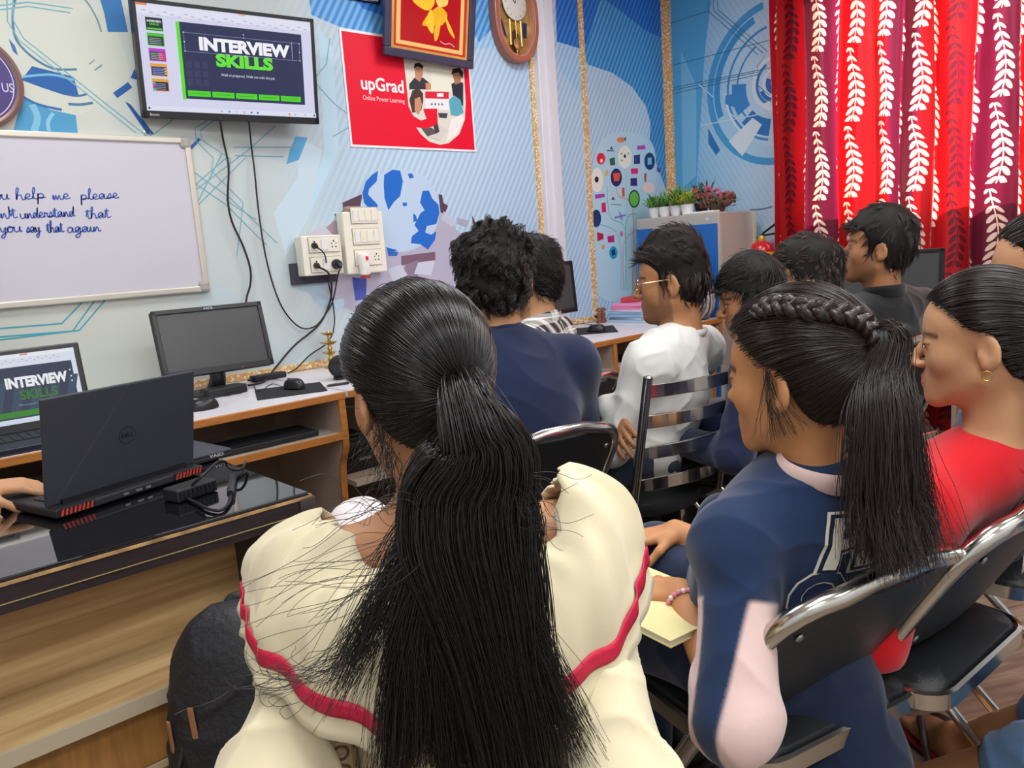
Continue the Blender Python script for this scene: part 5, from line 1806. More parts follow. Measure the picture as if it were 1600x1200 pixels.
MB().box((4.505, ey - 0.03, ez - 0.12), (4.519, ey + 0.03, ez - 0.02), m_blk).build('wall_hook', ex)
tag(cable('wall_cable', [on_x(1172, 327, XW - 0.006), on_x(1190, 326, XW - 0.006), on_x(1206, 322, XW - 0.006)], 0.003, 'thin cable clipped along the wall beside the curtain', m=mat('grey_cable', '#8ba0b4', 0.5)))

# ------------------------------------------------------------------ desk and monitor under the window
ds = thing('side_desk', 'dark desk under the curtained window behind the seated students', 'desk', (4.0, 1.3, 0))
MB().box((3.72, 0.3, 0.70), (4.28, 2.05, 0.73), m_marble).build('worktop', ds)
MB().box((3.712, 0.3, 0.698), (3.722, 2.05, 0.731), m_edge).build('edge_band', ds)
for yy in (0.32, 1.2, 2.02):
    MB().box((3.76, yy, 0), (4.24, yy + 0.02, 0.70), m_plyd).build('side_panel', ds)
# ------------------------------------------------------------------ sculpting: smooth unions on a grid, turned into one closed surface
class Sculpt:
    def __init__(s):
        s.p = []

    def _a(s, fn, lo, hi, k, op):
        s.p.append((fn, np.array(lo, float), np.array(hi, float), k, op))
        return s

    def cap(s, a, b, ra, rb=None, k=0.02, op='u'):
        a, b = np.array(a, float), np.array(b, float)
        rb = ra if rb is None else rb
        ab = b - a
        L2 = max(float(ab.dot(ab)), 1e-9)
        R = max(ra, rb)

        def fn(X, Y, Z):
            px, py, pz = X - a[0], Y - a[1], Z - a[2]
            t = np.clip((px * ab[0] + py * ab[1] + pz * ab[2]) / L2, 0, 1)
            return np.sqrt((px - ab[0] * t) ** 2 + (py - ab[1] * t) ** 2 + (pz - ab[2] * t) ** 2) - (ra + (rb - ra) * t)
        return s._a(fn, np.minimum(a, b) - R, np.maximum(a, b) + R, k, op)

    def chain(s, pts, rad, k=0.02, op='u'):
        for i in range(len(pts) - 1):
            s.cap(pts[i], pts[i + 1], rad[i], rad[i + 1], k, op)
        return s

    def ell(s, c, r, R=None, k=0.02, op='u'):
        c, r = np.array(c, float), np.array(r, float)
        Q = np.eye(3) if R is None else np.array(R, float)     # columns: axes in the room
        ext = np.sqrt(((Q * r) ** 2).sum(1))

        def fn(X, Y, Z):
            px, py, pz = X - c[0], Y - c[1], Z - c[2]
            q = [(px * Q[0, i] + py * Q[1, i] + pz * Q[2, i]) for i in range(3)]
            k0 = np.sqrt(sum((q[i] / r[i]) ** 2 for i in range(3)))
            k1 = np.sqrt(sum((q[i] / r[i] ** 2) ** 2 for i in range(3)))
            return k0 * (k0 - 1.0) / np.maximum(k1, 1e-6)
        return s._a(fn, c - ext, c + ext, k, op)

    def cut(s, fn, k=0.005):
        """keep where fn < 0"""
        s.p.append((fn, None, None, k, 'i'))
        return s

    def mesh(s, h, smooth=1):
        us = [q for q in s.p if q[4] == 'u']
        lo = np.min([q[1] for q in us], 0) - 3 * h - 0.012
        hi = np.max([q[2] for q in us], 0) + 3 * h + 0.012
        n = np.ceil((hi - lo) / h).astype(int) + 1
        ax = [(lo[i] + h * np.arange(n[i])).astype(np.float32) for i in range(3)]
        D = np.full(n, 0.2, np.float32)
        for fn, a, b, k, op in s.p:
            if a is None:
                d = fn(ax[0][:, None, None], ax[1][None, :, None], ax[2][None, None, :])
                D = np.maximum(D, d.astype(np.float32)) if k <= 0 else smax(D, d.astype(np.float32), k)
                continue
            pad = k + 2.5 * h + 0.01
            i0 = np.maximum(((a - pad - lo) / h).astype(int), 0)
            i1 = np.minimum(((b + pad - lo) / h).astype(int) + 2, n)
            if (i1 <= i0).any():
                continue
            sl = tuple(slice(i0[i], i1[i]) for i in range(3))
            d = fn(ax[0][sl[0]][:, None, None], ax[1][sl[1]][None, :, None], ax[2][sl[2]][None, None, :]).astype(np.float32)
            if op == 'u':
                D[sl] = smin(D[sl], d, k)
            else:
                D[sl] = smax(D[sl], -d, k)
        V, F = surface_nets(D, lo, h)
        if smooth:
            V = relax(V, F, smooth)
        return V, F


def smin(a, b, k):
    h = np.clip(0.5 + 0.5 * (b - a) / k, 0, 1)
    return b + (a - b) * h - k * h * (1 - h)


def smax(a, b, k):
    return -smin(-a, -b, k)


def surface_nets(D, lo, h):
    S = D < 0
    nx, ny, nz = D.shape
    c = np.zeros((nx - 1, ny - 1, nz - 1), np.uint8)
    for i in (0, 1):
        for j in (0, 1):
            for k in (0, 1):
                c += S[i:nx - 1 + i, j:ny - 1 + j, k:nz - 1 + k]
    act = (c > 0) & (c < 8)
    I = np.argwhere(act)
    idx = np.full(c.shape, -1, np.int32)
    idx[act] = np.arange(len(I))
    acc = np.zeros((len(I), 3))
    cnt = np.zeros(len(I))
    cor = {}
    for i in (0, 1):
        for j in (0, 1):
            for k in (0, 1):
                cor[(i, j, k)] = D[I[:, 0] + i, I[:, 1] + j, I[:, 2] + k].astype(float)
    for a in cor:
        for q in range(3):
            if a[q] == 0:
                b = list(a)
                b[q] = 1
                va, vb = cor[a], cor[tuple(b)]
                m = (va < 0) != (vb < 0)
                t = va[m] / (va[m] - vb[m])
                p = np.tile(np.array(a, float), (m.sum(), 1))
                p[:, q] += t
                acc[m] += p
                cnt[m] += 1
    V = lo + h * (I + acc / cnt[:, None])
    F = []
    for q in range(3):
        sl0 = [slice(None)] * 3
        sl1 = [slice(None)] * 3
        sl0[q], sl1[q] = slice(0, -1), slice(1, None)
        A, B = S[tuple(sl0)], S[tuple(sl1)]
        E = np.argwhere(A != B)
        u, v = (q + 1) % 3, (q + 2) % 3
        E = E[(E[:, u] > 0) & (E[:, v] > 0) & (E[:, u] < D.shape[u] - 1) & (E[:, v] < D.shape[v] - 1)]
        if not len(E):
            continue
        du, dv = np.zeros(3, int), np.zeros(3, int)
        du[u], dv[v] = 1, 1
        g = lambda e: idx[e[:, 0], e[:, 1], e[:, 2]]
        quad = np.stack([g(E - du - dv), g(E - dv), g(E), g(E - du)], 1)
        flip = ~A[E[:, 0], E[:, 1], E[:, 2]]
        quad[flip] = quad[flip][:, ::-1]
        F.append(quad)
    F = np.concatenate(F) if F else np.zeros((0, 4), int)
    return V, F[(F >= 0).all(1)]


def relax(V, F, it=1, w=0.5):
    E = np.concatenate([F[:, [0, 1]], F[:, [1, 2]], F[:, [2, 3]], F[:, [3, 0]]])
    n = len(V)
    for _ in range(it):
        acc = np.zeros((n, 3))
        for q in range(3):
            acc[:, q] = np.bincount(E[:, 0], V[E[:, 1], q], n) + np.bincount(E[:, 1], V[E[:, 0], q], n)
        c = np.bincount(E[:, 0], minlength=n) + np.bincount(E[:, 1], minlength=n)
        V = V + w * (acc / np.maximum(c, 1)[:, None] - V)
    return V


def normals(V, F):
    a = np.cross(V[F[:, 2]] - V[F[:, 0]], V[F[:, 3]] - V[F[:, 1]])
    N = np.zeros_like(V)
    for j in range(4):
        for q in range(3):
            N[:, q] += np.bincount(F[:, j], a[:, q], len(V))
    return N / np.maximum(np.linalg.norm(N, axis=1, keepdims=True), 1e-12)


class Waves:
    """smooth pseudo-noise as a sum of warped sines"""
    def __init__(s, seed, freq, n=6, aniso=None):
        r = np.random.default_rng(seed)
        d = r.normal(size=(n, 3))
        if aniso is not None:
            d = d * np.array(aniso)
        d /= np.linalg.norm(d, axis=1, keepdims=True)
        s.k = d * freq * r.uniform(0.6, 1.6, (n, 1))
        s.ph = r.uniform(0, 6.28, n)
        s.w = r.normal(size=(n, 3)) * freq * 0.4
        s.n = n

    def __call__(s, P):
        o = 0
        for i in range(s.n):
            wp = 0.9 * np.sin(P @ s.w[i] + s.ph[i] * 2)
            o = o + np.sin(P @ s.k[i] + s.ph[i] + wp)
        return o / s.n ** 0.5 * 0.75


def quad_mesh(name, V, F, mats, mi=None, paint=None):
    me = bpy.data.meshes.new(name)
    me.vertices.add(len(V))
    me.vertices.foreach_set('co', np.asarray(V, np.float32).ravel())
    me.loops.add(F.size)
    me.loops.foreach_set('vertex_index', F.astype(np.int32).ravel())
    me.polygons.add(len(F))
    k = F.shape[1]
    me.polygons.foreach_set('loop_start', np.arange(0, F.size, k, dtype=np.int32))
    me.polygons.foreach_set('use_smooth', np.ones(len(F), bool))
    for m in mats:
        me.materials.append(m)
    if mi is not None:
        me.polygons.foreach_set('material_index', np.asarray(mi, np.int32))
    if paint is not None:
        at_ = me.attributes.new('paint', 'FLOAT_COLOR', 'POINT')
        at_.data.foreach_set('color', np.asarray(paint, np.float32).ravel())
    me.update(calc_edges=True)
    return me


def fabric(name, color, rough=0.8, bump=0.10, bscale=700, noise=0.05, sheen=0.25):
    return mat(name, color, rough, noise=noise, scale=14, bump=bump, bscale=bscale, spec=0.2, sheen=sheen)


def skin_mat(name, color):
    if name in _mats:
        return _mats[name]
    m = mat(name, color, 0.5, spec=0.35, sss=0.08)
    g = NT(m)
    at_ = g.new('ShaderNodeAttribute', attribute_name='paint')
    co, x, y, z = g.coord('Object')
    nz = g.new('ShaderNodeTexNoise')
    nz.inputs['Scale'].default_value = 38
    nz.inputs['Detail'].default_value = 4
    g.L.new(co, nz.inputs[0])
    c = lin(color)
    base = g.mix(g.math('MULTIPLY', g.smooth(nz.outputs[0], 0.35, 0.7), 0.09), c, (c[0] * 0.72, c[1] * 0.62, c[2] * 0.56))
    g.L.new(g.mix(at_.outputs['Alpha'], base, at_.outputs['Color']), g.N['Principled BSDF'].inputs['Base Color'])
    bp = g.new('ShaderNodeBump')
    bp.inputs['Strength'].default_value = 0.12
    bp.inputs['Distance'].default_value = 0.002
    n2 = g.new('ShaderNodeTexNoise')
    n2.inputs['Scale'].default_value = 420
    g.L.new(co, n2.inputs[0])
    g.L.new(n2.outputs[0], bp.inputs['Height'])
    g.L.new(bp.outputs[0], g.N['Principled BSDF'].inputs['Normal'])
    return m


def hair_mat(name, color, rough=0.38, spec=0.5):
    if name in _mats:
        return _mats[name]
    m = mat(name, color, rough, spec=spec)
    g = NT(m)
    co, x, y, z = g.coord('Object')
    nz = g.new('ShaderNodeTexNoise')
    nz.inputs['Scale'].default_value = 60
    g.L.new(co, nz.inputs[0])
    c = lin(color)
    g.L.new(g.mix(nz.outputs[0], tuple(q * 0.6 for q in c), tuple(min(1, q * 1.6) for q in c)), g.N['Principled BSDF'].inputs['Base Color'])
    return m


def strands(name, S, r0, r1, m, parent):
    """S: array (n strands, k points, 3) in the room; hair curves"""
    S = np.asarray(S, np.float32)
    n, k = S.shape[:2]
    cv = bpy.data.hair_curves.new(name)
    cv.add_curves([k] * n)
    W = wmat(parent).inverted()
    Wn = np.array(W)
    P = S.reshape(-1, 3) @ Wn[:3, :3].T.astype(np.float32) + Wn[:3, 3].astype(np.float32)
    cv.position_data.foreach_set('vector', P.astype(np.float32).ravel())
    at_ = cv.attributes.get('radius') or cv.attributes.new('radius', 'FLOAT', 'POINT')
    t = np.linspace(0, 1, k)
    rr = r0 + (r1 - r0) * t ** 1.5
    at_.data.foreach_set('value', np.tile(rr, n).astype(np.float32))
    cv.materials.append(m)
    o = bpy.data.objects.new(name, cv)
    COL.objects.link(o)
    o.parent = parent
    return o


def rot_z(a):
    c, s_ = math.cos(a), math.sin(a)
    return np.array([[c, -s_, 0], [s_, c, 0], [0, 0, 1.0]])


def head_frame(yaw, pitch=0.0, roll=0.0):
    """columns: right, forward, up.  yaw: heading of the face in degrees from +X, pitch: nod down positive, roll: tilt to own right positive"""
    a = math.radians(yaw)
    f = np.array([math.cos(a), math.sin(a), 0])
    r = np.array([math.sin(a), -math.cos(a), 0])
    u = np.array([0, 0, 1.0])
    p = math.radians(pitch)
    f, u = f * math.cos(p) - u * math.sin(p), u * math.cos(p) + f * math.sin(p)
    q = math.radians(roll)
    r, u = r * math.cos(q) - u * math.sin(q), u * math.cos(q) + r * math.sin(q)
    return np.stack([r, f, u], 1)


def hand_prims(sc, wrist, d, nrm, side, curl=0.5, s=1.0, spread=0.1, thumb=0.5):
    """wrist point, direction of the knuckles, palm normal (out of the palm), side +1 when the thumb lies along cross(d, nrm)"""
    d, nrm = _n(d), np.array(nrm, float)
    nrm = _n(nrm - d * nrm.dot(d))
    t = np.cross(d, nrm) * side
    wrist = np.array(wrist, float)
    kn = []
    for i, (off, L) in enumerate(((0.030, 0.092), (0.010, 0.096), (-0.010, 0.092), (-0.029, 0.084))):
        k = wrist + (d * L + t * off) * s
        kn.append(k)
        sc.cap(wrist + (d * 0.012 + t * off * 0.62) * s, k, 0.0125 * s, 0.0105 * s, 0.012)
    for i, k in enumerate(kn):
        sc_ = (0.93, 1.0, 0.94, 0.76)[i] * s
        dd = _n(d + t * spread * (1.5 - i) / 1.5)
        p = k
        ang = 0.0
        for L, r0, r1, w in ((0.043, 0.0098, 0.0088, 1.0), (0.027, 0.0088, 0.0080, 1.15), (0.022, 0.0080, 0.0066, 0.8)):
            ang += curl * w * (1 + 0.06 * i)
            v = dd * math.cos(ang) + nrm * math.sin(ang)
            q = p + v * L * sc_
            sc.cap(p, q, r0 * s, r1 * s, 0.004)
            p = q
    b = wrist + (d * 0.022 + t * 0.026 + nrm * 0.006) * s
    v1 = _n(d * 0.72 + t * 0.62 + nrm * 0.25)
    v2 = _n(d * 0.95 + t * 0.15 + nrm * (0.2 + thumb))
    q1 = b + v1 * 0.044 * s
    q2 = q1 + v2 * 0.033 * s
    q3 = q2 + _n(v2 + nrm * 0.2 * thumb) * 0.025 * s
    sc.cap(wrist + d * 0.01 * s, b, 0.014 * s, 0.014 * s, 0.01).cap(b, q1, 0.0135 * s, 0.0105 * s, 0.008).cap(q1, q2, 0.0105 * s, 0.0095 * s, 0.004).cap(q2, q3, 0.0095 * s, 0.0075 * s, 0.004)


def bvh_of(o):
    from mathutils.bvhtree import BVHTree
    W = wmat(o)
    return BVHTree.FromPolygons([W @ v.co for v in o.data.vertices], [tuple(p.vertices) for p in o.data.polygons])


def hit(o, px, py, off=0.0):
    """point on the surface of o along the view ray"""
    r = Vector([float(q) for q in ray(px, py)]).normalized()
    h = bvh_of(o).ray_cast(Vector([float(q) for q in EYE]), r)
    if h[0] is None:
        return None, None
    return np.array(h[0] + h[1] * off), np.array(h[1])


class Head:
    def __init__(s, c, yaw, pitch=0, roll=0, k=1.0, fem=False, **o):
        s.c, s.k, s.fem, s.o = np.array(c, float), k, fem, o
        s.R = head_frame(yaw, pitch, roll)

    def L(s, p):
        return s.c + s.R @ (np.array(p, float) * s.k)

    def inv(s, P):
        return ((np.asarray(P) - s.c) @ s.R) / s.k

    def prims(s, sc):
        k, R, L = s.k, s.R, s.L
        o = s.o
        E = lambda c, r, kk=0.02, op='u', Q=None: sc.ell(L(c), np.array(r) * k, R if Q is None else R @ Q, kk * k, op)
        C = lambda a, b, ra, rb=None, kk=0.02, op='u': sc.cap(L(a), L(b), ra * k, (ra if rb is None else rb) * k, kk * k, op)
        f = 0.94 if s.fem else 1.0
        jaw = o.get('jaw', 0.9 if s.fem else 1.0)
        nose = o.get('nose', 0.92 if s.fem else 1.0)
        E((0, -.012, .03), (.075, .094, .082))
        E((0, -.036, -.018), (.06, .06, .06), .03)
        E((0, .034, .036), (.061, .05, .056), .03)
        E((0, .034, -.036), (.057 * f, .05, .068), .03)
        for q in (-1, 1):
            E((q * .040, .047, -.026), (.021, .024, .022), .035)
            C((q * .05 * f, .0, -.058), (q * .017, .061, -.100 * (1 if not s.fem else .97)), .021 * jaw, .017 * jaw, .03)
        E((0, .071, -.1), (.02, .0165 * o.get('chin', 1), .017), .018)
        E((0, .066, -.067), (.029, .022, .026), .02)
        C((-.034, .072, .019), (.034, .072, .019), .0105 if not s.fem else .008, None, .014)
        for q in (-1, 1):
            E((q * .032, .096, .0), (.019, .0165, .0125), .010, 's')
            E((q * .032, .0735, .0005), (.0155, .0125, .0125), .005)
            E((q * .032, .0765, .0062), (.0155, .0112, .0062), .003)
        tip = .108 * 1.0 + (nose - 1) * .04
        C((0, .080, .010), (0, tip - .002, -.028), .0078, .0095, .010)
        E((0, tip, -.032), (.0115, .0115, .0105), .006)
        for q in (-1, 1):
            E((q * .0125, tip - .014, -.0365), (.0088, .011, .0078), .005)
            C((q * .021, .079, -.0635), (0, .0885, -.0610), .0046, .0058, .005)
            C((q * .018, .079, -.0735), (0, .0875, -.0742), .0050, .0064, .005)
        C((-.024, .090, -.0682), (0, .0985, -.0677), .0022, .0024, .003, 's')
        C((.024, .090, -.0682), (0, .0985, -.0677), .0022, .0024, .003, 's')
        if o.get('ears', True):
            for q in (-1, 1):
                a, t = math.radians(24 * q), math.radians(-14)
                Qz = np.array([[math.cos(a), -math.sin(a), 0], [math.sin(a), math.cos(a), 0], [0, 0, 1]])
                Qx = np.array([[1, 0, 0], [0, math.cos(t), -math.sin(t)], [0, math.sin(t), math.cos(t)]])
                Q = Qz @ Qx
                c = np.array([q * .0795, -.016, -.006])
                E(c, (.0075, .0195, .0325), .006, 'u', Q)
                E(c + (q * -.001, .004, -.024), (.0075, .011, .012), .006, 'u', Q)
                E(c + Q @ np.array([q * .0085, .001, .004]), (.0062, .0115, .022), .003, 's', Q)
                C(c + Q @ np.array([q * .003, -.004, -.016]), c + Q @ np.array([q * .003, -.006, .016]), .0035, .003, .004)
                E(c + Q @ np.array([q * .004, .016, -.006]), (.005, .005, .008), .004, 'u', Q)

    def paint(s, V, skin, lip='#a8584c', brow='#1c1414', beard=0.0, mous=0.0):
        q = s.inv(V)
        x, y, z = np.abs(q[:, 0]), q[:, 1], q[:, 2]
        P = np.zeros((len(V), 4))

        def put(mask, col, a):
            a = np.clip(np.asarray(mask, float) * a, 0, 1)
            a[a < 0.02] = 0
            c = np.array(lin(col))
            oa = a + P[:, 3] * (1 - a)
            rgb = c * a[:, None] + P[:, :3] * (P[:, 3] * (1 - a))[:, None]
            P[:, :3] = np.where((oa > 0)[:, None], rgb / np.maximum(oa, 1e-6)[:, None], c)
            P[:, 3] = oa
        g = lambda v, w: np.exp(-(v / w) ** 2)
        front = y > .045
        if beard:
            jawl = np.clip((-.048 - z) / .02, 0, 1) * (y > -.005) * (z > -.13) * np.clip((x + (y - .04) * .6 - .012) / .02 + (z < -.086) * 1.0, 0, 1)
            side = np.clip((x - .052) / .01, 0, 1) * (np.abs(y - .012) < .018) * (z < -.0) * (z > -.07)
            put(np.maximum(jawl, side), '#2a1c17', beard)
        if mous:
            put(front * g(z + .0535, .0065) * (x < .027), '#241914', mous)
        put(front * (y > .07) * g(z + .0615, .0042) * (x < .0225), lip, 0.75)
        put(front * (y > .07) * g(z + .0738, .0052) * (x < .019), lip, 0.75)
        put((y > .08) * g(z + .0425, .004) * g(x - .009, .005), '#3a1c16', 0.85)
        put(front * g(z - .0225 + (x - .034) ** 2 * 9, .0048) * (x > .012) * (x < .056), brow, 0.92)
        put(front * g(z - .0048, .0024) * (np.abs(x - .032) < .0165) * (y > .06), '#1a1212', 0.8)
        return P

    def eyes(s, parent, dark='#2a1710'):
        m_w = mat('eye_white', '#e4ded6', 0.25)
        m_i = mat('iris_dark', dark, 0.12)
        m_l = mat('lash_black', '#151010', 0.6)
        for q in (-1, 1):
            b = MB()
            V, F = [], []
            nu, nv = 20, 6
            for j in range(nv + 1):
                t = j / nv * PI / 2
                for i in range(nu):
                    a = 2 * PI * i / nu
                    r = math.cos(t)
                    V.append(s.L((q * .032 + .0118 * math.cos(a) * r, .0835 + .0046 * math.sin(t), -.0004 + .0052 * math.sin(a) * r * (1 - .25 * abs(math.cos(a))))))
            for j in range(nv):
                for i in range(nu):
                    F.append((j * nu + i, j * nu + (i + 1) % nu, (j + 1) * nu + (i + 1) % nu, (j + 1) * nu + i))
            b.add(V, F, m_w, True)
            b.ball(s.L((q * .032, .0848, -.0002)), 0.0050 * s.k, m_i, 14, 8)
            b.tube([s.L((q * .032 + .0125 * t, .0872 - .004 * t * t, .0046 - .0042 * t * t)) for t in np.linspace(-1, 1, 9)], 0.0011 * s.k, m_l, 6)
            b.build('eye', parent)

    def cap_sculpt(s, thick=.012, top=.018, hairline=None, back=.0, shift=0.0):
        sc = Sculpt()
        k = s.k
        sc.ell(s.L((0, -.013, .032 + top * .3)), np.array((.075 + thick, .096 + thick + back, .083 + top)) * k, s.R, 0.02)
        sc.ell(s.L((0, -.038, -.02)), np.array((.061 + thick, .062 + thick, .06)) * k, s.R, 0.03)
        hl = hairline or [(-.16, -.085), (-.06, -.082), (-.035, -.055), (-.02, -.005), (-.006, .018), (.006, .012), (.014, -.022), (.022, -.01), (.03, .03), (.05, .056), (.07, .066), (.12, .07)]
        hy, hz = np.array([a for a, b in hl]), np.array([b for a, b in hl])
        R, c = s.R, s.c

        def fn(X, Y, Z):
            px, py, pz = X - c[0], Y - c[1], Z - c[2]
            y = (px * R[0, 1] + py * R[1, 1] + pz * R[2, 1]) / k
            z = (px * R[0, 2] + py * R[1, 2] + pz * R[2, 2]) / k
            return ((np.interp(y, hy, hz) + shift - z) * 0.75 * k)
        sc.cut(fn, 0.006)
        return sc


def clumpy(V, F, amp, freq, seed):
    N = normals(V, F)
    w = Waves(seed, freq)
    return V + N * (amp * w(V))[:, None]


def sample_surface(V, F, n, rg):
    a = np.linalg.norm(np.cross(V[F[:, 2]] - V[F[:, 0]], V[F[:, 3]] - V[F[:, 1]]), axis=1)
    i = rg.choice(len(F), n, p=a / a.sum())
    u, v = rg.random(n), rg.random(n)
    q = V[F[i]]
    P = (1 - u)[:, None] * ((1 - v)[:, None] * q[:, 0] + v[:, None] * q[:, 3]) + u[:, None] * ((1 - v)[:, None] * q[:, 1] + v[:, None] * q[:, 2])
    N = normals(V, F)[F[i]].mean(1)
    return P, N


def short_hair(head, root, V, F, m, n, length, comb, lift=0.35, curl=0.0, seed=1, r=0.0005, k=7, rj=0.4, clumps=0, gather=.7):
    """strands growing on the hair surface; comb(local points) -> local directions"""
    rg = np.random.default_rng(seed)
    P, N = sample_surface(V, F, n, rg)
    P = P - N * 0.006
    d = comb(head.inv(P)) @ head.R.T
    w1 = Waves(seed + 5, 28)
    w2 = Waves(seed + 6, 28)
    t1, t2 = w1(P), w2(P)
    d = d - N * (d * N).sum(1, keepdims=True)
    d /= np.maximum(np.linalg.norm(d, axis=1, keepdims=True), 1e-6)
    b = np.cross(N, d)
    d = d + b * (0.45 * t1)[:, None] + rg.normal(size=d.shape) * 0.18 * rj / 0.4
    L = length * rg.uniform(0.6, 1.15, n)
    S = np.zeros((n, k, 3))
    S[:, 0] = P
    ph = rg.uniform(0, 6.28, n) if curl else 0
    if clumps:
        ci = rg.choice(n, clumps, replace=False)
        own = np.concatenate([((P[j:j + 1000, None] - P[None, ci]) ** 2).sum(2).argmin(1) for j in range(0, n, 1000)])
    for i in range(1, k):
        f = i / (k - 1)
        v = d * (1.0) + N * (lift * (1 - 1.4 * f))[..., None] if np.ndim(lift) else d + N * (lift * (1 - 1.4 * f))
        v = v + np.array([0, 0, -0.35 * f])
        if curl:
            v = v + (b * np.cos(ph + f * 7)[:, None] + N * np.sin(ph + f * 7)[:, None]) * curl
        v /= np.linalg.norm(v, axis=1, keepdims=True)
        S[:, i] = S[:, i - 1] + v * (L / (k - 1))[:, None]
    if clumps:
        G = ci[own]
        f = np.linspace(0, 1, k)[None, :, None]
        S = S[:, :1] + (S[G] - S[G][:, :1]) * (L / L[G])[:, None, None] + (S[G][:, :1] - S[:, :1]) * f * gather
    return strands('hair_strands', S, r, r * 0.5, m, root)


def glasses(head, parent, m):
    b = MB()
    L = head.L
    for q in (-1, 1):
        cx = q * .034
        pts = [L((cx + .025 * math.cos(a), .101 - .006 * abs(math.cos(a)) * (1 if q * math.cos(a) > 0 else 0), -.004 + .020 * math.sin(a))) for a in np.linspace(0, 2 * PI, 25)[:-1]]
        b.tube(pts, 0.0013, m, 6, closed=True)
        b.tube([L((q * .059, .096, .002)), L((q * .072, .07, .006)), L((q * .080, .0, .010)), L((q * .081, -.02, .004)), L((q * .080, -.034, -.012))], 0.0015, m, 6)
    b.tube(spline([L((-.010, .103, .0)), L((0, .108, .004)), L((.010, .103, .0))], 4), 0.0013, m, 6)
    o = b.build('glasses_frame', parent)
    lb = MB()
    for q in (-1, 1):
        cx = q * .034
        lb.add([L((cx + .024 * math.cos(a), .101 - .005 * abs(math.cos(a)) * (1 if q * math.cos(a) > 0 else 0), -.004 + .019 * math.sin(a))) for a in np.linspace(0, 2 * PI, 25)[:-1]], [tuple(range(24))], clear_pane('spectacle_lens'))
    lb.build('lens', o, solid=0.001)
    return o


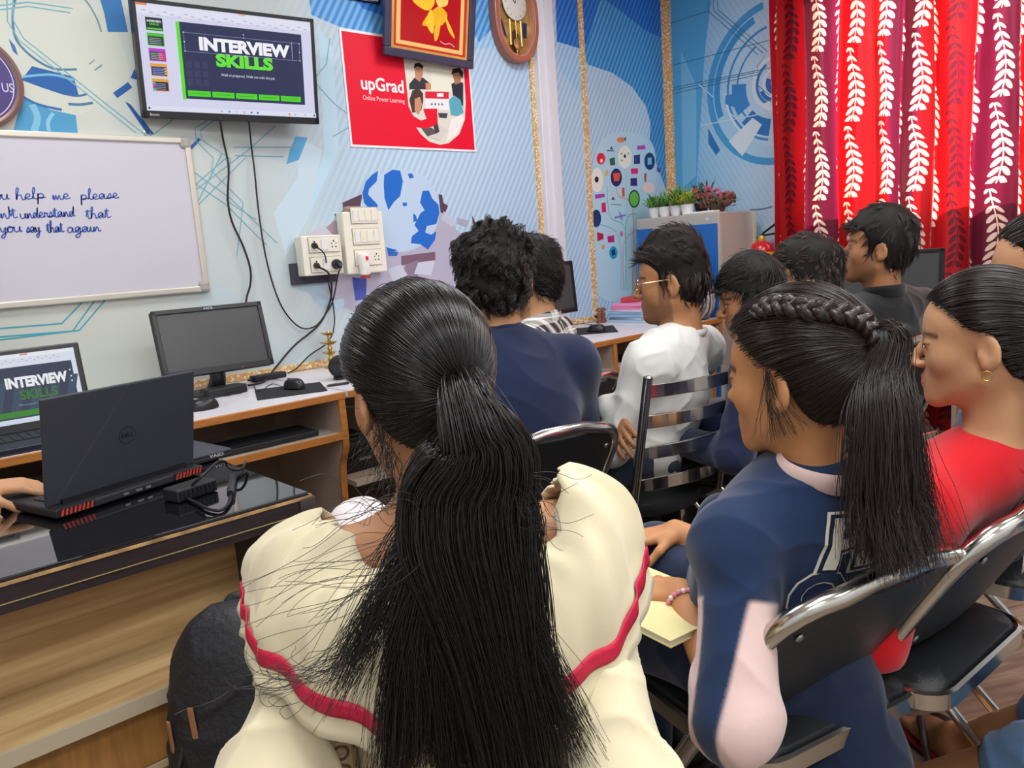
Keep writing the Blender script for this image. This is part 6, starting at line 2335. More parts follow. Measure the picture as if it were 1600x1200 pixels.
class Figure:
    """a seated person; all joints are points in the room"""
    def __init__(s, head, torso_yaw, seat_h=0.45, sw=0.185, fem=False, lean=0.0, pelvis=None, arms=None, legs=None, thick=1.0, shoulder_drop=0.045, chest_d=0.105, neck=.105):
        s.h, s.fem, s.sw, s.th = head, fem, sw, thick
        a = math.radians(torso_yaw)
        s.f = np.array([math.cos(a), math.sin(a), 0])
        s.r = np.array([math.sin(a), -math.cos(a), 0])
        s.u = np.array([0, 0, 1.0])
        k = head.k
        s.k = k
        s.nb = head.L((0, -.03, -.06)) + np.array([0, 0, -neck * k])
        s.pel = np.array(pelvis, float) if pelvis is not None else np.array([*(s.nb - s.f * (0.06 + lean))[:2], seat_h + 0.09])
        up = _n(s.nb - s.pel)
        s.up = up
        s.tf = _n(s.f - up * s.f.dot(up))
        s.T = np.stack([s.r, s.tf, up], 1)
        s.sh = [s.nb + s.r * (q * sw) - up * shoulder_drop for q in (-1, 1)]
        s.cd = chest_d
        A = arms or {}
        s.el, s.wr = [None, None], [None, None]
        for i, q in enumerate((-1, 1)):
            key = 'LR'[i]
            e = A.get(key + 'e')
            w = A.get(key + 'w')
            s.el[i] = np.array(e, float) if e is not None else s.sh[i] + s.r * q * .05 + s.f * .06 - s.u * .255 * k
            s.wr[i] = np.array(w, float) if w is not None else s.el[i] - s.r * q * .12 + s.f * .19 * k - s.u * .0
        G = legs or {}
        s.hip = [s.pel + s.r * q * .09 * k for q in (-1, 1)]
        s.kn, s.an = [None, None], [None, None]
        for i, q in enumerate((-1, 1)):
            key = 'LR'[i]
            kn = G.get(key + 'k')
            an = G.get(key + 'a')
            s.kn[i] = np.array(kn, float) if kn is not None else np.array([*(s.hip[i] + s.f * .42 * k + s.r * q * .05)[:2], 0.51])
            s.an[i] = np.array(an, float) if an is not None else np.array([*(s.kn[i] - s.f * .03)[:2], 0.085])

    def torso(s, sc, g=0.0, neck=True):
        k, T, th = s.k, s.T, s.th
        mid = s.pel * .45 + s.nb * .55
        sc.ell(s.nb - s.up * .15 * k, np.array([.158 * s.sw / .185 * th + g, s.cd * th + g, .165 + g]), T, 0.05)
        sc.ell(mid - s.up * .06, np.array([.138 * th * (.92 if s.fem else 1.05) + g, .098 * th + g, .17]), T, 0.06)
        sc.ell(s.pel + s.up * .0, np.array([.155 * th + g, .115 * th + g, .10 + g]), T, 0.06)
        for q in (0, 1):
            sc.cap(s.nb - s.up * .022, s.sh[q], .042 * th + g, .050 * th + g, 0.05)
            sc.ell(s.sh[q] - s.up * .02, np.array([.055 * th + g] * 3), None, 0.03)

    def neck_(s, sc):
        r = (.047 if s.fem else .056) * s.k
        sc.cap(s.h.L((0, -.022, -.05)), s.nb + s.tf * .004, r, r * 1.08, 0.03)

    def arm(s, sc, i, g=0.0, r=(.046, .038, .026), hand=None, upto=1.0):
        a, e, w = s.sh[i] - s.up * .01, s.el[i], s.wr[i]
        t = s.th
        if upto >= 0.5:
            sc.cap(a, e, r[0] * t + g, r[1] * t + g, 0.05)
            f = (upto - .5) * 2
            if f > 0:
                sc.cap(e, e + (w - e) * f, r[1] * t + g, (r[1] + (r[2] - r[1]) * f) * t + g, 0.02)
        else:
            sc.cap(a, a + (e - a) * upto * 2, r[0] * t + g, (r[0] * .6 + r[1] * .4) * t + g, 0.03)

    def leg(s, sc, i, g=0.0, foot=True, end=1.0):
        sc.cap(s.hip[i], s.kn[i], .078 * s.th + g, .056 + g, 0.03)
        sc.cap(s.kn[i], s.kn[i] + (s.an[i] - s.kn[i]) * end, .052 + g, .036 + g + (1 - end) * .012, 0.02)
        if foot:
            d = getattr(s, 'ftd', None)
            d = s.f if d is None else d
            t = np.array([*(s.an[i] + d * .15)[:2], 0.03])
            sc.cap(s.an[i], s.an[i] * [1, 1, 0] + d * -.02 + [0, 0, .045], .034, .035, 0.02)
            sc.cap(s.an[i] * [1, 1, 0] + d * -.02 + [0, 0, .04], t, .034, .024, 0.02)

    def shoes(s, root, m, sole):
        for i in (0, 1):
            sc = Sculpt()
            d = getattr(s, 'ftd', None)
            d = s.f if d is None else d
            b = s.an[i] * np.array([1, 1, 0])
            sc.cap(b - d * .04 + [0, 0, .05], b + d * .17 + [0, 0, .042], .045, .036, 0.02).cap(b + [0, 0, .05], s.an[i] + [0, 0, .01], .045, .045, 0.02)
            sc.cut(lambda X, Y, Z: 0.008 - Z + 0 * X + 0 * Y, 0.004)
            V, F = sc.mesh(0.007)
            o = link_mesh('shoe', quad_mesh('shoe', V, F, [m]), root)
            sb = MB().box((-.046, -.095, .001), (.046, .21, .018), sole, lambda p: b + np.array([d[1], -d[0], 0]) * p[0] + d * p[1] + [0, 0, p[2]], bevel=0.02)
            sb.build('sole', o)


def wrinkle(V, F, amp, freq, seed, aniso=None, mask=None, ridge=0.6):
    N = normals(V, F)
    a = Waves(seed, freq, 6, aniso)(V)
    b = Waves(seed + 1, freq * 2.1, 6, aniso)(V)
    ra = np.clip(1 - np.abs(a) * 1.25, 0, 1) ** 2.2
    rb = np.clip(1 - np.abs(b) * 1.25, 0, 1) ** 2.0
    d = (1 - ridge) * a * .6 + ridge * 2.0 * (ra - .3) + 0.7 * (rb - .3)
    if mask is not None:
        d = d * mask
    return V + N * (amp * d)[:, None]


def garment(name, sc, h, m, root, amp=0.004, freq=26, seed=3, aniso=None, mats=None, mfun=None, smooth=2, ridge=0.35, maskf=None, paintf=None):
    V, F = sc.mesh(h, smooth)
    V = wrinkle(V, F, amp, freq, seed, aniso, maskf(V) if maskf else None, ridge)
    mi = None
    ms = [m]
    if mats:
        ms = mats
        mi = mfun(V[F].mean(1))
    o = link_mesh(name, quad_mesh(name, V, F, ms, mi, paintf(V) if paintf else None), root)
    return o


def body_object(label, sc, h, skin, head, base, **paint):
    V, F = sc.mesh(h, 1)
    P = head.paint(V, skin, **paint) if head is not None else np.zeros((len(V), 4))
    o = link_mesh('person', quad_mesh('person', V, F, [skin], None, P), None, True, origin=base)
    return tag(o, label, 'person')


def ring_band(name, c, R, rx, ry, h, t, m, root, n=48, tilt=0.0, wob=0.0):
    """a ribbed band (collar, cuff) round the axis R[:,2]"""
    b = MB()
    pts = []
    for i in range(n):
        a = 2 * PI * i / n
        pts.append(c + R[:, 0] * rx * math.cos(a) + R[:, 1] * ry * math.sin(a) + R[:, 2] * (tilt * math.sin(a) + wob * math.sin(5 * a)))
    V, F = [], []
    k = 8
    for i in range(n):
        a = 2 * PI * i / n
        o_ = R[:, 0] * math.cos(a) + R[:, 1] * math.sin(a)
        for j in range(k):
            q = 2 * PI * j / k
            V.append(pts[i] + o_ * t * math.cos(q) + R[:, 2] * h * math.sin(q))
    for i in range(n):
        for j in range(k):
            F.append((i * k + j, ((i + 1) % n) * k + j, ((i + 1) % n) * k + (j + 1) % k, i * k + (j + 1) % k))
    b.add(V, F, m, True)
    return b.build(name, root)
# ------------------------------------------------------------------ chairs
m_pad = mat('black_vinyl_pad', '#1f2224', 0.42, bump=0.15, bscale=300, noise=0.08, scale=10)
m_steelc = mat('chromed_steel', '#c9c7bf', 0.16, metal=1.0, noise=0.08, scale=9)
m_scr = mat('screw_head', '#8d8f90', 0.3, metal=0.8)


def folding_chair(name, label, loc, yaw, group='padded folding chairs', top=0.785):
    """chair faces +y before turning; yaw is its heading in degrees"""
    o = thing(name, label, 'chair', (loc[0], loc[1], 0), math.radians(yaw - 90), group)
    W = 0.205
    tl = lambda z: -0.245 + (top - z) * 0.46 / top           # y of the slanting frame at height z
    bow = lambda x: -0.030 * (1 - (x / W) ** 2)
    # inverted U: front foot, up the side, round the top, down
    pts = [(-W - 0.012, tl(0.012), 0.012), (-W - 0.008, tl(0.35), 0.35), (-W, tl(0.55), 0.55), (-W, tl(top - .10), top - .10)]
    for a in np.linspace(0, PI / 2, 6)[1:]:
        pts.append((-W + 0.085 * (1 - math.cos(a)), tl(top - .10 + 0.085 * math.sin(a)) + bow(-W + .085 * (1 - math.cos(a))), top - 0.10 + 0.085 * math.sin(a)))
    left = pts
    mid = [(x, tl(top - .012) + bow(x), top - 0.012 + 0.012 * math.cos(x / W * 1.4)) for x in (-0.06, 0, 0.06)]
    right = [(-p[0], p[1], p[2]) for p in left[::-1]]
    MB().tube(left + mid + right, 0.0155, m_steelc, 12).build('back_frame', o, world=False)
    # padded back panel
    V, F = [], []
    nx, nz = 18, 10
    z0, z1 = top - 0.275, top - 0.022
    for side, off in ((0, -0.008), (1, 0.012)):
        for j in range(nz + 1):
            z = z0 + (z1 - z0) * j / nz
            wz = W - 0.012
            if z > top - 0.10:
                s_ = min(1, (z - top + 0.10) / 0.088)
                wz -= 0.085 * (1 - math.sqrt(max(0, 1 - s_ * s_)))
            if j == 0:
                wz -= 0.03
            elif j == 1:
                wz -= 0.008
            for i in range(nx + 1):
                x = wz * (2 * i / nx - 1)
                puff = 0.010 * (1 - (2 * i / nx - 1) ** 6) * (1 - (2 * j / nz - 1) ** 6)
                V.append((x, tl(z) + bow(x) + off + (puff if side else -puff * 0.5), z))
    n1 = (nx + 1) * (nz + 1)
    for s_ in (0, 1):
        for j in range(nz):
            for i in range(nx):
                a = s_ * n1 + j * (nx + 1) + i
                q = (a, a + 1, a + nx + 2, a + nx + 1)
                F.append(q if not s_ else q[::-1])
    edge = [i for i in range(nx + 1)] + [(j + 1) * (nx + 1) + nx for j in range(nz)] + [nz * (nx + 1) + i for i in range(nx - 1, -1, -1)] + [j * (nx + 1) for j in range(nz - 1, 0, -1)]
    for q in range(len(edge)):
        a, b_ = edge[q], edge[(q + 1) % len(edge)]
        F.append((b_, a, a + n1, b_ + n1))
    bp = MB().add(V, F, m_pad, True).build('backrest', o, world=False)
    for q in (-1, 1):
        for zz in (z0 + 0.03, top - 0.075):
            b = MB()
            x = q * (W - 0.045)
            b.lathe([(0.0075, 0.0), (0.006, 0.003), (0.0, 0.004)], (x, tl(zz) + bow(x) - 0.0125, zz), m_scr, (0, -1, -0.5), 12)
            b.build('screw', bp, world=False)
    # seat
    sz = 0.45
    rim = []
    sw, sd, rr = 0.195, 0.19, 0.06
    for cx_, cy_, a0 in ((sw - rr, sd - rr, 0), (-sw + rr, sd - rr, 90), (-sw + rr, -sd + rr, 180), (sw - rr, -sd + rr, 270)):
        for a in np.linspace(0, 90, 6):
            t = math.radians(a0 + a)
            rim.append((cx_ + rr * math.cos(t), cy_ + rr * math.sin(t) + 0.015))
    st = MB()
    V, F = [], []
    n = len(rim)
    rings = ((0.985, 0.0), (1.0, 0.012), (0.96, 0.028), (0.80, 0.037), (0.4, 0.040), (0.05, 0.041))
    for k_, dz in rings:
        for x, y in rim:
            V.append((x * k_, (y - 0.015) * k_ + 0.015, sz - 0.022 + dz + 0.025 * (y / 0.2) * 0.3))
    for r_ in range(len(rings) - 1):
        for i in range(n):
            F.append((r_ * n + i, r_ * n + (i + 1) % n, (r_ + 1) * n + (i + 1) % n, (r_ + 1) * n + i))
    F.append(tuple((len(rings) - 1) * n + i for i in range(n)))
    F.append(tuple(range(n - 1, -1, -1)))
    st.add(V, F, m_pad, True)
    seat = st.build('seat', o, world=False)
    b = MB()
    V, F = [], []
    for dz, off in ((-0.016, 0.004), (-0.018, 0.011), (0.010, 0.011), (0.013, 0.003)):
        for x, y in rim:
            l_ = math.hypot(x, y - 0.015)
            V.append((x * (1 + off / l_), (y - 0.015) * (1 + off / l_) + 0.015, sz - 0.012 + dz + 0.0075 * (y / 0.2)))
    for r_ in range(4):
        for i in range(n):
            F.append((r_ * n + i, r_ * n + (i + 1) % n, ((r_ + 1) % 4) * n + (i + 1) % n, ((r_ + 1) % 4) * n + i))
    b.add(V, F, m_steelc, True)
    b.build('seat_rim', o, world=False)
    # rear legs with a floor bar, front cross bar
    for q in (-1, 1):
        MB().tube([(q * (W - 0.022), 0.17, sz - 0.03), (q * (W - 0.022), -0.23, 0.012)], 0.0115, m_steelc, 12).build('leg', o, world=False)
        MB().lathe([(0.015, 0), (0.015, 0.02), (0.012, 0.024)], (q * (W + 0.012), tl(0.012), 0.0), m_rubber, n=14).build('foot_cap', o, world=False)
        MB().lathe([(0.015, 0), (0.015, 0.02), (0.012, 0.024)], (q * (W - 0.022), -0.23, 0.0), m_rubber, n=14).build('foot_cap', o, world=False)
        MB().tube([(q * (W + 0.004), tl(0.42) + 0.004, 0.42), (q * (W - 0.03), tl(0.42) + 0.004, 0.42)], 0.006, m_scr, 8).build('pivot', o, world=False)
    MB().tube([(-W + 0.022, -0.19, 0.055), (W - 0.022, -0.19, 0.055)], 0.009, m_steelc, 10).build('stretcher', o, world=False)
    MB().tube([(-W - 0.008, tl(0.2), 0.20), (W + 0.008, tl(0.2), 0.20)], 0.009, m_steelc, 10).build('stretcher', o, world=False)
    return o


def slat_chair(label, loc, yaw):
    o = thing('slat_back_chair', label, 'chair', (loc[0], loc[1], 0), math.radians(yaw - 90))
    W, top = 0.172, 0.855
    py = lambda z: -0.185 - 0.10 * max(0, (z - 0.40)) / 0.45 + 0.06 * 0
    for q in (-1, 1):
        b = MB().tube([(q * W, -0.20, 0.0), (q * W, py(0.40), 0.40), (q * W, py(0.62), 0.62), (q * W, py(top), top)], 0.0135, m_steelc, 14)
        b.lathe([(0.0135, 0), (0.011, 0.005), (0.0, 0.007)], (q * W, py(top), top), m_steelc, n=14)
        b.build('back_post', o, world=False)
        MB().tube([(q * (W - 0.004), 0.17, 0.0), (q * (W - 0.004), 0.16, 0.40)], 0.0125, m_steelc, 12).build('leg', o, world=False)
        MB().tube([(q * (W + 0.0), -0.185, 0.385), (q * (W - 0.004), 0.16, 0.395)], 0.010, m_steelc, 10).build('side_rail', o, world=False)
    for k, zz in enumerate((0.815, 0.725, 0.63, 0.53)):
        V, F = [], []
        n = 14
        h = 0.019
        for i in range(n + 1):
            x = -W + 2 * W * i / n
            y = py(zz) - 0.028 * (1 - (x / W) ** 2)
            for dy, dz in ((-0.004, -h), (0.004, -h), (0.004, h), (-0.004, h)):
                V.append((x, y + dy, zz + dz))
        for i in range(n):
            for j in range(4):
                F.append((4 * i + j, 4 * i + (j + 1) % 4, 4 * i + 4 + (j + 1) % 4, 4 * i + 4 + j))
        MB().add(V, F, m_steelc).build('back_slat', o, world=False, bevel=0.002)
    MB().lathe([(0.0, 0.0), (0.17, 0.0), (0.192, 0.010), (0.198, 0.028), (0.192, 0.047), (0.165, 0.058), (0.0, 0.062)], (0, -0.01, 0.405), m_pad, n=44).build('seat', o, world=False)
    MB().tube([(-W, -0.2, 0.10), (W - .004, 0.168, 0.36)], 0.009, m_steelc, 10).build('stretcher', o, world=False)
    MB().tube([(W, -0.2, 0.10), (-W + .004, 0.168, 0.36)], 0.009, m_steelc, 10).build('stretcher', o, world=False)
    return o


slat_chair('steel ladder-back chair with a round black seat under the student in white', (1.905, 1.545), 78)
folding_chair('folding_chair', 'black padded folding chair with worn chrome rim behind the girl with a braid', (1.166, 0.674), 76, top=0.735)
folding_chair('folding_chair', 'black padded folding chair behind the girl in red, chrome seat edge showing', (1.485, 0.585), 86, top=0.765)
folding_chair('folding_chair', 'black folding chair under the student in navy beside the ladder-back chair', (2.23, 1.30), 100)
folding_chair('folding_chair', 'black folding chair whose back top shows behind the curly haired man in navy', (1.40, 1.57), 78, top=0.775)
folding_chair('folding_chair', 'folding chair under the half hidden girl at the right edge', (2.0, 0.60), 92, top=0.76)
folding_chair('folding_chair', 'folding chair under the student in the black shirt by the curtain', (3.0, 1.27), 70, top=0.82)
folding_chair('folding_chair', 'folding chair under the student with glasses in a cream shirt', (2.60, 1.30), 105)
folding_chair('folding_chair', 'folding chair under the man in the checked shirt', (1.90, 1.98), 100)
st_ = thing('stool', 'round black stool under the long haired woman in cream', 'stool', (0.60, 0.80, 0))
MB().lathe([(0.0, 0.0), (0.15, 0.0), (0.17, 0.015), (0.17, 0.035), (0.15, 0.045), (0.0, 0.048)], (0.60, 0.80, 0.37), m_pad, n=36).build('seat', st_)
for k in range(4):
    a = PI / 4 + k * PI / 2
    MB().tube([(0.60 + 0.12 * math.cos(a), 0.80 + 0.12 * math.sin(a), 0.37), (0.60 + 0.17 * math.cos(a), 0.80 + 0.17 * math.sin(a), 0.0)], 0.011, m_steelc, 10).build('leg', st_)
# ------------------------------------------------------------------ people
def comb_back(q):
    return np.stack([q[:, 0] * 1.0, np.full(len(q), -1.0), np.full(len(q), -0.2) - (q[:, 1] < -.05) * 1.5], 1)


def comb_forward(q):
    d = np.stack([q[:, 0] * 3.0, np.where(q[:, 1] > -0.02, 1.0, 0.1), np.where(q[:, 2] > .06, -.05, -1.0)], 1)
    d[:, 2] -= (q[:, 1] < -.04) * 0.6
    return d


def comb_up(q):
    d = np.stack([q[:, 0] * 2.0, np.where(q[:, 2] > .05, 0.55, 0.05), np.where(q[:, 2] > .05, 0.35, -.8)], 1)
    return d


_under = {}


def hair_cap(head, root, m, h=0.005, amp=0.003, freq=60, seed=4, **kw):
    sc = head.cap_sculpt(**kw)
    V, F = sc.mesh(h, 1)
    V2 = clumpy(V, F, amp, freq, seed)
    m = hair_mat(m.name + '_under', '#0f0b09', 0.62, 0.25)
    o = link_mesh('hair', quad_mesh('hair', V2, F, [m]), root)
    return V2, F


m_sole = mat('dark_shoe_sole', '#222020', 0.7)
m_shoe = mat('black_shoe', '#1b1b1e', 0.5)
h_black = hair_mat('hair_black', '#17120f', 0.4)
h_brown = hair_mat('hair_dark_brown', '#2a1e18', 0.42)
h_soft = hair_mat('hair_soft_black', '#1e1715', 0.36)
sk_a = skin_mat('skin_tan', '#b98660')
sk_b = skin_mat('skin_brown', '#a97550')
sk_c = skin_mat('skin_light_brown', '#c4936c')
sk_d = skin_mat('skin_warm', '#b07b54')


def seated(label, head, fig, skin, h, shirt, pants, hair, sleeves=1.0, shirt_r=0.013, hem=None, seed=1, hands=None, paint=None, trouser=True, eyes=True, wr=0.006, wfreq=22, shirt_mats=None, shirt_mf=None,
           arms_g=None, body_legs=True):
    sc = Sculpt()
    head.prims(sc)
    fig.neck_(sc)
    fig.torso(sc, -0.004)
    for i in (0, 1):
        fig.arm(sc, i)
        if body_legs:
            fig.leg(sc, i, -0.004)
        hd = hands(fig, i) if hands else None
        d = _n(fig.wr[i] - fig.el[i])
        if hd is None:
            hd = dict(d=d, n=(0, 0, -1.0), curl=0.35)
        hand_prims(sc, fig.wr[i], hd.get('d', d), hd.get('n', (0, 0, -1)), hd.get('side', -1 if i == 0 else 1), hd.get('curl', .35), hd.get('s', .95 * fig.k), hd.get('spread', .08), hd.get('thumb', .4))
    o = body_object(label, sc, h, skin, head, (fig.pel[0], fig.pel[1], 0), **(paint or {}))
    if eyes:
        head.eyes(o)
    g = Sculpt()
    fig.torso(g, shirt_r)
    for i in (0, 1):
        fig.arm(g, i, arms_g or shirt_r * 1.15, upto=sleeves)
    hz = fig.pel[2] - 0.07 if hem is None else hem
    g.cut(lambda X, Y, Z: hz - Z + 0 * X + 0 * Y, 0.006)
    nbz = fig.nb + fig.up * 0.012
    g.cap(nbz - fig.up * .0, nbz + fig.up * .03, .062 * fig.k * (0.86 if fig.fem else 1.0), None, .03, 'u') if False else None
    garment('shirt', g, h, shirt, o, wr, wfreq, seed, mats=shirt_mats, mfun=shirt_mf)
    if trouser:
        t = Sculpt()
        t.ell(fig.pel - fig.u * .0, np.array([.158, .122, .095]) * fig.th + .008, fig.T, 0.05)
        for i in (0, 1):
            fig.leg(t, i, 0.010, foot=False, end=0.93)
        garment('trousers', t, h * 1.3, pants, o, 0.004, 22, seed + 9)
        fig.shoes(o, m_shoe, m_sole)
    return o


# ---- student in the white sweatshirt
hd = Head(at(1048, 440, 2.5), 119, 3, 0, 1.04, jaw=1.05, chin=1.1)
fg = Figure(hd, 98, sw=0.18, thick=.92, shoulder_drop=.055, pelvis=(1.915, 1.52, 0.545), lean=0)
fg.el = [fg.sh[0] + fg.f * .10 - fg.r * .085 - fg.u * .26, fg.sh[1] + fg.f * .12 + fg.r * .05 - fg.u * .26]
fg.wr = [fg.el[0] + fg.r * .23 + fg.f * .09 + fg.u * .02, at(952, 636, 2.38)]
m_swt = fabric('white_sweatshirt', '#d9d9d3', 0.85)


def hw_(f, i):
    if i == 1:
        return dict(d=at(972, 682, 2.31) - at(952, 636, 2.38), n=f.r * 1.0 - f.u * .1 + f.f * .2, curl=0.22, spread=.10, side=-1, s=.98)
    return dict(d=f.r + f.f * .2, n=-f.f, curl=.3)


pw = seated('student in a white sweatshirt and glasses sitting with folded arms on the ladder-back chair', hd, fg, sk_d, 0.006, m_swt, fabric('dark_denim', '#26303e', 0.8), h_brown, 1.0, .014, hem=0.475, seed=12,
            hands=hw_, paint=dict(beard=.5, mous=.6, brow='#1a1210'), wr=0.007, wfreq=19)
ring_band('collar', fg.nb + fg.up * .012, fg.T, .066, .060, .012, .006, m_swt, pw, tilt=-.014)
V, F = hair_cap(hd, pw, h_brown, 0.006, 0.005, 50, thick=.008, top=.036, back=.004)
short_hair(hd, pw, V, F, h_brown, 4500, 0.045, comb_up, 0.6, seed=3, r=0.0007, clumps=420, gather=.6)
glasses(hd, pw, mat('gilt_wire', '#c9a87c', 0.25, metal=0.9))

# ---- student in the navy hoodie, leaning forward
hd = Head(at(1172, 464, 2.5), 133, 12, -4, .96, jaw=1.0)
fg = Figure(hd, 112, sw=0.18, thick=.92, pelvis=(2.235, 1.25, 0.54))
m_nav = fabric('navy_hoodie', '#222b4a', 0.85)
pn = seated('young student in a navy hoodie with short black hair beside the ladder-back chair', hd, fg, sk_d, 0.007, m_nav, fabric('black_jeans', '#1d1f26', 0.8), h_black, 1.0, .018, seed=22, paint=dict(mous=.25, brow='#120c0b'))
V, F = hair_cap(hd, pn, h_black, 0.006, 0.003, 60, thick=.010, top=.024, hairline=[(-.16, -.07), (-.06, -.068), (-.035, -.045), (-.02, .0), (-.006, .022), (.006, .018), (.014, .0), (.03, .022), (.05, .036), (.07, .044), (.12, .046)])
short_hair(hd, pn, V, F, h_black, 3600, 0.045, comb_forward, 0.25, seed=5, r=0.0008)
b = Sculpt()
b.chain([fg.nb + fg.r * .07 * math.cos(a) + fg.tf * .065 * math.sin(a) + fg.up * (.005 - .014 * math.sin(a)) for a in np.linspace(0, 2 * PI, 14)], [.024] * 14, .02)
V, F = b.mesh(.007, 2)
link_mesh('hood', quad_mesh('hood', V, F, [m_nav]), pn)

# ---- student in the cream shirt with glasses
hd = Head(at(1256, 440, 2.9), 122, 4, 0, 1.06)
fg = Figure(hd, 100, sw=0.195, thick=.95, shoulder_drop=.055, pelvis=(2.63, 1.27, 0.54))
m_crs = fabric('cream_cotton_shirt', '#e2dfcf', 0.8, bump=.15)
pg = seated('student with glasses in a cream shirt sitting behind the girl with a braid', hd, fg, sk_c, 0.007, m_crs, fabric('grey_trousers', '#4a4a50', 0.8), h_brown, 1.0, .016, seed=32, paint=dict(beard=.7, mous=.7, brow='#17100e'))
ring_band('collar', fg.nb + fg.up * .02, fg.T, .070, .066, .020, .007, m_crs, pg, tilt=-.018)
V, F = hair_cap(hd, pg, h_brown, 0.007, 0.006, 45, seed=8, thick=.014, top=.034, back=.006)
short_hair(hd, pg, V, F, hair_mat('hair_rust_brown', '#3a2a22', 0.4), 4200, 0.045, comb_forward, 0.5, curl=.6, seed=7, r=0.0007, clumps=380, gather=.6)
glasses(hd, pg, mat('pale_gold_wire', '#dcc9a4', 0.25, metal=0.8))

# ---- student in the black shirt
hd = Head(at(1370, 388, 3.12), 113, -7, 0, 1.04, nose=1.12, jaw=1.05)
fg = Figure(hd, 72, sw=0.20, thick=.95, shoulder_drop=.055, pelvis=(2.99, 1.22, 0.56))
m_bks = fabric('black_shirt', '#1b1b1d', 0.75)
pb_ = seated('student in a black shirt looking up in front of the red curtain', hd, fg, sk_b, 0.007, m_bks, fabric('black_trousers', '#18181a', 0.8), h_black, 1.0, .016, seed=42, paint=dict(beard=.3, mous=.35, brow='#0f0b0a'))
ring_band('collar', fg.nb + fg.up * .022, fg.T, .070, .066, .022, .006, m_bks, pb_, tilt=-.018)
V, F = hair_cap(hd, pb_, h_black, 0.007, 0.004, 45, seed=9, thick=.008, top=.030, back=.012)
short_hair(hd, pb_, V, F, h_black, 4200, 0.05, comb_forward, 0.4, seed=17, r=0.0007, clumps=420, gather=.5)

# ---- man in the checked shirt
hd = Head(at(826, 436, 2.76), 124, 3, 0, 1.02)
fg = Figure(hd, 118, sw=0.19, pelvis=(1.90, 1.96, 0.54))
m_chk = mat('checked_cotton', '#d8d6d0', 0.8)
g = NT(m_chk)
co, x, y, z = g.coord('Object')


def band(v, f, w, o=0.0):
    return g.math('LESS_THAN', g.math('FRACT', g.math('ADD', g.math('MULTIPLY', v, f), o)), w)


dg_ = g.math('ADD', g.math('MULTIPLY', x, 0.8), g.math('MULTIPLY', y, 0.6))
t1 = g.math('MULTIPLY', g.math('ADD', band(dg_, 17, .5), band(z, 15, .5)), 0.5)
t2 = g.math('MAXIMUM', band(dg_, 17, .07, .25), band(z, 15, .07, .25))
c1 = g.mix(t1, lin('#d4d2cc'), lin('#2a262c'))
g.L.new(g.mix(t2, c1, lin('#f0eeea')), g.N['Principled BSDF'].inputs['Base Color'])
pc2 = seated('man in a black and white checked shirt partly hidden behind the curly haired man', hd, fg, sk_c, 0.007, m_chk, fabric('grey_trousers', '#4a4a50', 0.8), h_black, 1.0, .014, seed=52, paint=dict(beard=.4, mous=.6))
ring_band('collar', fg.nb + fg.up * .022, fg.T, .070, .066, .022, .006, m_chk, pc2, tilt=-.018)
V, F = hair_cap(hd, pc2, h_black, 0.007, 0.005, 50, seed=19, thick=.012, top=.03, back=.006)
short_hair(hd, pc2, V, F, h_black, 3000, 0.045, comb_back, 0.5, curl=.35, seed=27, r=0.0008)
glasses(hd, pc2, mat('dark_spectacle_frame', '#2a2420', 0.3))

# ---- curly haired man in the navy sweater, seen from behind
hd = Head(at(768, 440, 2.25), 80, 6, 2, 1.04, jaw=1.05)
fg = Figure(hd, 70, sw=0.20, pelvis=(1.42, 1.53, 0.545), thick=1.08, shoulder_drop=.085)
m_nsw = fabric('navy_sweater', '#162140', 0.85, bump=.2, bscale=500)
pcur = seated('man with wavy black hair in a navy sweater seen from behind', hd, fg, sk_c, 0.006, m_nsw, fabric('dark_denim', '#26303e', 0.8), h_soft, 1.0, .02, seed=62, paint=dict(beard=.4), wr=0.005, wfreq=14)
ring_band('collar', fg.nb + fg.up * .004, fg.T, .078, .070, .012, .006, m_nsw, pcur, tilt=-.016)
hl = [(-.16, -.105), (-.06, -.10), (-.035, -.085), (-.025, -.03), (-.012, .010), (.006, .005), (.014, -.03), (.022, -.01), (.03, .03), (.05, .05), (.07, .058), (.12, .06)]
V, F = hair_cap(hd, pcur, h_soft, 0.006, 0.009, 42, seed=29, thick=.020, top=.030, back=.012, hairline=hl)


def comb_wavy(q):
    return np.stack([q[:, 0] * 6.0, np.where(q[:, 1] > 0, -.2, -.25), np.where(q[:, 2] > .09, 0.0, -1.0)], 1)


short_hair(hd, pcur, V, F, h_soft, 11000, 0.075, comb_wavy, 0.30, curl=1.4, seed=37, r=0.0006, k=14, clumps=520, gather=.5)
# ------------------------------------------------------------------ the young women
def at_h(px, py, hd_):
    """point on the view ray at a given horizontal distance"""
    r = ray(px, py)
    return EYE + r * (hd_ / math.hypot(r[0], r[1]))


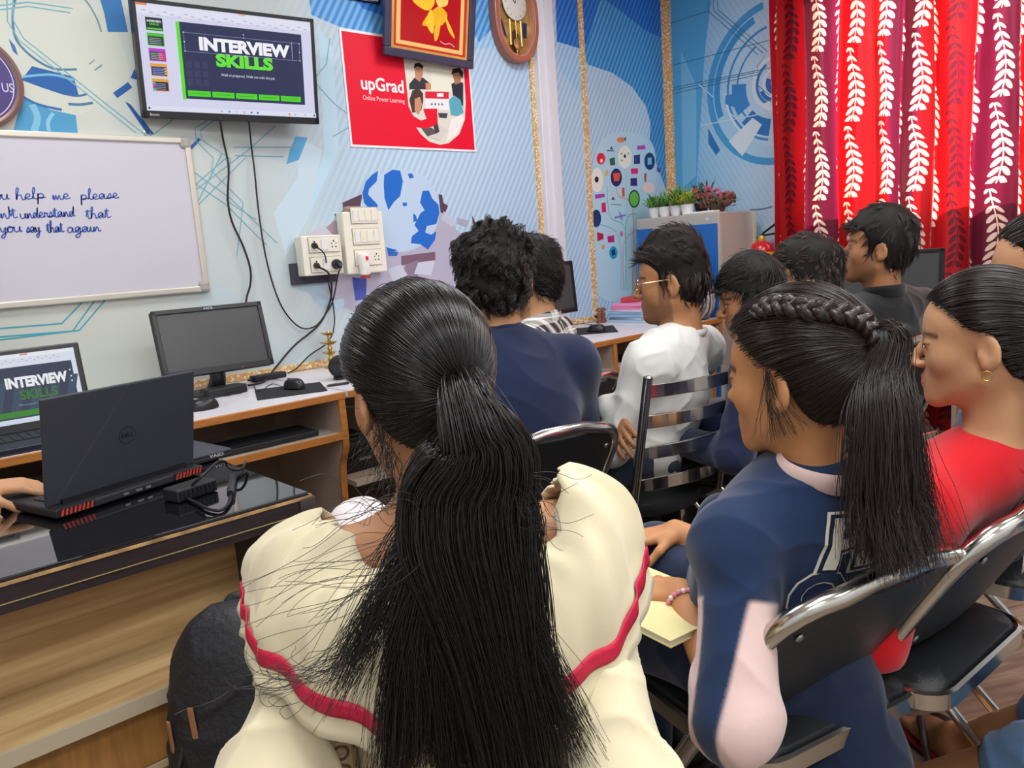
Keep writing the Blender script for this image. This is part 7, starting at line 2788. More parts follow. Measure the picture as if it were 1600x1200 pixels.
class HairShell:
    """ellipsoid that a pulled-back hairstyle follows"""
    def __init__(s, head, radii=(.087, .110, .098), c=(0, -.013, .036)):
        s.h, s.r, s.cl = head, np.array(radii) * 1.0, np.array(c)
        s.c = head.L(c)

    def radius(s, d):                    # d: unit directions in head axes
        return s.h.k / np.linalg.norm(d / s.r, axis=-1)

    def surf(s, P, off=0.0):
        q = (np.asarray(P) - s.c) @ s.h.R
        d = q / np.linalg.norm(q, axis=-1, keepdims=True)
        return s.c + (d * (s.radius(d) + off)[..., None]) @ s.h.R.T

    def flow(s, P, T, k, rg, jit=.0012, wave=0.004, seed=3, part=None):
        """great-circle strands from roots P to the tie T over the shell"""
        q = (P - s.c) @ s.h.R
        l0 = np.linalg.norm(q, axis=1, keepdims=True)
        ok = l0[:, 0] > np.where(q[:, 1] < 0, .70, .88) * s.radius(q / l0)
        P, q, l0 = P[ok], q[ok], l0[ok]
        d0 = q / l0
        t = (T - s.c) @ s.h.R
        d1 = t / np.linalg.norm(t)
        om = np.arccos(np.clip(d0 @ d1, -1, 1))[:, None]
        so = np.maximum(np.sin(om), 1e-3)
        n = len(P)
        S = np.zeros((n, k, 3))
        w = Waves(seed, 30)
        off = rg.normal(size=n) * jit
        rT = np.linalg.norm(t)
        for i in range(k):
            f = i / (k - 1)
            d = (np.sin((1 - f) * om) * d0 + np.sin(f * om) * d1) / so
            d /= np.linalg.norm(d, axis=1, keepdims=True)
            lift_ = .30 * math.sin(PI * min(1, f * 1.15)) * np.clip(d0[:, 1] + .25, 0, 1) * np.clip(.75 - d0[:, 2], 0, 1)
            d = d + np.array([0, 0, 1.0]) * lift_[:, None]
            d /= np.linalg.norm(d, axis=1, keepdims=True)
            a = np.cross(d1, d)
            d = d + a * (wave * np.sin(PI * f) * w(P))[:, None] * 8
            d /= np.linalg.norm(d, axis=1, keepdims=True)
            r = s.radius(d) + np.maximum(0, l0[:, 0] - s.radius(d0)) * (1 - f)
            g_ = max(0, (f - .85) / .15)
            r = r * (1 - g_) + rT * g_
            sc_ = 1 - 0.0 * f
            S[:, i] = s.c + (d * (r + off * (1 - .5 * f) + .0015)[:, None]) @ s.h.R.T
        return S


def tail(paths, n, half, thick, lat, rg, k=16, r_end=.7, wav=0.003, frizz=0.004, seed=1, short=.25, conv=0.25):
    """hair falling along a path: half/thick are half-widths at the path points"""
    C = np.array(spline(paths, 6))
    m = len(C)
    tt = np.linspace(0, 1, m)
    H = np.interp(tt, np.linspace(0, 1, len(half)), half)
    Th = np.interp(tt, np.linspace(0, 1, len(thick)), thick)
    u = rg.normal(size=n) * .5
    u = np.clip(u, -1.15, 1.15)
    v = rg.normal(size=n) * .5
    L = 1 - short * rg.random(n) ** 1.5
    S = np.zeros((n, k, 3))
    lat = _n(lat)
    ph, am = rg.uniform(0, 6.28, n), rg.uniform(.3, 1, n)
    lk = np.round(u * 5) / 5                      # locks draw together towards the tips
    fz = rg.normal(size=(n, 3)) * frizz
    for i in range(k):
        f = i / (k - 1) * L
        j = f * (m - 1)
        j0 = np.minimum(j.astype(int), m - 2)
        a = (j - j0)[:, None]
        c = C[j0] * (1 - a) + C[j0 + 1] * a
        tg = C[j0 + 1] - C[j0]
        tg /= np.linalg.norm(tg, axis=1, keepdims=True)
        la = lat - tg * (tg @ lat)[:, None]
        la /= np.linalg.norm(la, axis=1, keepdims=True)
        nr = np.cross(tg, la)
        hw, th = np.interp(f, tt, H), np.interp(f, tt, Th)
        uu = u * (1 - conv * f) + lk * conv * f
        S[:, i] = c + la * (uu * hw + wav * am * np.sin(ph + f * 9))[:, None] + nr * (v * th + wav * .6 * np.cos(ph + f * 7))[:, None] + fz * (f ** 2)[:, None]
    return S


m_tie = mat('black_hair_tie', '#131313', 0.7)
h_long = hair_mat('hair_glossy_black', '#120e0c', 0.27, 0.6)
h_wave = hair_mat('hair_dark_wavy', '#221713', 0.33, 0.5)
sk_g1 = skin_mat('skin_caramel', '#c08c66')
sk_g2 = skin_mat('skin_honey', '#bd8659')
rg_ = np.random.default_rng(77)
pulled = [(-.16, -.085), (-.07, -.085), (-.05, -.06), (-.035, -.03), (-.026, .004), (-.012, .024), (.006, .027), (.02, .036), (.035, .050), (.05, .063), (.07, .076), (.12, .09)]

# ======== long haired woman in the cream off-shoulder blouse
hd = Head(at(652, 610, 1.0), 80, 8, 0, 1.0, fem=True)
fg = Figure(hd, 57, sw=0.160, fem=True, pelvis=(0.60, 0.80, 0.52), shoulder_drop=.05, chest_d=.098)
fg.el = [at(425, 1235, 1.03), at(985, 1250, .98)]
fg.wr = [fg.el[0] + fg.f * .20 + fg.r * .06 - fg.u * .02, fg.el[1] + fg.f * .20 - fg.r * .06]
fg.kn[0] = at(565, 805, 1.42) * np.array([1, 1, 0]) + np.array([0, 0, .58])
fg.kn[0] = at(562, 832, 1.66)
fg.kn[1] = np.array([0.95, 1.10, .53])
fg.an = [fg.kn[0] + np.array([.22, -.10, -.40]), np.array([1.0, 1.12, .085])]
sc = Sculpt()
hd.prims(sc)
fg.neck_(sc)
fg.torso(sc, -0.004)
for i in (0, 1):
    fg.arm(sc, i, r=(.034, .034, .024))
    fg.leg(sc, i, -.004)
    hand_prims(sc, fg.wr[i], fg.f, (0, 0, -1), -1 if i == 0 else 1, .3, .9)
pf = body_object('woman in a cream blouse with a red ribbon and a very long black ponytail', sc, .005, sk_g1, hd, (0.60, 0.80, 0), brow='#17100e')
hd.eyes(pf)
m_blo = fabric('cream_cotton_blouse', '#d9cfad', 0.85, bump=.06, bscale=900, noise=.04)
g = Sculpt()
T = fg.T
g.ell(fg.nb - fg.up * .20, np.array([.155, .112, .17]), T, .05)
g.ell(fg.nb * .45 + fg.pel * .55, np.array([.172, .125, .18]), T, .06)
g.ell(fg.pel, np.array([.19, .15, .12]), T, .06)
for i in (0, 1):
    a, e, w = fg.sh[i], fg.el[i], fg.wr[i]
    g.cap(a - fg.up * .05, e, .040, .060, .025)
    g.cap(e, e + (w - e) * .9, .060, .050, .03)
g.cut(lambda X, Y, Z: .44 - Z + 0 * X + 0 * Y, .006)
zc = fg.nb[2]
g.cut(lambda X, Y, Z: Z - (zc - .085) + 0 * X + 0 * Y, .02)
garment('blouse', g, .0055, m_blo, pf, .011, 22, 71, aniso=(1, 1, .35), ridge=.5)
t = Sculpt()
t.ell(fg.pel, np.array([.165, .13, .10]), T, .05)
for i in (0, 1):
    fg.leg(t, i, .014, foot=False, end=.93)
m_pal = fabric('pale_grey_trousers', '#d9d0d0', .8)
garment('trousers', t, .008, m_pal, pf, .004, 20, 72)
fg.shoes(pf, m_shoe, m_sole)
# ruffled flounce round the shoulders
c0 = fg.nb - fg.up * .035
NTH, NR = 220, 26


def flounce(th, t, lift=0.0):
    ct, st = math.cos(th), math.sin(th)
    op = .030 * math.exp(-((th - 5.55) / .5) ** 2)
    rx0, ry0 = .142 + op, .098 + op
    rx1, ry1 = .262, .200
    rx = rx0 + (rx1 - rx0) * t ** .75
    ry = ry0 + (ry1 - ry0) * t ** .75
    puff = .020 * math.sin(PI * min(1, t * 1.1))
    ruf = (.0065 * math.sin(13 * th + 2 * math.sin(3 * th)) + .004 * math.sin(29 * th + 1)) * (.35 + t)
    z0 = .010 + .040 * abs(ct) ** 2 + .055 * math.exp(-((th - 5.85) / .42) ** 2) + .016 * math.exp(-((th - 3.5) / .4) ** 2)
    z1 = -.150 + .085 * ct ** 2
    z0 -= .075 * max(0.0, st)
    sgn = t * t * (1.5 - .5 * t)
    z = z0 + (z1 - z0) * sgn + .010 * math.sin(9 * th + 6 * t) * (1 - t) + .004 * math.sin(17 * th)
    ro = 1 + (puff + ruf * (.45 if t > .7 else 1 - .79 * max(0, t - .0))) / max(rx, .1)
    return c0 + fg.r * (rx * ct * ro) + fg.tf * (ry * st * ro) + np.array([0, 0, 1.0]) * (z + lift)


pts = np.array([[flounce(2 * PI * i / NTH, j / NR) for j in range(NR + 1)] for i in range(NTH)])
wv1, wv2 = Waves(711, 34, 6), Waves(712, 75, 6)
for i in range(NTH):
    th = 2 * PI * i / NTH
    o_ = fg.r * math.cos(th) + fg.tf * math.sin(th) + np.array([0, 0, .45])
    tj = np.linspace(0, 1, NR + 1)
    q_ = np.array([th * .19, 0, 0])[None] + np.stack([0 * tj, tj * .045, 0 * tj], 1)
    q_[:, 0] = .22 * math.cos(th)
    q_[:, 2] = .22 * math.sin(th)
    a_1, a_2 = wv1(q_), wv2(q_)
    fo = np.clip(1 - np.abs(a_1) * 1.3, 0, 1) ** 2
    env = np.where(tj > .76, .35, 1.0)
    dsp = (.011 * (fo - .25) + .0035 * a_2 * (1 - .5 * tj) + .0035 * math.sin(46 * th + 2 * math.sin(5 * th)) * np.clip(1 - tj * 2.2, 0, 1)) * env
    pts[i] += o_[None] * dsp[:, None]
MB().grid(pts, m_blo, closed_u=True).build('ruffle_collar', pf, solid=.003)
m_rib = mat('crimson_ribbon', '#c4103c', .55, bump=.2, bscale=120, noise=.08)
rib = []
for i in range(NTH + 1):
    th = 2 * PI * i / NTH
    row = []
    for t_ in (.80, .83, .86, .89):
        p = flounce(th, t_)
        o_ = _n(fg.r * math.cos(th) + fg.tf * math.sin(th) + np.array([0, 0, .35]))
        row.append(p + o_ * .0036)
    rib.append(row)
MB().grid(rib, m_rib).build('ribbon', pf, solid=.0016)
# hair
shell = HairShell(hd, (.088, .112, .100))
T_ = shell.surf(at(715, 610, .905)[None], .004)[0]
V, F = hair_cap(hd, pf, h_long, .005, .0015, 60, seed=73, thick=.008, top=.014, back=.004, hairline=pulled)
P, N = sample_surface(V, F, 13000, rg_)
S = shell.flow(P, T_, 14, rg_, jit=.0016, seed=74)
strands('hair_strands', S, .00042, .0004, h_long, pf)
# soft baby hairs at the nape and ear
q = rg_.random(110)
Pn = np.array([hd.L((-.072 + .0 * a, -.02 - .05 * a, -.01 - .07 * a)) for a in q]) + rg_.normal(size=(110, 3)) * .004
Sn = np.zeros((110, 7, 3))
Sn[:, 0] = Pn
dn = rg_.normal(size=(110, 3)) * .35 + np.array([0, 0, -1.0]) - hd.R[:, 0] * .25
for i in range(1, 7):
    dn = dn + rg_.normal(size=(110, 3)) * .15
    Sn[:, i] = Sn[:, i - 1] + dn / np.linalg.norm(dn, axis=1, keepdims=True) * .009
strands('loose_hair', Sn, .0003, .0002, h_long, pf)
b = MB()
dT = _n(T_ - shell.c)
tq = _n(at_h(728, 645, .785) - T_ - dT * .004)
u_, w_ = orth(tq)
for kk in range(3):
    b.tube([T_ + dT * .007 + tq * (.006 + .005 * kk) + (u_ * math.cos(a) + w_ * math.sin(a)) * .0205 for a in np.linspace(0, 2 * PI, 25)[:-1]], .0032, m_tie, 8, closed=True)
b.build('hair_tie', pf)
HB = .80
lat = fg.r * .9 + np.array([0, 0, .05])
main = [T_ + dT * .004, at_h(728, 645, .785), at_h(755, 705, .772), at_h(735, 770, .770), at_h(735, 840, .762), at_h(755, 930, .755), at_h(778, 1030, .752), at_h(800, 1130, .752), at_h(820, 1250, .755)]
S = tail(main, 7600, [.008, .022, .042, .058, .060, .052, .043, .038, .032], [.012, .026, .028, .026, .022, .018, .016, .014, .012], lat, rg_, 22, wav=.004, frizz=.012, short=.22, conv=.6)
strands('ponytail', S, .00042, .0003, h_long, pf)
locks = []
for pth, n, hw in (([(745, 740), (690, 830), (655, 930), (632, 1030), (622, 1130), (618, 1230)], 900, .018), ([(735, 760), (700, 860), (690, 960), (688, 1060), (700, 1160), (706, 1230)], 900, .016),
                   ([(720, 770), (640, 850), (600, 930), (560, 1010), (520, 1090)], 230, .022), ([(725, 760), (650, 830), (580, 880), (490, 920), (405, 958)], 26, .035),
                   ([(755, 800), (800, 900), (830, 1000), (866, 1090), (905, 1180)], 420, .016), ([(725, 730), (660, 780), (560, 800), (470, 850)], 14, .03),
                   ([(640, 900), (560, 1000), (500, 1050), (420, 1070), (400, 1062)], 30, .012), ([(760, 720), (800, 760), (850, 790), (880, 800)], 16, .02),
                   ([(715, 800), (660, 900), (640, 1000), (650, 1100), (640, 1200)], 500, .02)):
    dd = [.775, .765, .755, .755, .76, .765]
    p = [at_h(a, c, dd[min(i, 5)] - .006) for i, (a, c) in enumerate(pth)]
    S = tail(p, n, [hw * 1.4, hw, hw, hw * .8, hw * .5], [.008, .007, .006, .005, .004], lat, rg_, 18, wav=.004 if n > 100 else .013, frizz=.014 if n > 100 else .022, short=.3, conv=.5)
    locks.append(S)
    strands('hair_lock', S, .00036, .00022, h_long, pf)
# patterned shoulder bag hanging at her side
m_bag = mat('monogram_canvas', '#8b7355', .6)
g = NT(m_bag)
co, x, y, z = g.coord('Object')
vx = g.math('FRACT', g.math('MULTIPLY', g.math('ADD', g.math('MULTIPLY', x, .85), g.math('MULTIPLY', y, -.5)), 42))
vz = g.math('FRACT', g.math('MULTIPLY', z, 42))
rr = g.math('SQRT', g.math('ADD', g.math('POWER', g.math('SUBTRACT', vx, .5), 2.0), g.math('POWER', g.math('SUBTRACT', vz, .5), 2.0)))
rng_ = g.math('MULTIPLY', g.math('GREATER_THAN', rr, .26), g.math('LESS_THAN', rr, .42))
g.L.new(g.mix(rng_, lin('#94805f'), lin('#4a382a')), g.N['Principled BSDF'].inputs['Base Color'])
pa = at(505, 1075, .985)
bg = thing('shoulder_bag', 'brown patterned bag between the left arm and back of the woman in cream', 'bag', (pa[0], pa[1], pa[2] - .42))
Fb = Frame(pa, math.radians(57 - 90), 0)
MB().box((-.028, -.40, -.045), (.028, -.0, .015), m_bag, Fb, bevel=.012).build('bag_body', bg)
MB().tube([Fb((-.018, -.01, -.01)), Fb((-.01, .06, -.03)), Fb((.01, .06, -.03)), Fb((.018, -.01, -.01))], .006, mat('bag_strap_brown', '#4a382a', .6), 8).build('strap', bg)

# ======== girl with the braid
hd = Head(at(1240, 588, 1.28), 92, 4, 0, 1.02, fem=True, nose=.86)
fg = Figure(hd, 80, sw=0.150, fem=True, pelvis=(1.155, 0.67, 0.545), chest_d=.10, shoulder_drop=.062)
fg.el = [at(1150, 1125, 1.23), fg.sh[1] + fg.f * .06 + fg.r * .05 - fg.u * .24]
fg.wr = [at(1062, 925, 1.40), np.array([1.27, .93, .625])]
fg.kn = [np.array([1.04, 1.08, .52]), np.array([1.27, 1.06, .52])]
fg.an = [np.array([1.05, 1.04, .085]), np.array([1.27, 1.02, .085])]
sc = Sculpt()
hd.prims(sc)
fg.neck_(sc)
fg.torso(sc, -.006)
for i in (0, 1):
    fg.arm(sc, i, r=(.042, .034, .024))
    fg.leg(sc, i, -.004)
dw = _n(np.array([-.35, .8, -.05]))
hand_prims(sc, fg.wr[0], dw, (.2, .1, -1), -1, .95, .92, .05, .8)
hand_prims(sc, fg.wr[1], (-.6, .5, -.1), (0, 0, -1), 1, .4, .9)
pb2 = body_object('girl with a crown braid and ponytail in a navy and pink top', sc, .0045, sk_g2, hd, (1.155, .67, 0), brow='#140e0c')
hd.eyes(pb2)
m_nvt = fabric('navy_cotton_tee', '#1c2f50', .85, bump=.2)
m_pnk = fabric('blush_cotton', '#dcc0ba', .85, bump=.2)
g = Sculpt()
fg.torso(g, .012)
g.ell(fg.nb * .5 + fg.pel * .5, np.array([.155, .125, .2]), fg.T, .05)
a, e, w = fg.sh[0], fg.el[0], fg.wr[0]
g.cap(a - fg.up * .01, e, .050, .060, .03)
g.cap(e, e + (w - e) * .20, .058, .050, .02)
a, e, w = fg.sh[1], fg.el[1], fg.wr[1]
g.cap(a - fg.up * .01, e, .050, .064, .03)
g.cut(lambda X, Y, Z: .50 - Z + 0 * X + 0 * Y, .006)
ea, eb = fg.sh[0], fg.el[0]


def pink(C):
    ab = eb - ea
    t_ = ((C - ea) @ ab) / ab.dot(ab)
    rad = C - ea - t_[:, None] * ab
    d = np.linalg.norm(rad, axis=1)
    n_ = rad / np.maximum(d, 1e-6)[:, None]
    back = n_ @ (-fg.f)
    left = n_ @ (-fg.r)
    near = (d < .10) & (t_ > .36) & (t_ < 1.35)
    panel = near & (back > .55 - .45 * np.clip((t_ - .36), 0, 1)) & (t_ > .40 + .25 * np.clip(.9 - back, 0, 1))
    front = near & (left > .35) & (n_ @ fg.f > .35) & (t_ > .25)
    return (panel | front).astype(np.int32)


m_two = fabric('navy_and_blush_tee', '#1c2f50', .85)
g_ = NT(m_two)
a_t = g_.new('ShaderNodeAttribute', attribute_name='paint')
g_.L.new(g_.mix(a_t.outputs['Alpha'], lin('#1c2f50'), lin('#dcc0ba')), g_.N['Principled BSDF'].inputs['Base Color'])


def pink_soft(C):
    ab = eb - ea
    t_ = ((C - ea) @ ab) / ab.dot(ab)
    rad = C - ea - t_[:, None] * ab
    d = np.linalg.norm(rad, axis=1)
    n_ = rad / np.maximum(d, 1e-6)[:, None]
    back, left = n_ @ (-fg.f), n_ @ (-fg.r)
    st = lambda v, w: np.clip(v / w + .5, 0, 1)
    near = st(.095 - d, .01) * st(t_ - .36, .03)
    edge = back - (.80 - .75 * np.clip(t_ - .36, 0, 1))
    panel = near * st(edge, .10)
    front = near * st(left - .25, .10) * st(n_ @ fg.f - .40, .10)
    P = np.zeros((len(C), 4))
    P[:, 3] = np.maximum(panel, front)
    return P


shirt_b = garment('shirt', g, .0042, m_two, pb2, .005, 18, 81, paintf=pink_soft)
ring_band('collar', fg.nb + fg.up * .030, fg.T, .066, .062, .020, .006, m_pnk, pb2, tilt=-.014)
t = Sculpt()
t.ell(fg.pel, np.array([.165, .13, .10]), fg.T, .05)
for i in (0, 1):
    fg.leg(t, i, .016, foot=False, end=.93)
t.cap(fg.pel - fg.f * .02 + fg.r * .04, fg.pel - fg.f * .10 - fg.u * .22 + fg.r * .05, .11, .13, .06)
garment('skirt', t, .007, fabric('navy_skirt', '#16243f', .85), pb2, .005, 18, 82)
fg.shoes(pb2, m_shoe, m_sole)
# printed script letters on the back of the top
me2 = bpy.data.meshes.new('back_lettering')
lm = MB()
Fp = Frame((hit(shirt_b, 1305, 886)[0] if hit(shirt_b, 1305, 886)[0] is not None else at(1305, 885, 1.1)) - fg.f * .2, math.radians(80 - 90), 0.0, -.08)
m_ivory = mat('ivory_print', '#e6e2d0', .7)
m_ink = mat('navy_print_outline', '#14223c', .7)


def lettering(txt, u, v, h, bold, m, lift, shear=.25):
    V_, F_ = text_mesh(txt, h, bold, 'LEFT', shear)
    lm.add([Fp((u + p[0], v + p[1], lift)) for p in V_], F_, m)


for lift, bold, m in ((0.0, .12, m_ivory), (.002, .085, m_ink), (.004, .035, m_ivory)):
    lettering('Pink', -.022, .0, .070, bold, m, lift)
for lift, bold, m in ((0.0, .06, m_ivory), (.002, .035, m_nvt)):
    lettering('O', -.065, -.075, .066, bold, m, lift)
lm.mesh('x')
vt = np.array(lm.v)
# drop the lettering on to the cloth
from mathutils.bvhtree import BVHTree
smesh = shirt_b.data
Wm = wmat(shirt_b)
bv = BVHTree.FromPolygons([Wm @ v.co for v in smesh.vertices], [tuple(p.vertices) for p in smesh.polygons])
bm = bmesh.new()
for v in lm.v:
    bm.verts.new(v)
bm.verts.ensure_lookup_table()
for f_, mi_ in zip(lm.f, lm.mi):
    try:
        bf = bm.faces.new([bm.verts[i] for i in f_])
        bf.material_index = mi_
    except ValueError:
        pass
bmesh.ops.subdivide_edges(bm, edges=[e_ for e_ in bm.edges if e_.calc_length() > .008], cuts=2, use_grid_fill=True)
bmesh.ops.triangulate(bm, faces=bm.faces)
bmesh.ops.subdivide_edges(bm, edges=[e_ for e_ in bm.edges if e_.calc_length() > .008], cuts=1)
fwd = Vector(fg.f)
base_n = float(np.dot(Fp.c, fg.f))
dead = []
for v in bm.verts:
    off = base_n - v.co.dot(fwd)
    rh = bv.ray_cast(v.co, fwd, .5)
    if rh[0] is None:
        dead.append(v)
    else:
        v.co = rh[0] - fwd * (.0015 + max(0.0, off) * .7)
bmesh.ops.delete(bm, geom=dead, context='VERTS')
me2.from_pydata([], [], [])
bm.to_mesh(me2)
bm.free()
for m in lm.mats:
    me2.materials.append(m)
link_mesh('back_lettering', me2, shirt_b)
# hair
shell = HairShell(hd, (.088, .112, .100))
T_ = shell.surf(at(1362, 535, 1.22)[None], .010)[0]
V, F = hair_cap(hd, pb2, h_wave, .005, .002, 60, seed=83, thick=.009, top=.015, back=.004, hairline=pulled)
P, N = sample_surface(V, F, 12000, rg_)
S = shell.flow(P, T_, 14, rg_, jit=.002, wave=.012, seed=84)
strands('hair_strands', S, .00044, .0004, h_wave, pb2)
# braid from the left temple to the tie
bp_ = shell.surf(np.array([at(a, c, 1.21) for a, c in ((1168, 487), (1190, 484), (1215, 486), (1240, 497), (1265, 507), (1290, 508), (1318, 508), (1342, 516), (1362, 533))]), .007)
C = np.array(spline(list(bp_), 10))
tg = np.gradient(C, axis=0)
tg /= np.linalg.norm(tg, axis=1, keepdims=True)
nr = C - shell.c
nr /= np.linalg.norm(nr, axis=1, keepdims=True)
bt = np.cross(tg, nr)
s_ = np.linspace(0, 1, len(C))
allS = []
for kk in range(3):
    ph = s_ * 2 * PI * 4.0 + kk * 2 * PI / 3
    env = np.minimum(1, .45 + s_ * 3)
    ctr = C + bt * (.0105 * np.sin(ph) * env)[:, None] + nr * (.0045 * np.sin(2 * ph))[:, None]
    MB().tube(list(ctr), list(.0078 * env), h_wave, 10).build('braid', pb2)
    n = 160
    aa, rr_ = rg_.uniform(0, 6.28, n), .0082 * np.sqrt(rg_.uniform(.6, 1.1, n))
    Sx = ctr[None] + (bt[None] * np.cos(aa)[:, None, None] + nr[None] * np.sin(aa)[:, None, None]) * (rr_[:, None] * env[None])[..., None]
    allS.append(Sx)
strands('braid_hair', np.concatenate(allS), .0005, .0004, h_wave, pb2)
dT = _n(T_ - shell.c)
u_, w_ = orth(dT)
b = MB()
for kk in range(3):
    b.tube([T_ + dT * (.002 + .006 * kk) + (u_ * math.cos(a) + w_ * math.sin(a)) * .017 for a in np.linspace(0, 2 * PI, 25)[:-1]], .004, mat('grey_hair_tie', '#3a3a3c', .7), 8, closed=True)
b.build('hair_tie', pb2)
MB().ball(T_ - dT * .004 + np.array([0, 0, -.022]) + hd.R[:, 0] * -.012, (.008, .012, .010), mat('white_clip', '#e8eef2', .3)).build('hair_clip', pb2)
hb = math.hypot(*T_[:2])
tl_ = [T_ + dT * .002, T_ + dT * .016 + np.array([0, 0, .002]), at_h(1380, 585, hb - .02), at_h(1381, 650, hb - .05), at_h(1386, 740, hb - .06), at_h(1394, 800, hb - .06), at_h(1408, 868, hb - .075)]
S = tail(tl_, 10000, [.008, .010, .017, .030, .042, .050, .050], [.010, .014, .020, .026, .028, .026, .026], fg.r, rg_, 20, wav=.007, frizz=.016, short=.4, conv=.4)
strands('ponytail', S, .00045, .0003, h_wave, pb2)
ns = 60
Sn = np.zeros((ns, 9, 3))
Sn[:, 0] = hd.L((-.074, .0, .018)) + rg_.normal(size=(ns, 3)) * .004
dn = rg_.normal(size=(ns, 3)) * .12 + np.array([0, 0, -1.0]) - hd.R[:, 1] * .25 - hd.R[:, 0] * .3
for i in range(1, 9):
    dn = dn + rg_.normal(size=(ns, 3)) * .08 + hd.R[:, 0] * .06
    Sn[:, i] = Sn[:, i - 1] + dn / np.linalg.norm(dn, axis=1, keepdims=True) * .0125
strands('loose_hair', Sn, .0004, .0002, h_wave, pb2)
# bead bracelet
b = MB()
ax = _n(fg.el[0] - fg.wr[0])
u_, w_ = orth(ax)
for k in range(22):
    a = 2 * PI * k / 22
    b.ball(fg.wr[0] + ax * .028 + (u_ * math.cos(a) + w_ * math.sin(a)) * .0285, .0046, mat('pink_bead', '#d98aa0', .3) if k % 3 else mat('pale_bead', '#efd9dc', .3), 10, 6)
b.build('bracelet', pb2)
# the yellow book on her lap
bkc = on_z(1022, 945, .612)
bk = thing('book', 'pale yellow exercise book on the lap of the girl with a braid', 'book', bkc, math.radians(-8))
m_yel = mat('yellow_cover', '#e6dc9c', .45, noise=.06, scale=12)
MB().box((-.085, -.12, .0), (.085, .12, .002), m_yel).box((-.085, -.12, .010), (.085, .12, .012), m_yel).build('cover', bk, world=False)
MB().box((-.082, -.117, .002), (.083, .117, .010), m_pages).build('pages', bk, world=False)
q = Print((0, 0, .012), (1, 0, 0), (0, 1, 0), (0, 0, 1))
q.rect(-.075, .075, .01, .098, '#2e3038')
q.text('VARDHAAN', -.07, .081, .010, '#d8d4c0', .01, width=.072)
for cx_, cy_ in ((.03, .03), (-.04, -.02), (.05, -.07), (-.05, .05)):
    for k in range(7):
        a = k * 2 * PI / 7
        q.line([(cx_, cy_), (cx_ + .028 * math.cos(a), cy_ + .028 * math.sin(a))], .0012, '#c4b874')
q.poly([(-.085, -.12), (.085, -.12), (.085, -.09), (-.085, -.07)], '#d8a83c')
q.build('cover_print', bk)
for o in bk.children:
    if o.name.startswith('cover_print'):
        o.parent = None
        o.matrix_world = bk.matrix_basis.copy()
        me_ = o.data
        me_.transform(wmat(bk))
        me_.transform(wmat(bk).inverted())
        o.parent = bk
        o.matrix_basis = Matrix.Identity(4)

# ======== girl in red
hd = Head(at(1530, 534, 1.56), 106, 2, 0, .95, fem=True, nose=1.05)
fg = Figure(hd, 88, sw=0.160, fem=True, pelvis=(1.50, 0.66, 0.545), chest_d=.088, shoulder_drop=.085, thick=.90, neck=.150)
sc = Sculpt()
hd.prims(sc)
fg.neck_(sc)
fg.torso(sc, -.006)
for i in (0, 1):
    fg.arm(sc, i, r=(.042, .034, .024))
    fg.leg(sc, i, -.004)
    hand_prims(sc, fg.wr[i], fg.f, (0, 0, -1), -1 if i == 0 else 1, .35, .9)
pr_ = body_object('girl in a bright red top with sleek tied back hair at the right', sc, .0045, sk_c, hd, (1.46, .62, 0), brow='#17100e', lip='#b06458')
hd.eyes(pr_)
m_rd = fabric('scarlet_cotton', '#c8101c', .8, bump=.2)
g = Sculpt()
fg.torso(g, .014)
for i in (0, 1):
    fg.arm(g, i, .022, upto=.9)
g.cut(lambda X, Y, Z: .47 - Z + 0 * X + 0 * Y, .006)
garment('shirt', g, .006, m_rd, pr_, .002, 16, 191)
ring_band('collar', fg.nb + fg.up * .014, fg.T, .056, .054, .008, .004, m_rd, pr_, tilt=-.010)
t = Sculpt()
t.ell(fg.pel, np.array([.16, .125, .10]), fg.T, .05)
for i in (0, 1):
    fg.leg(t, i, .012, foot=False, end=.93)
garment('trousers', t, .008, fabric('dark_jeans', '#1e2740', .8), pr_, .004, 20, 92)
fg.shoes(pr_, m_shoe, m_sole)
V, F = hair_cap(hd, pr_, h_wave, .005, .0012, 60, seed=93, thick=.006, top=.010, back=.004, hairline=pulled)
shell = HairShell(hd, (.084, .107, .096))
T_ = shell.surf(hd.L((0, -.2, .02))[None], .003)[0]
P, N = sample_surface(V, F, 7000, rg_)
strands('hair_strands', shell.flow(P, T_, 14, rg_, jit=.0012, seed=94), .0005, .0005, hair_mat('hair_sleek_brown', '#1f1512', .3), pr_)
dT = _n(T_ - shell.c)
S = tail([T_, T_ + dT * .03, T_ + dT * .045 + np.array([0, 0, -.06]), T_ + dT * .03 + np.array([0, 0, -.2]), T_ + dT * .02 + np.array([0, 0, -.36])], 2500, [.012, .022, .032, .034, .025], [.012, .02, .024, .024, .02], fg.r, rg_, 16, wav=.005, frizz=.008, short=.3)
strands('ponytail', S, .0006, .0004, h_wave, pr_)
e_ = hd.L((-.0835, -.012, -.040))
MB().tube([e_ + hd.R[:, 1] * .007 * math.cos(a) + hd.R[:, 2] * (.008 * math.sin(a) - .008) for a in np.linspace(0, 2 * PI, 17)[:-1]], .0011, mat('gold_earring', '#d8b056', .2, metal=.9), 8, closed=True).build('earring', pr_)

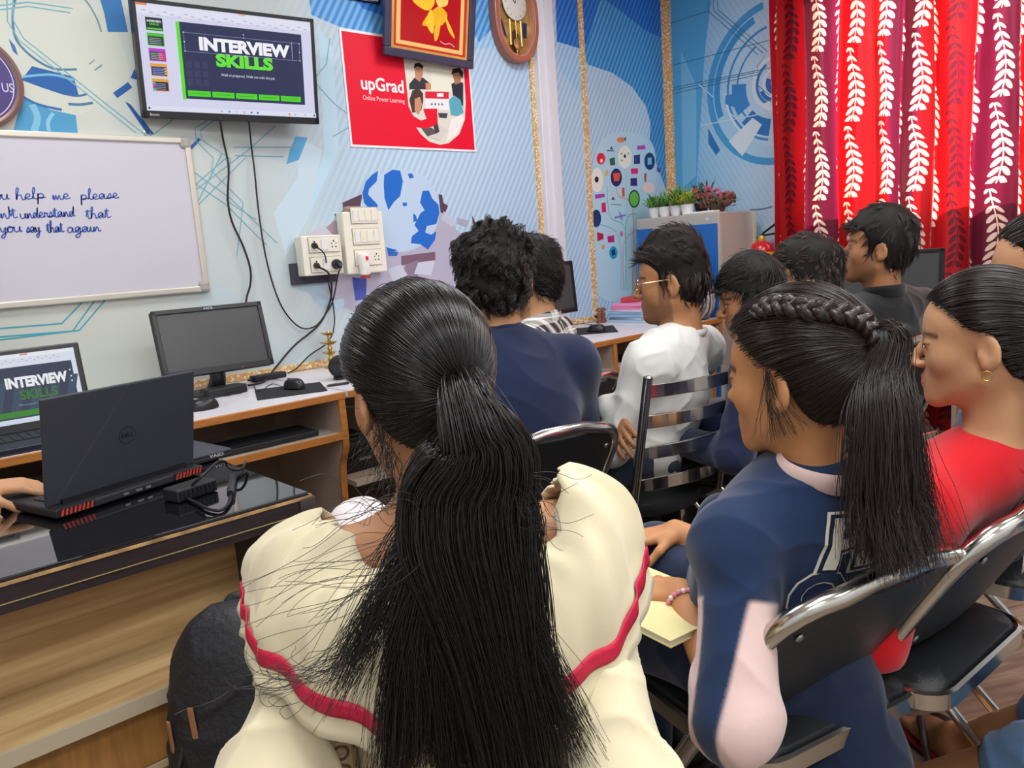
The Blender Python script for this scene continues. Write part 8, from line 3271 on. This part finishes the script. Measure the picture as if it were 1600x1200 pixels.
# ======== half hidden girl at the right edge
hd = Head(at(1638, 434, 1.86), 108, 2, 0, 1.04, fem=True)
fg = Figure(hd, 95, sw=0.15, fem=True, pelvis=(1.98, .58, .545), thick=.92)
fg.el = [fg.sh[0] + fg.f * .14 + fg.r * .01 - fg.u * .24, fg.sh[1] + fg.f * .10 - fg.u * .25]
fg.wr = [fg.el[0] + fg.f * .20 + fg.r * .05, fg.el[1] + fg.f * .20 - fg.r * .05]
pp = seated('girl at the right edge with only her forehead and dark hair in view', hd, fg, sk_c, .007, fabric('dark_dotted_kurta', '#1d2340', .85, noise=.3), fabric('navy_trousers', '#1a2036', .8), h_wave, .95, .02, seed=101)
V, F = hair_cap(hd, pp, h_wave, .006, .0012, 60, seed=103, thick=.006, top=.010, hairline=pulled)
shell = HairShell(hd, (.084, .107, .096))
T_ = shell.surf(hd.L((0, -.2, .02))[None], .003)[0]
P, N = sample_surface(V, F, 4000, rg_)
strands('hair_strands', shell.flow(P, T_, 12, rg_, jit=.0012, seed=104), .0006, .0005, h_wave, pp)
# ------------------------------------------------------------------ teacher at the left edge, hands on the laptop
hd = Head((-.02, 2.40, 1.17), -72, 14, 0, 1.02, fem=True)
fg = Figure(hd, -75, sw=.17, fem=True, pelvis=(-.06, 2.52, .55))
fg.el = [np.array([.16, 2.30, .80]), np.array([-.20, 2.25, .82])]
fg.wr = [np.array([.235, 2.03, .785]), np.array([.10, 1.98, .78])]
fg.kn = [np.array([.06, 2.28, .52]), np.array([-.18, 2.28, .52])]
fg.an = [np.array([.06, 2.34, .085]), np.array([-.18, 2.34, .085])]


def ht_(f, i):
    return dict(d=(.92, -.30, -.06) if i == 0 else (.85, -.35, 0), n=(0, .1, -1), curl=.32, side=-1 if i == 0 else 1, spread=.12)


m_ylw = fabric('mustard_beige_kurta', '#d2ab6e', .85, bump=.2)
pt = seated('teacher at the left edge with hands on the laptop and a beige sleeve', hd, fg, sk_c, .006, m_ylw, fabric('brown_trousers', '#4a3c34', .8), h_soft, .92, .022, seed=111, hands=ht_)
V, F = hair_cap(hd, pt, h_soft, .006, .002, 60, seed=113, thick=.008, top=.014, hairline=pulled)
tc = thing('teacher_chair', 'plain chair under the teacher beyond the left edge', 'chair', (-.06, 2.42, 0))
MB().box((-.26, 2.32, .42), (.14, 2.70, .46), m_pad, bevel=.01).build('seat', tc)
for a in (-.24, .12):
    for c in (2.34, 2.68):
        MB().cyl((a, c, 0), (a, c, .42), .012, m_steelc, n=12).build('leg', tc)

# ------------------------------------------------------------------ person in jeans beyond the right edge, one sandalled foot in view
hd = Head((1.74, -.22, 1.17), 100, 2, 0, 1.0)
fg = Figure(hd, 100, sw=.185, pelvis=(1.76, -.26, .54))
fg.kn = [np.array([1.45, .17, .42]), np.array([1.61, .17, .42])]
fg.an = [np.array([1.535, .555, .078]), np.array([1.745, .535, .078])]
fg.ftd = _n(np.array([.59, .81, 0]))
fg.wr = [fg.hip[i] * .35 + fg.kn[i] * .65 + np.array([0, 0, .10]) for i in (0, 1)]
fg.el = [fg.sh[i] * .45 + fg.wr[i] * .55 + fg.r * (.10 * (-1, 1)[i]) - fg.f * .10 - fg.u * .05 for i in (0, 1)]
sc = Sculpt()
hd.prims(sc)
fg.neck_(sc)
fg.torso(sc, -.004)
for i in (0, 1):
    fg.arm(sc, i)
    fg.leg(sc, i, -.004, foot=False)
    d = fg.ftd
    s_d = np.array([d[1], -d[0], 0])
    a = fg.an[i]
    hl_ = np.array([*(a - d * .035)[:2], .042])
    sc.cap(a, hl_, .032, .026, .02).cap(hl_, np.array([*(a + d * .09)[:2], .042]), .027, .030, .02).cap(a, np.array([*(a + d * .10)[:2], .044]), .033, .024, .03)
    sg = -1 if i == 0 else 1
    for k, (o_, L_, r_) in enumerate(((-.026, .185, .0125), (-.009, .182, .0095), (.005, .175, .009), (.018, .165, .0085), (.029, .152, .008))):
        b0 = a + d * .09 + s_d * (o_ * sg)
        b1 = a + d * (L_ - .03) + s_d * (o_ * sg * 1.05)
        sc.cap([b0[0], b0[1], .040], [b1[0], b1[1], .036], .014, r_, .008)
    hand_prims(sc, fg.wr[i], fg.f, (0, 0, -1), -1 if i == 0 else 1, .35, .9)
pj = body_object('person in blue jeans and red flip-flops whose feet show at the lower right corner', sc, .006, sk_d, hd, (1.76, -.26, 0))
g = Sculpt()
fg.torso(g, .016)
for i in (0, 1):
    fg.arm(g, i, .018)
g.cut(lambda X, Y, Z: .47 - Z + 0 * X + 0 * Y, .006)
garment('shirt', g, .008, fabric('grey_tee', '#6c7078', .85), pj, .004, 20, 121)
t = Sculpt()
t.ell(fg.pel, np.array([.165, .13, .10]), fg.T, .05)
for i in (0, 1):
    fg.leg(t, i, .012, foot=False, end=.52)
garment('jeans', t, .007, fabric('light_blue_denim', '#5b7ea6', .85, bump=.4, bscale=500, noise=.12), pj, .005, 22, 122)
hair_cap(hd, pj, h_black, .007, .004, 45, seed=123, thick=.008, top=.026)
m_fl = mat('flipflop_red', '#a51e36', .55)
m_st = mat('flipflop_strap', '#3a2a2e', .5)
for i in (0, 1):
    d = fg.ftd
    s_d = np.array([d[1], -d[0], 0])
    a = fg.an[i] * np.array([1, 1, 0])
    out_ = []
    for th in np.linspace(0, 2 * PI, 41)[:-1]:
        x = math.cos(th)
        w_ = .046 + .008 * x - .010 * math.exp(-((x + .1) / .35) ** 2)
        out_.append(a + d * (.06 + .138 * x) + s_d * (w_ * math.sin(th)) + np.array([0, 0, .001]))
    so = MB().prism(out_, (0, 0, .012), mat('flipflop_dark_edge', '#3c1820', .6)).prism([p + np.array([0, 0, .0122]) for p in out_], (0, 0, .006), m_fl).build('flip_flop', pj)
    toe = a + d * .135 + np.array([0, 0, .03])
    b = MB()
    for sg in (-1, 1):
        b.tube(spline([toe, a + d * .10 + s_d * (.022 * sg) + [0, 0, .073], a + d * .055 + s_d * (.044 * sg) + [0, 0, .058], a + d * .03 + s_d * (.047 * sg) + [0, 0, .016]], 6), .0085, m_st, 8)
    b.tube([toe, toe - np.array([0, 0, .018])], .005, m_st, 8)
    b.build('strap', so)
folding_chair('folding_chair', 'folding chair beyond the right edge under the person in jeans', (1.76, -.24), 100, top=.76)

# ------------------------------------------------------------------ black backpack leaning by the teacher table
bpx = at(322, 1100, 1.55)
bc = np.array([.505, 1.335, 0])
pk = thing('backpack', 'black backpack with tan zip pulls standing at the end of the teacher table', 'backpack', bc)
m_nyl = mat('black_nylon', '#1b1c20', .6, bump=.35, bscale=90, noise=.1)
Fk = lambda p: bc + np.array([math.cos(-.62), math.sin(-.62), 0]) * p[0] + np.array([-math.sin(-.62), math.cos(-.62), 0]) * p[1] + np.array([0, .06, 1.0]) * p[2] * np.array([1, 1, 1])
RK = np.stack([np.array([math.cos(-.62), math.sin(-.62), 0]), np.array([-math.sin(-.62), math.cos(-.62), 0]), np.array([0, 0, 1.0])], 1)
sc = Sculpt()
sc.ell(Fk((0, 0, .31)), (.150, .095, .30), RK, .03)
sc.ell(Fk((0, 0, .14)), (.165, .105, .16), RK, .04)
sc.ell(Fk((0, .01, .48)), (.12, .08, .13), RK, .05)
sc.cut(lambda X, Y, Z: .004 - Z + 0 * X + 0 * Y, .01)
garment('bag_body', sc, .006, m_nyl, pk, .007, 18, 131)
sc = Sculpt()
sc.ell(Fk((-.005, -.085, .17)), (.125, .045, .15), RK, .03)
sc.cut(lambda X, Y, Z: .01 - Z + 0 * X + 0 * Y, .01)
fpk = garment('front_pocket', sc, .006, m_nyl, pk, .005, 20, 132)
zp = mat('zip_teeth', '#2c2c30', .4)
MB().tube(spline([Fk((-.13, -.085, .06)), Fk((-.135, -.075, .2)), Fk((-.11, -.07, .36)), Fk((-.04, -.065, .48)), Fk((.06, -.06, .49))], 6), .004, zp, 8).build('zip', pk)
MB().tube(spline([Fk((.09, -.125, .08)), Fk((.085, -.128, .2)), Fk((.04, -.125, .29)), Fk((-.05, -.125, .29)), Fk((-.1, -.118, .2))], 6), .0035, zp, 8).build('zip', fpk)
m_tan = mat('tan_leather_pull', '#9c6a44', .55)
for px, py in ((266, 1150), (299, 1128)):
    for bo in [c for c in pk.children if c.name.startswith(('front_pocket', 'bag_body'))]:
        q_, n_ = hit(bo, px + 4, py, .004)
        if q_ is not None:
            MB().box((-.0055, -.03, -.002), (.0055, .03, .002), m_tan, Frame(q_, math.atan2(n_[0], -n_[1]), 0, .05), bevel=.002).build('zip_pull', pk)
            break
MB().tube(spline([Fk((-.01, .03, .58)), Fk((-.005, .03, .612)), Fk((.035, .03, .612)), Fk((.04, .03, .58))], 5), .011, m_nyl, 10).build('grab_handle', pk)
MB().tube(spline([Fk((.08, .07, .5)), Fk((.13, .14, .42)), Fk((.13, .15, .2)), Fk((.1, .09, .06))], 6), .018, m_nyl, 10).build('shoulder_strap', pk)

# ------------------------------------------------------------------ grey patterned backpack on the far desk
gc = np.array([3.84, 2.655, DZ])
gp = thing('backpack', 'grey and black patterned backpack standing at the end of the far desk', 'backpack', gc)
m_gb = mat('grey_pattern_canvas', '#a9a8a2', .75)
g = NT(m_gb)
co, x, y, z = g.coord('Object')
wv = g.new('ShaderNodeTexWave', wave_type='BANDS')
wv.inputs['Scale'].default_value = 5.5
wv.inputs['Distortion'].default_value = 7
wv.inputs['Detail'].default_value = 3
g.L.new(co, wv.inputs[0])
rp = g.new('ShaderNodeValToRGB')
rp.color_ramp.interpolation = 'CONSTANT'
for q_, (p_, c_) in zip(rp.color_ramp.elements, ((0, '#4a464c'), (.16, '#b5b3ab'))):
    q_.position, q_.color = p_, (*lin(c_), 1)
for p_, c_ in ((.45, '#8d8490'), (.62, '#c3c4bc'), (.85, '#7c7470')):
    e_ = rp.color_ramp.elements.new(p_)
    e_.color = (*lin(c_), 1)
g.L.new(wv.outputs[0], rp.inputs[0])
g.L.new(rp.outputs[0], g.N['Principled BSDF'].inputs['Base Color'])
sc = Sculpt()
for (c_, r_) in (((0, 0, .16), (.085, .14, .17)), ((.0, 0, .10), (.095, .15, .12)), ((.01, 0, .26), (.06, .11, .08))):
    sc.ell(gc + np.array(c_), r_, rot_z(.35), .04)
sc.cut(lambda X, Y, Z: DZ + .002 - Z + 0 * X + 0 * Y, .01)
garment('bag_body', sc, .007, m_gb, gp, .006, 20, 141)
MB().tube(spline([gc + (-.06, -.07, .29), gc + (-.12, -.10, .22), gc + (-.13, -.11, .1), gc + (-.08, -.11, .02)], 6), .014, mat('black_webbing', '#222226', .7), 8).build('shoulder_strap', gp)
MB().tube(spline([gc + (-.03, -.0, .33), gc + (-.02, -.02, .36), gc + (.0, -.05, .36), gc + (.0, -.06, .33)], 5), .008, _mats['black_webbing'], 8).build('grab_handle', gp)
sc = Sculpt()
sc.ell(gc + np.array((-.075, -.035, .10)), (.035, .10, .085), rot_z(.35), .03)
sc.cut(lambda X, Y, Z: DZ + .004 - Z + 0 * X + 0 * Y, .01)
garment('front_pocket', sc, .007, m_gb, gp, .004, 20, 142)

# ------------------------------------------------------------------ monitor on the side desk behind the student in black
mc = np.array([3.92, 1.56, .945])
monitor('desktop_monitor', 'black monitor behind the student in the black shirt in front of the curtain', mc, math.radians(-82), -.08, .46, .30, desk_z=.73)
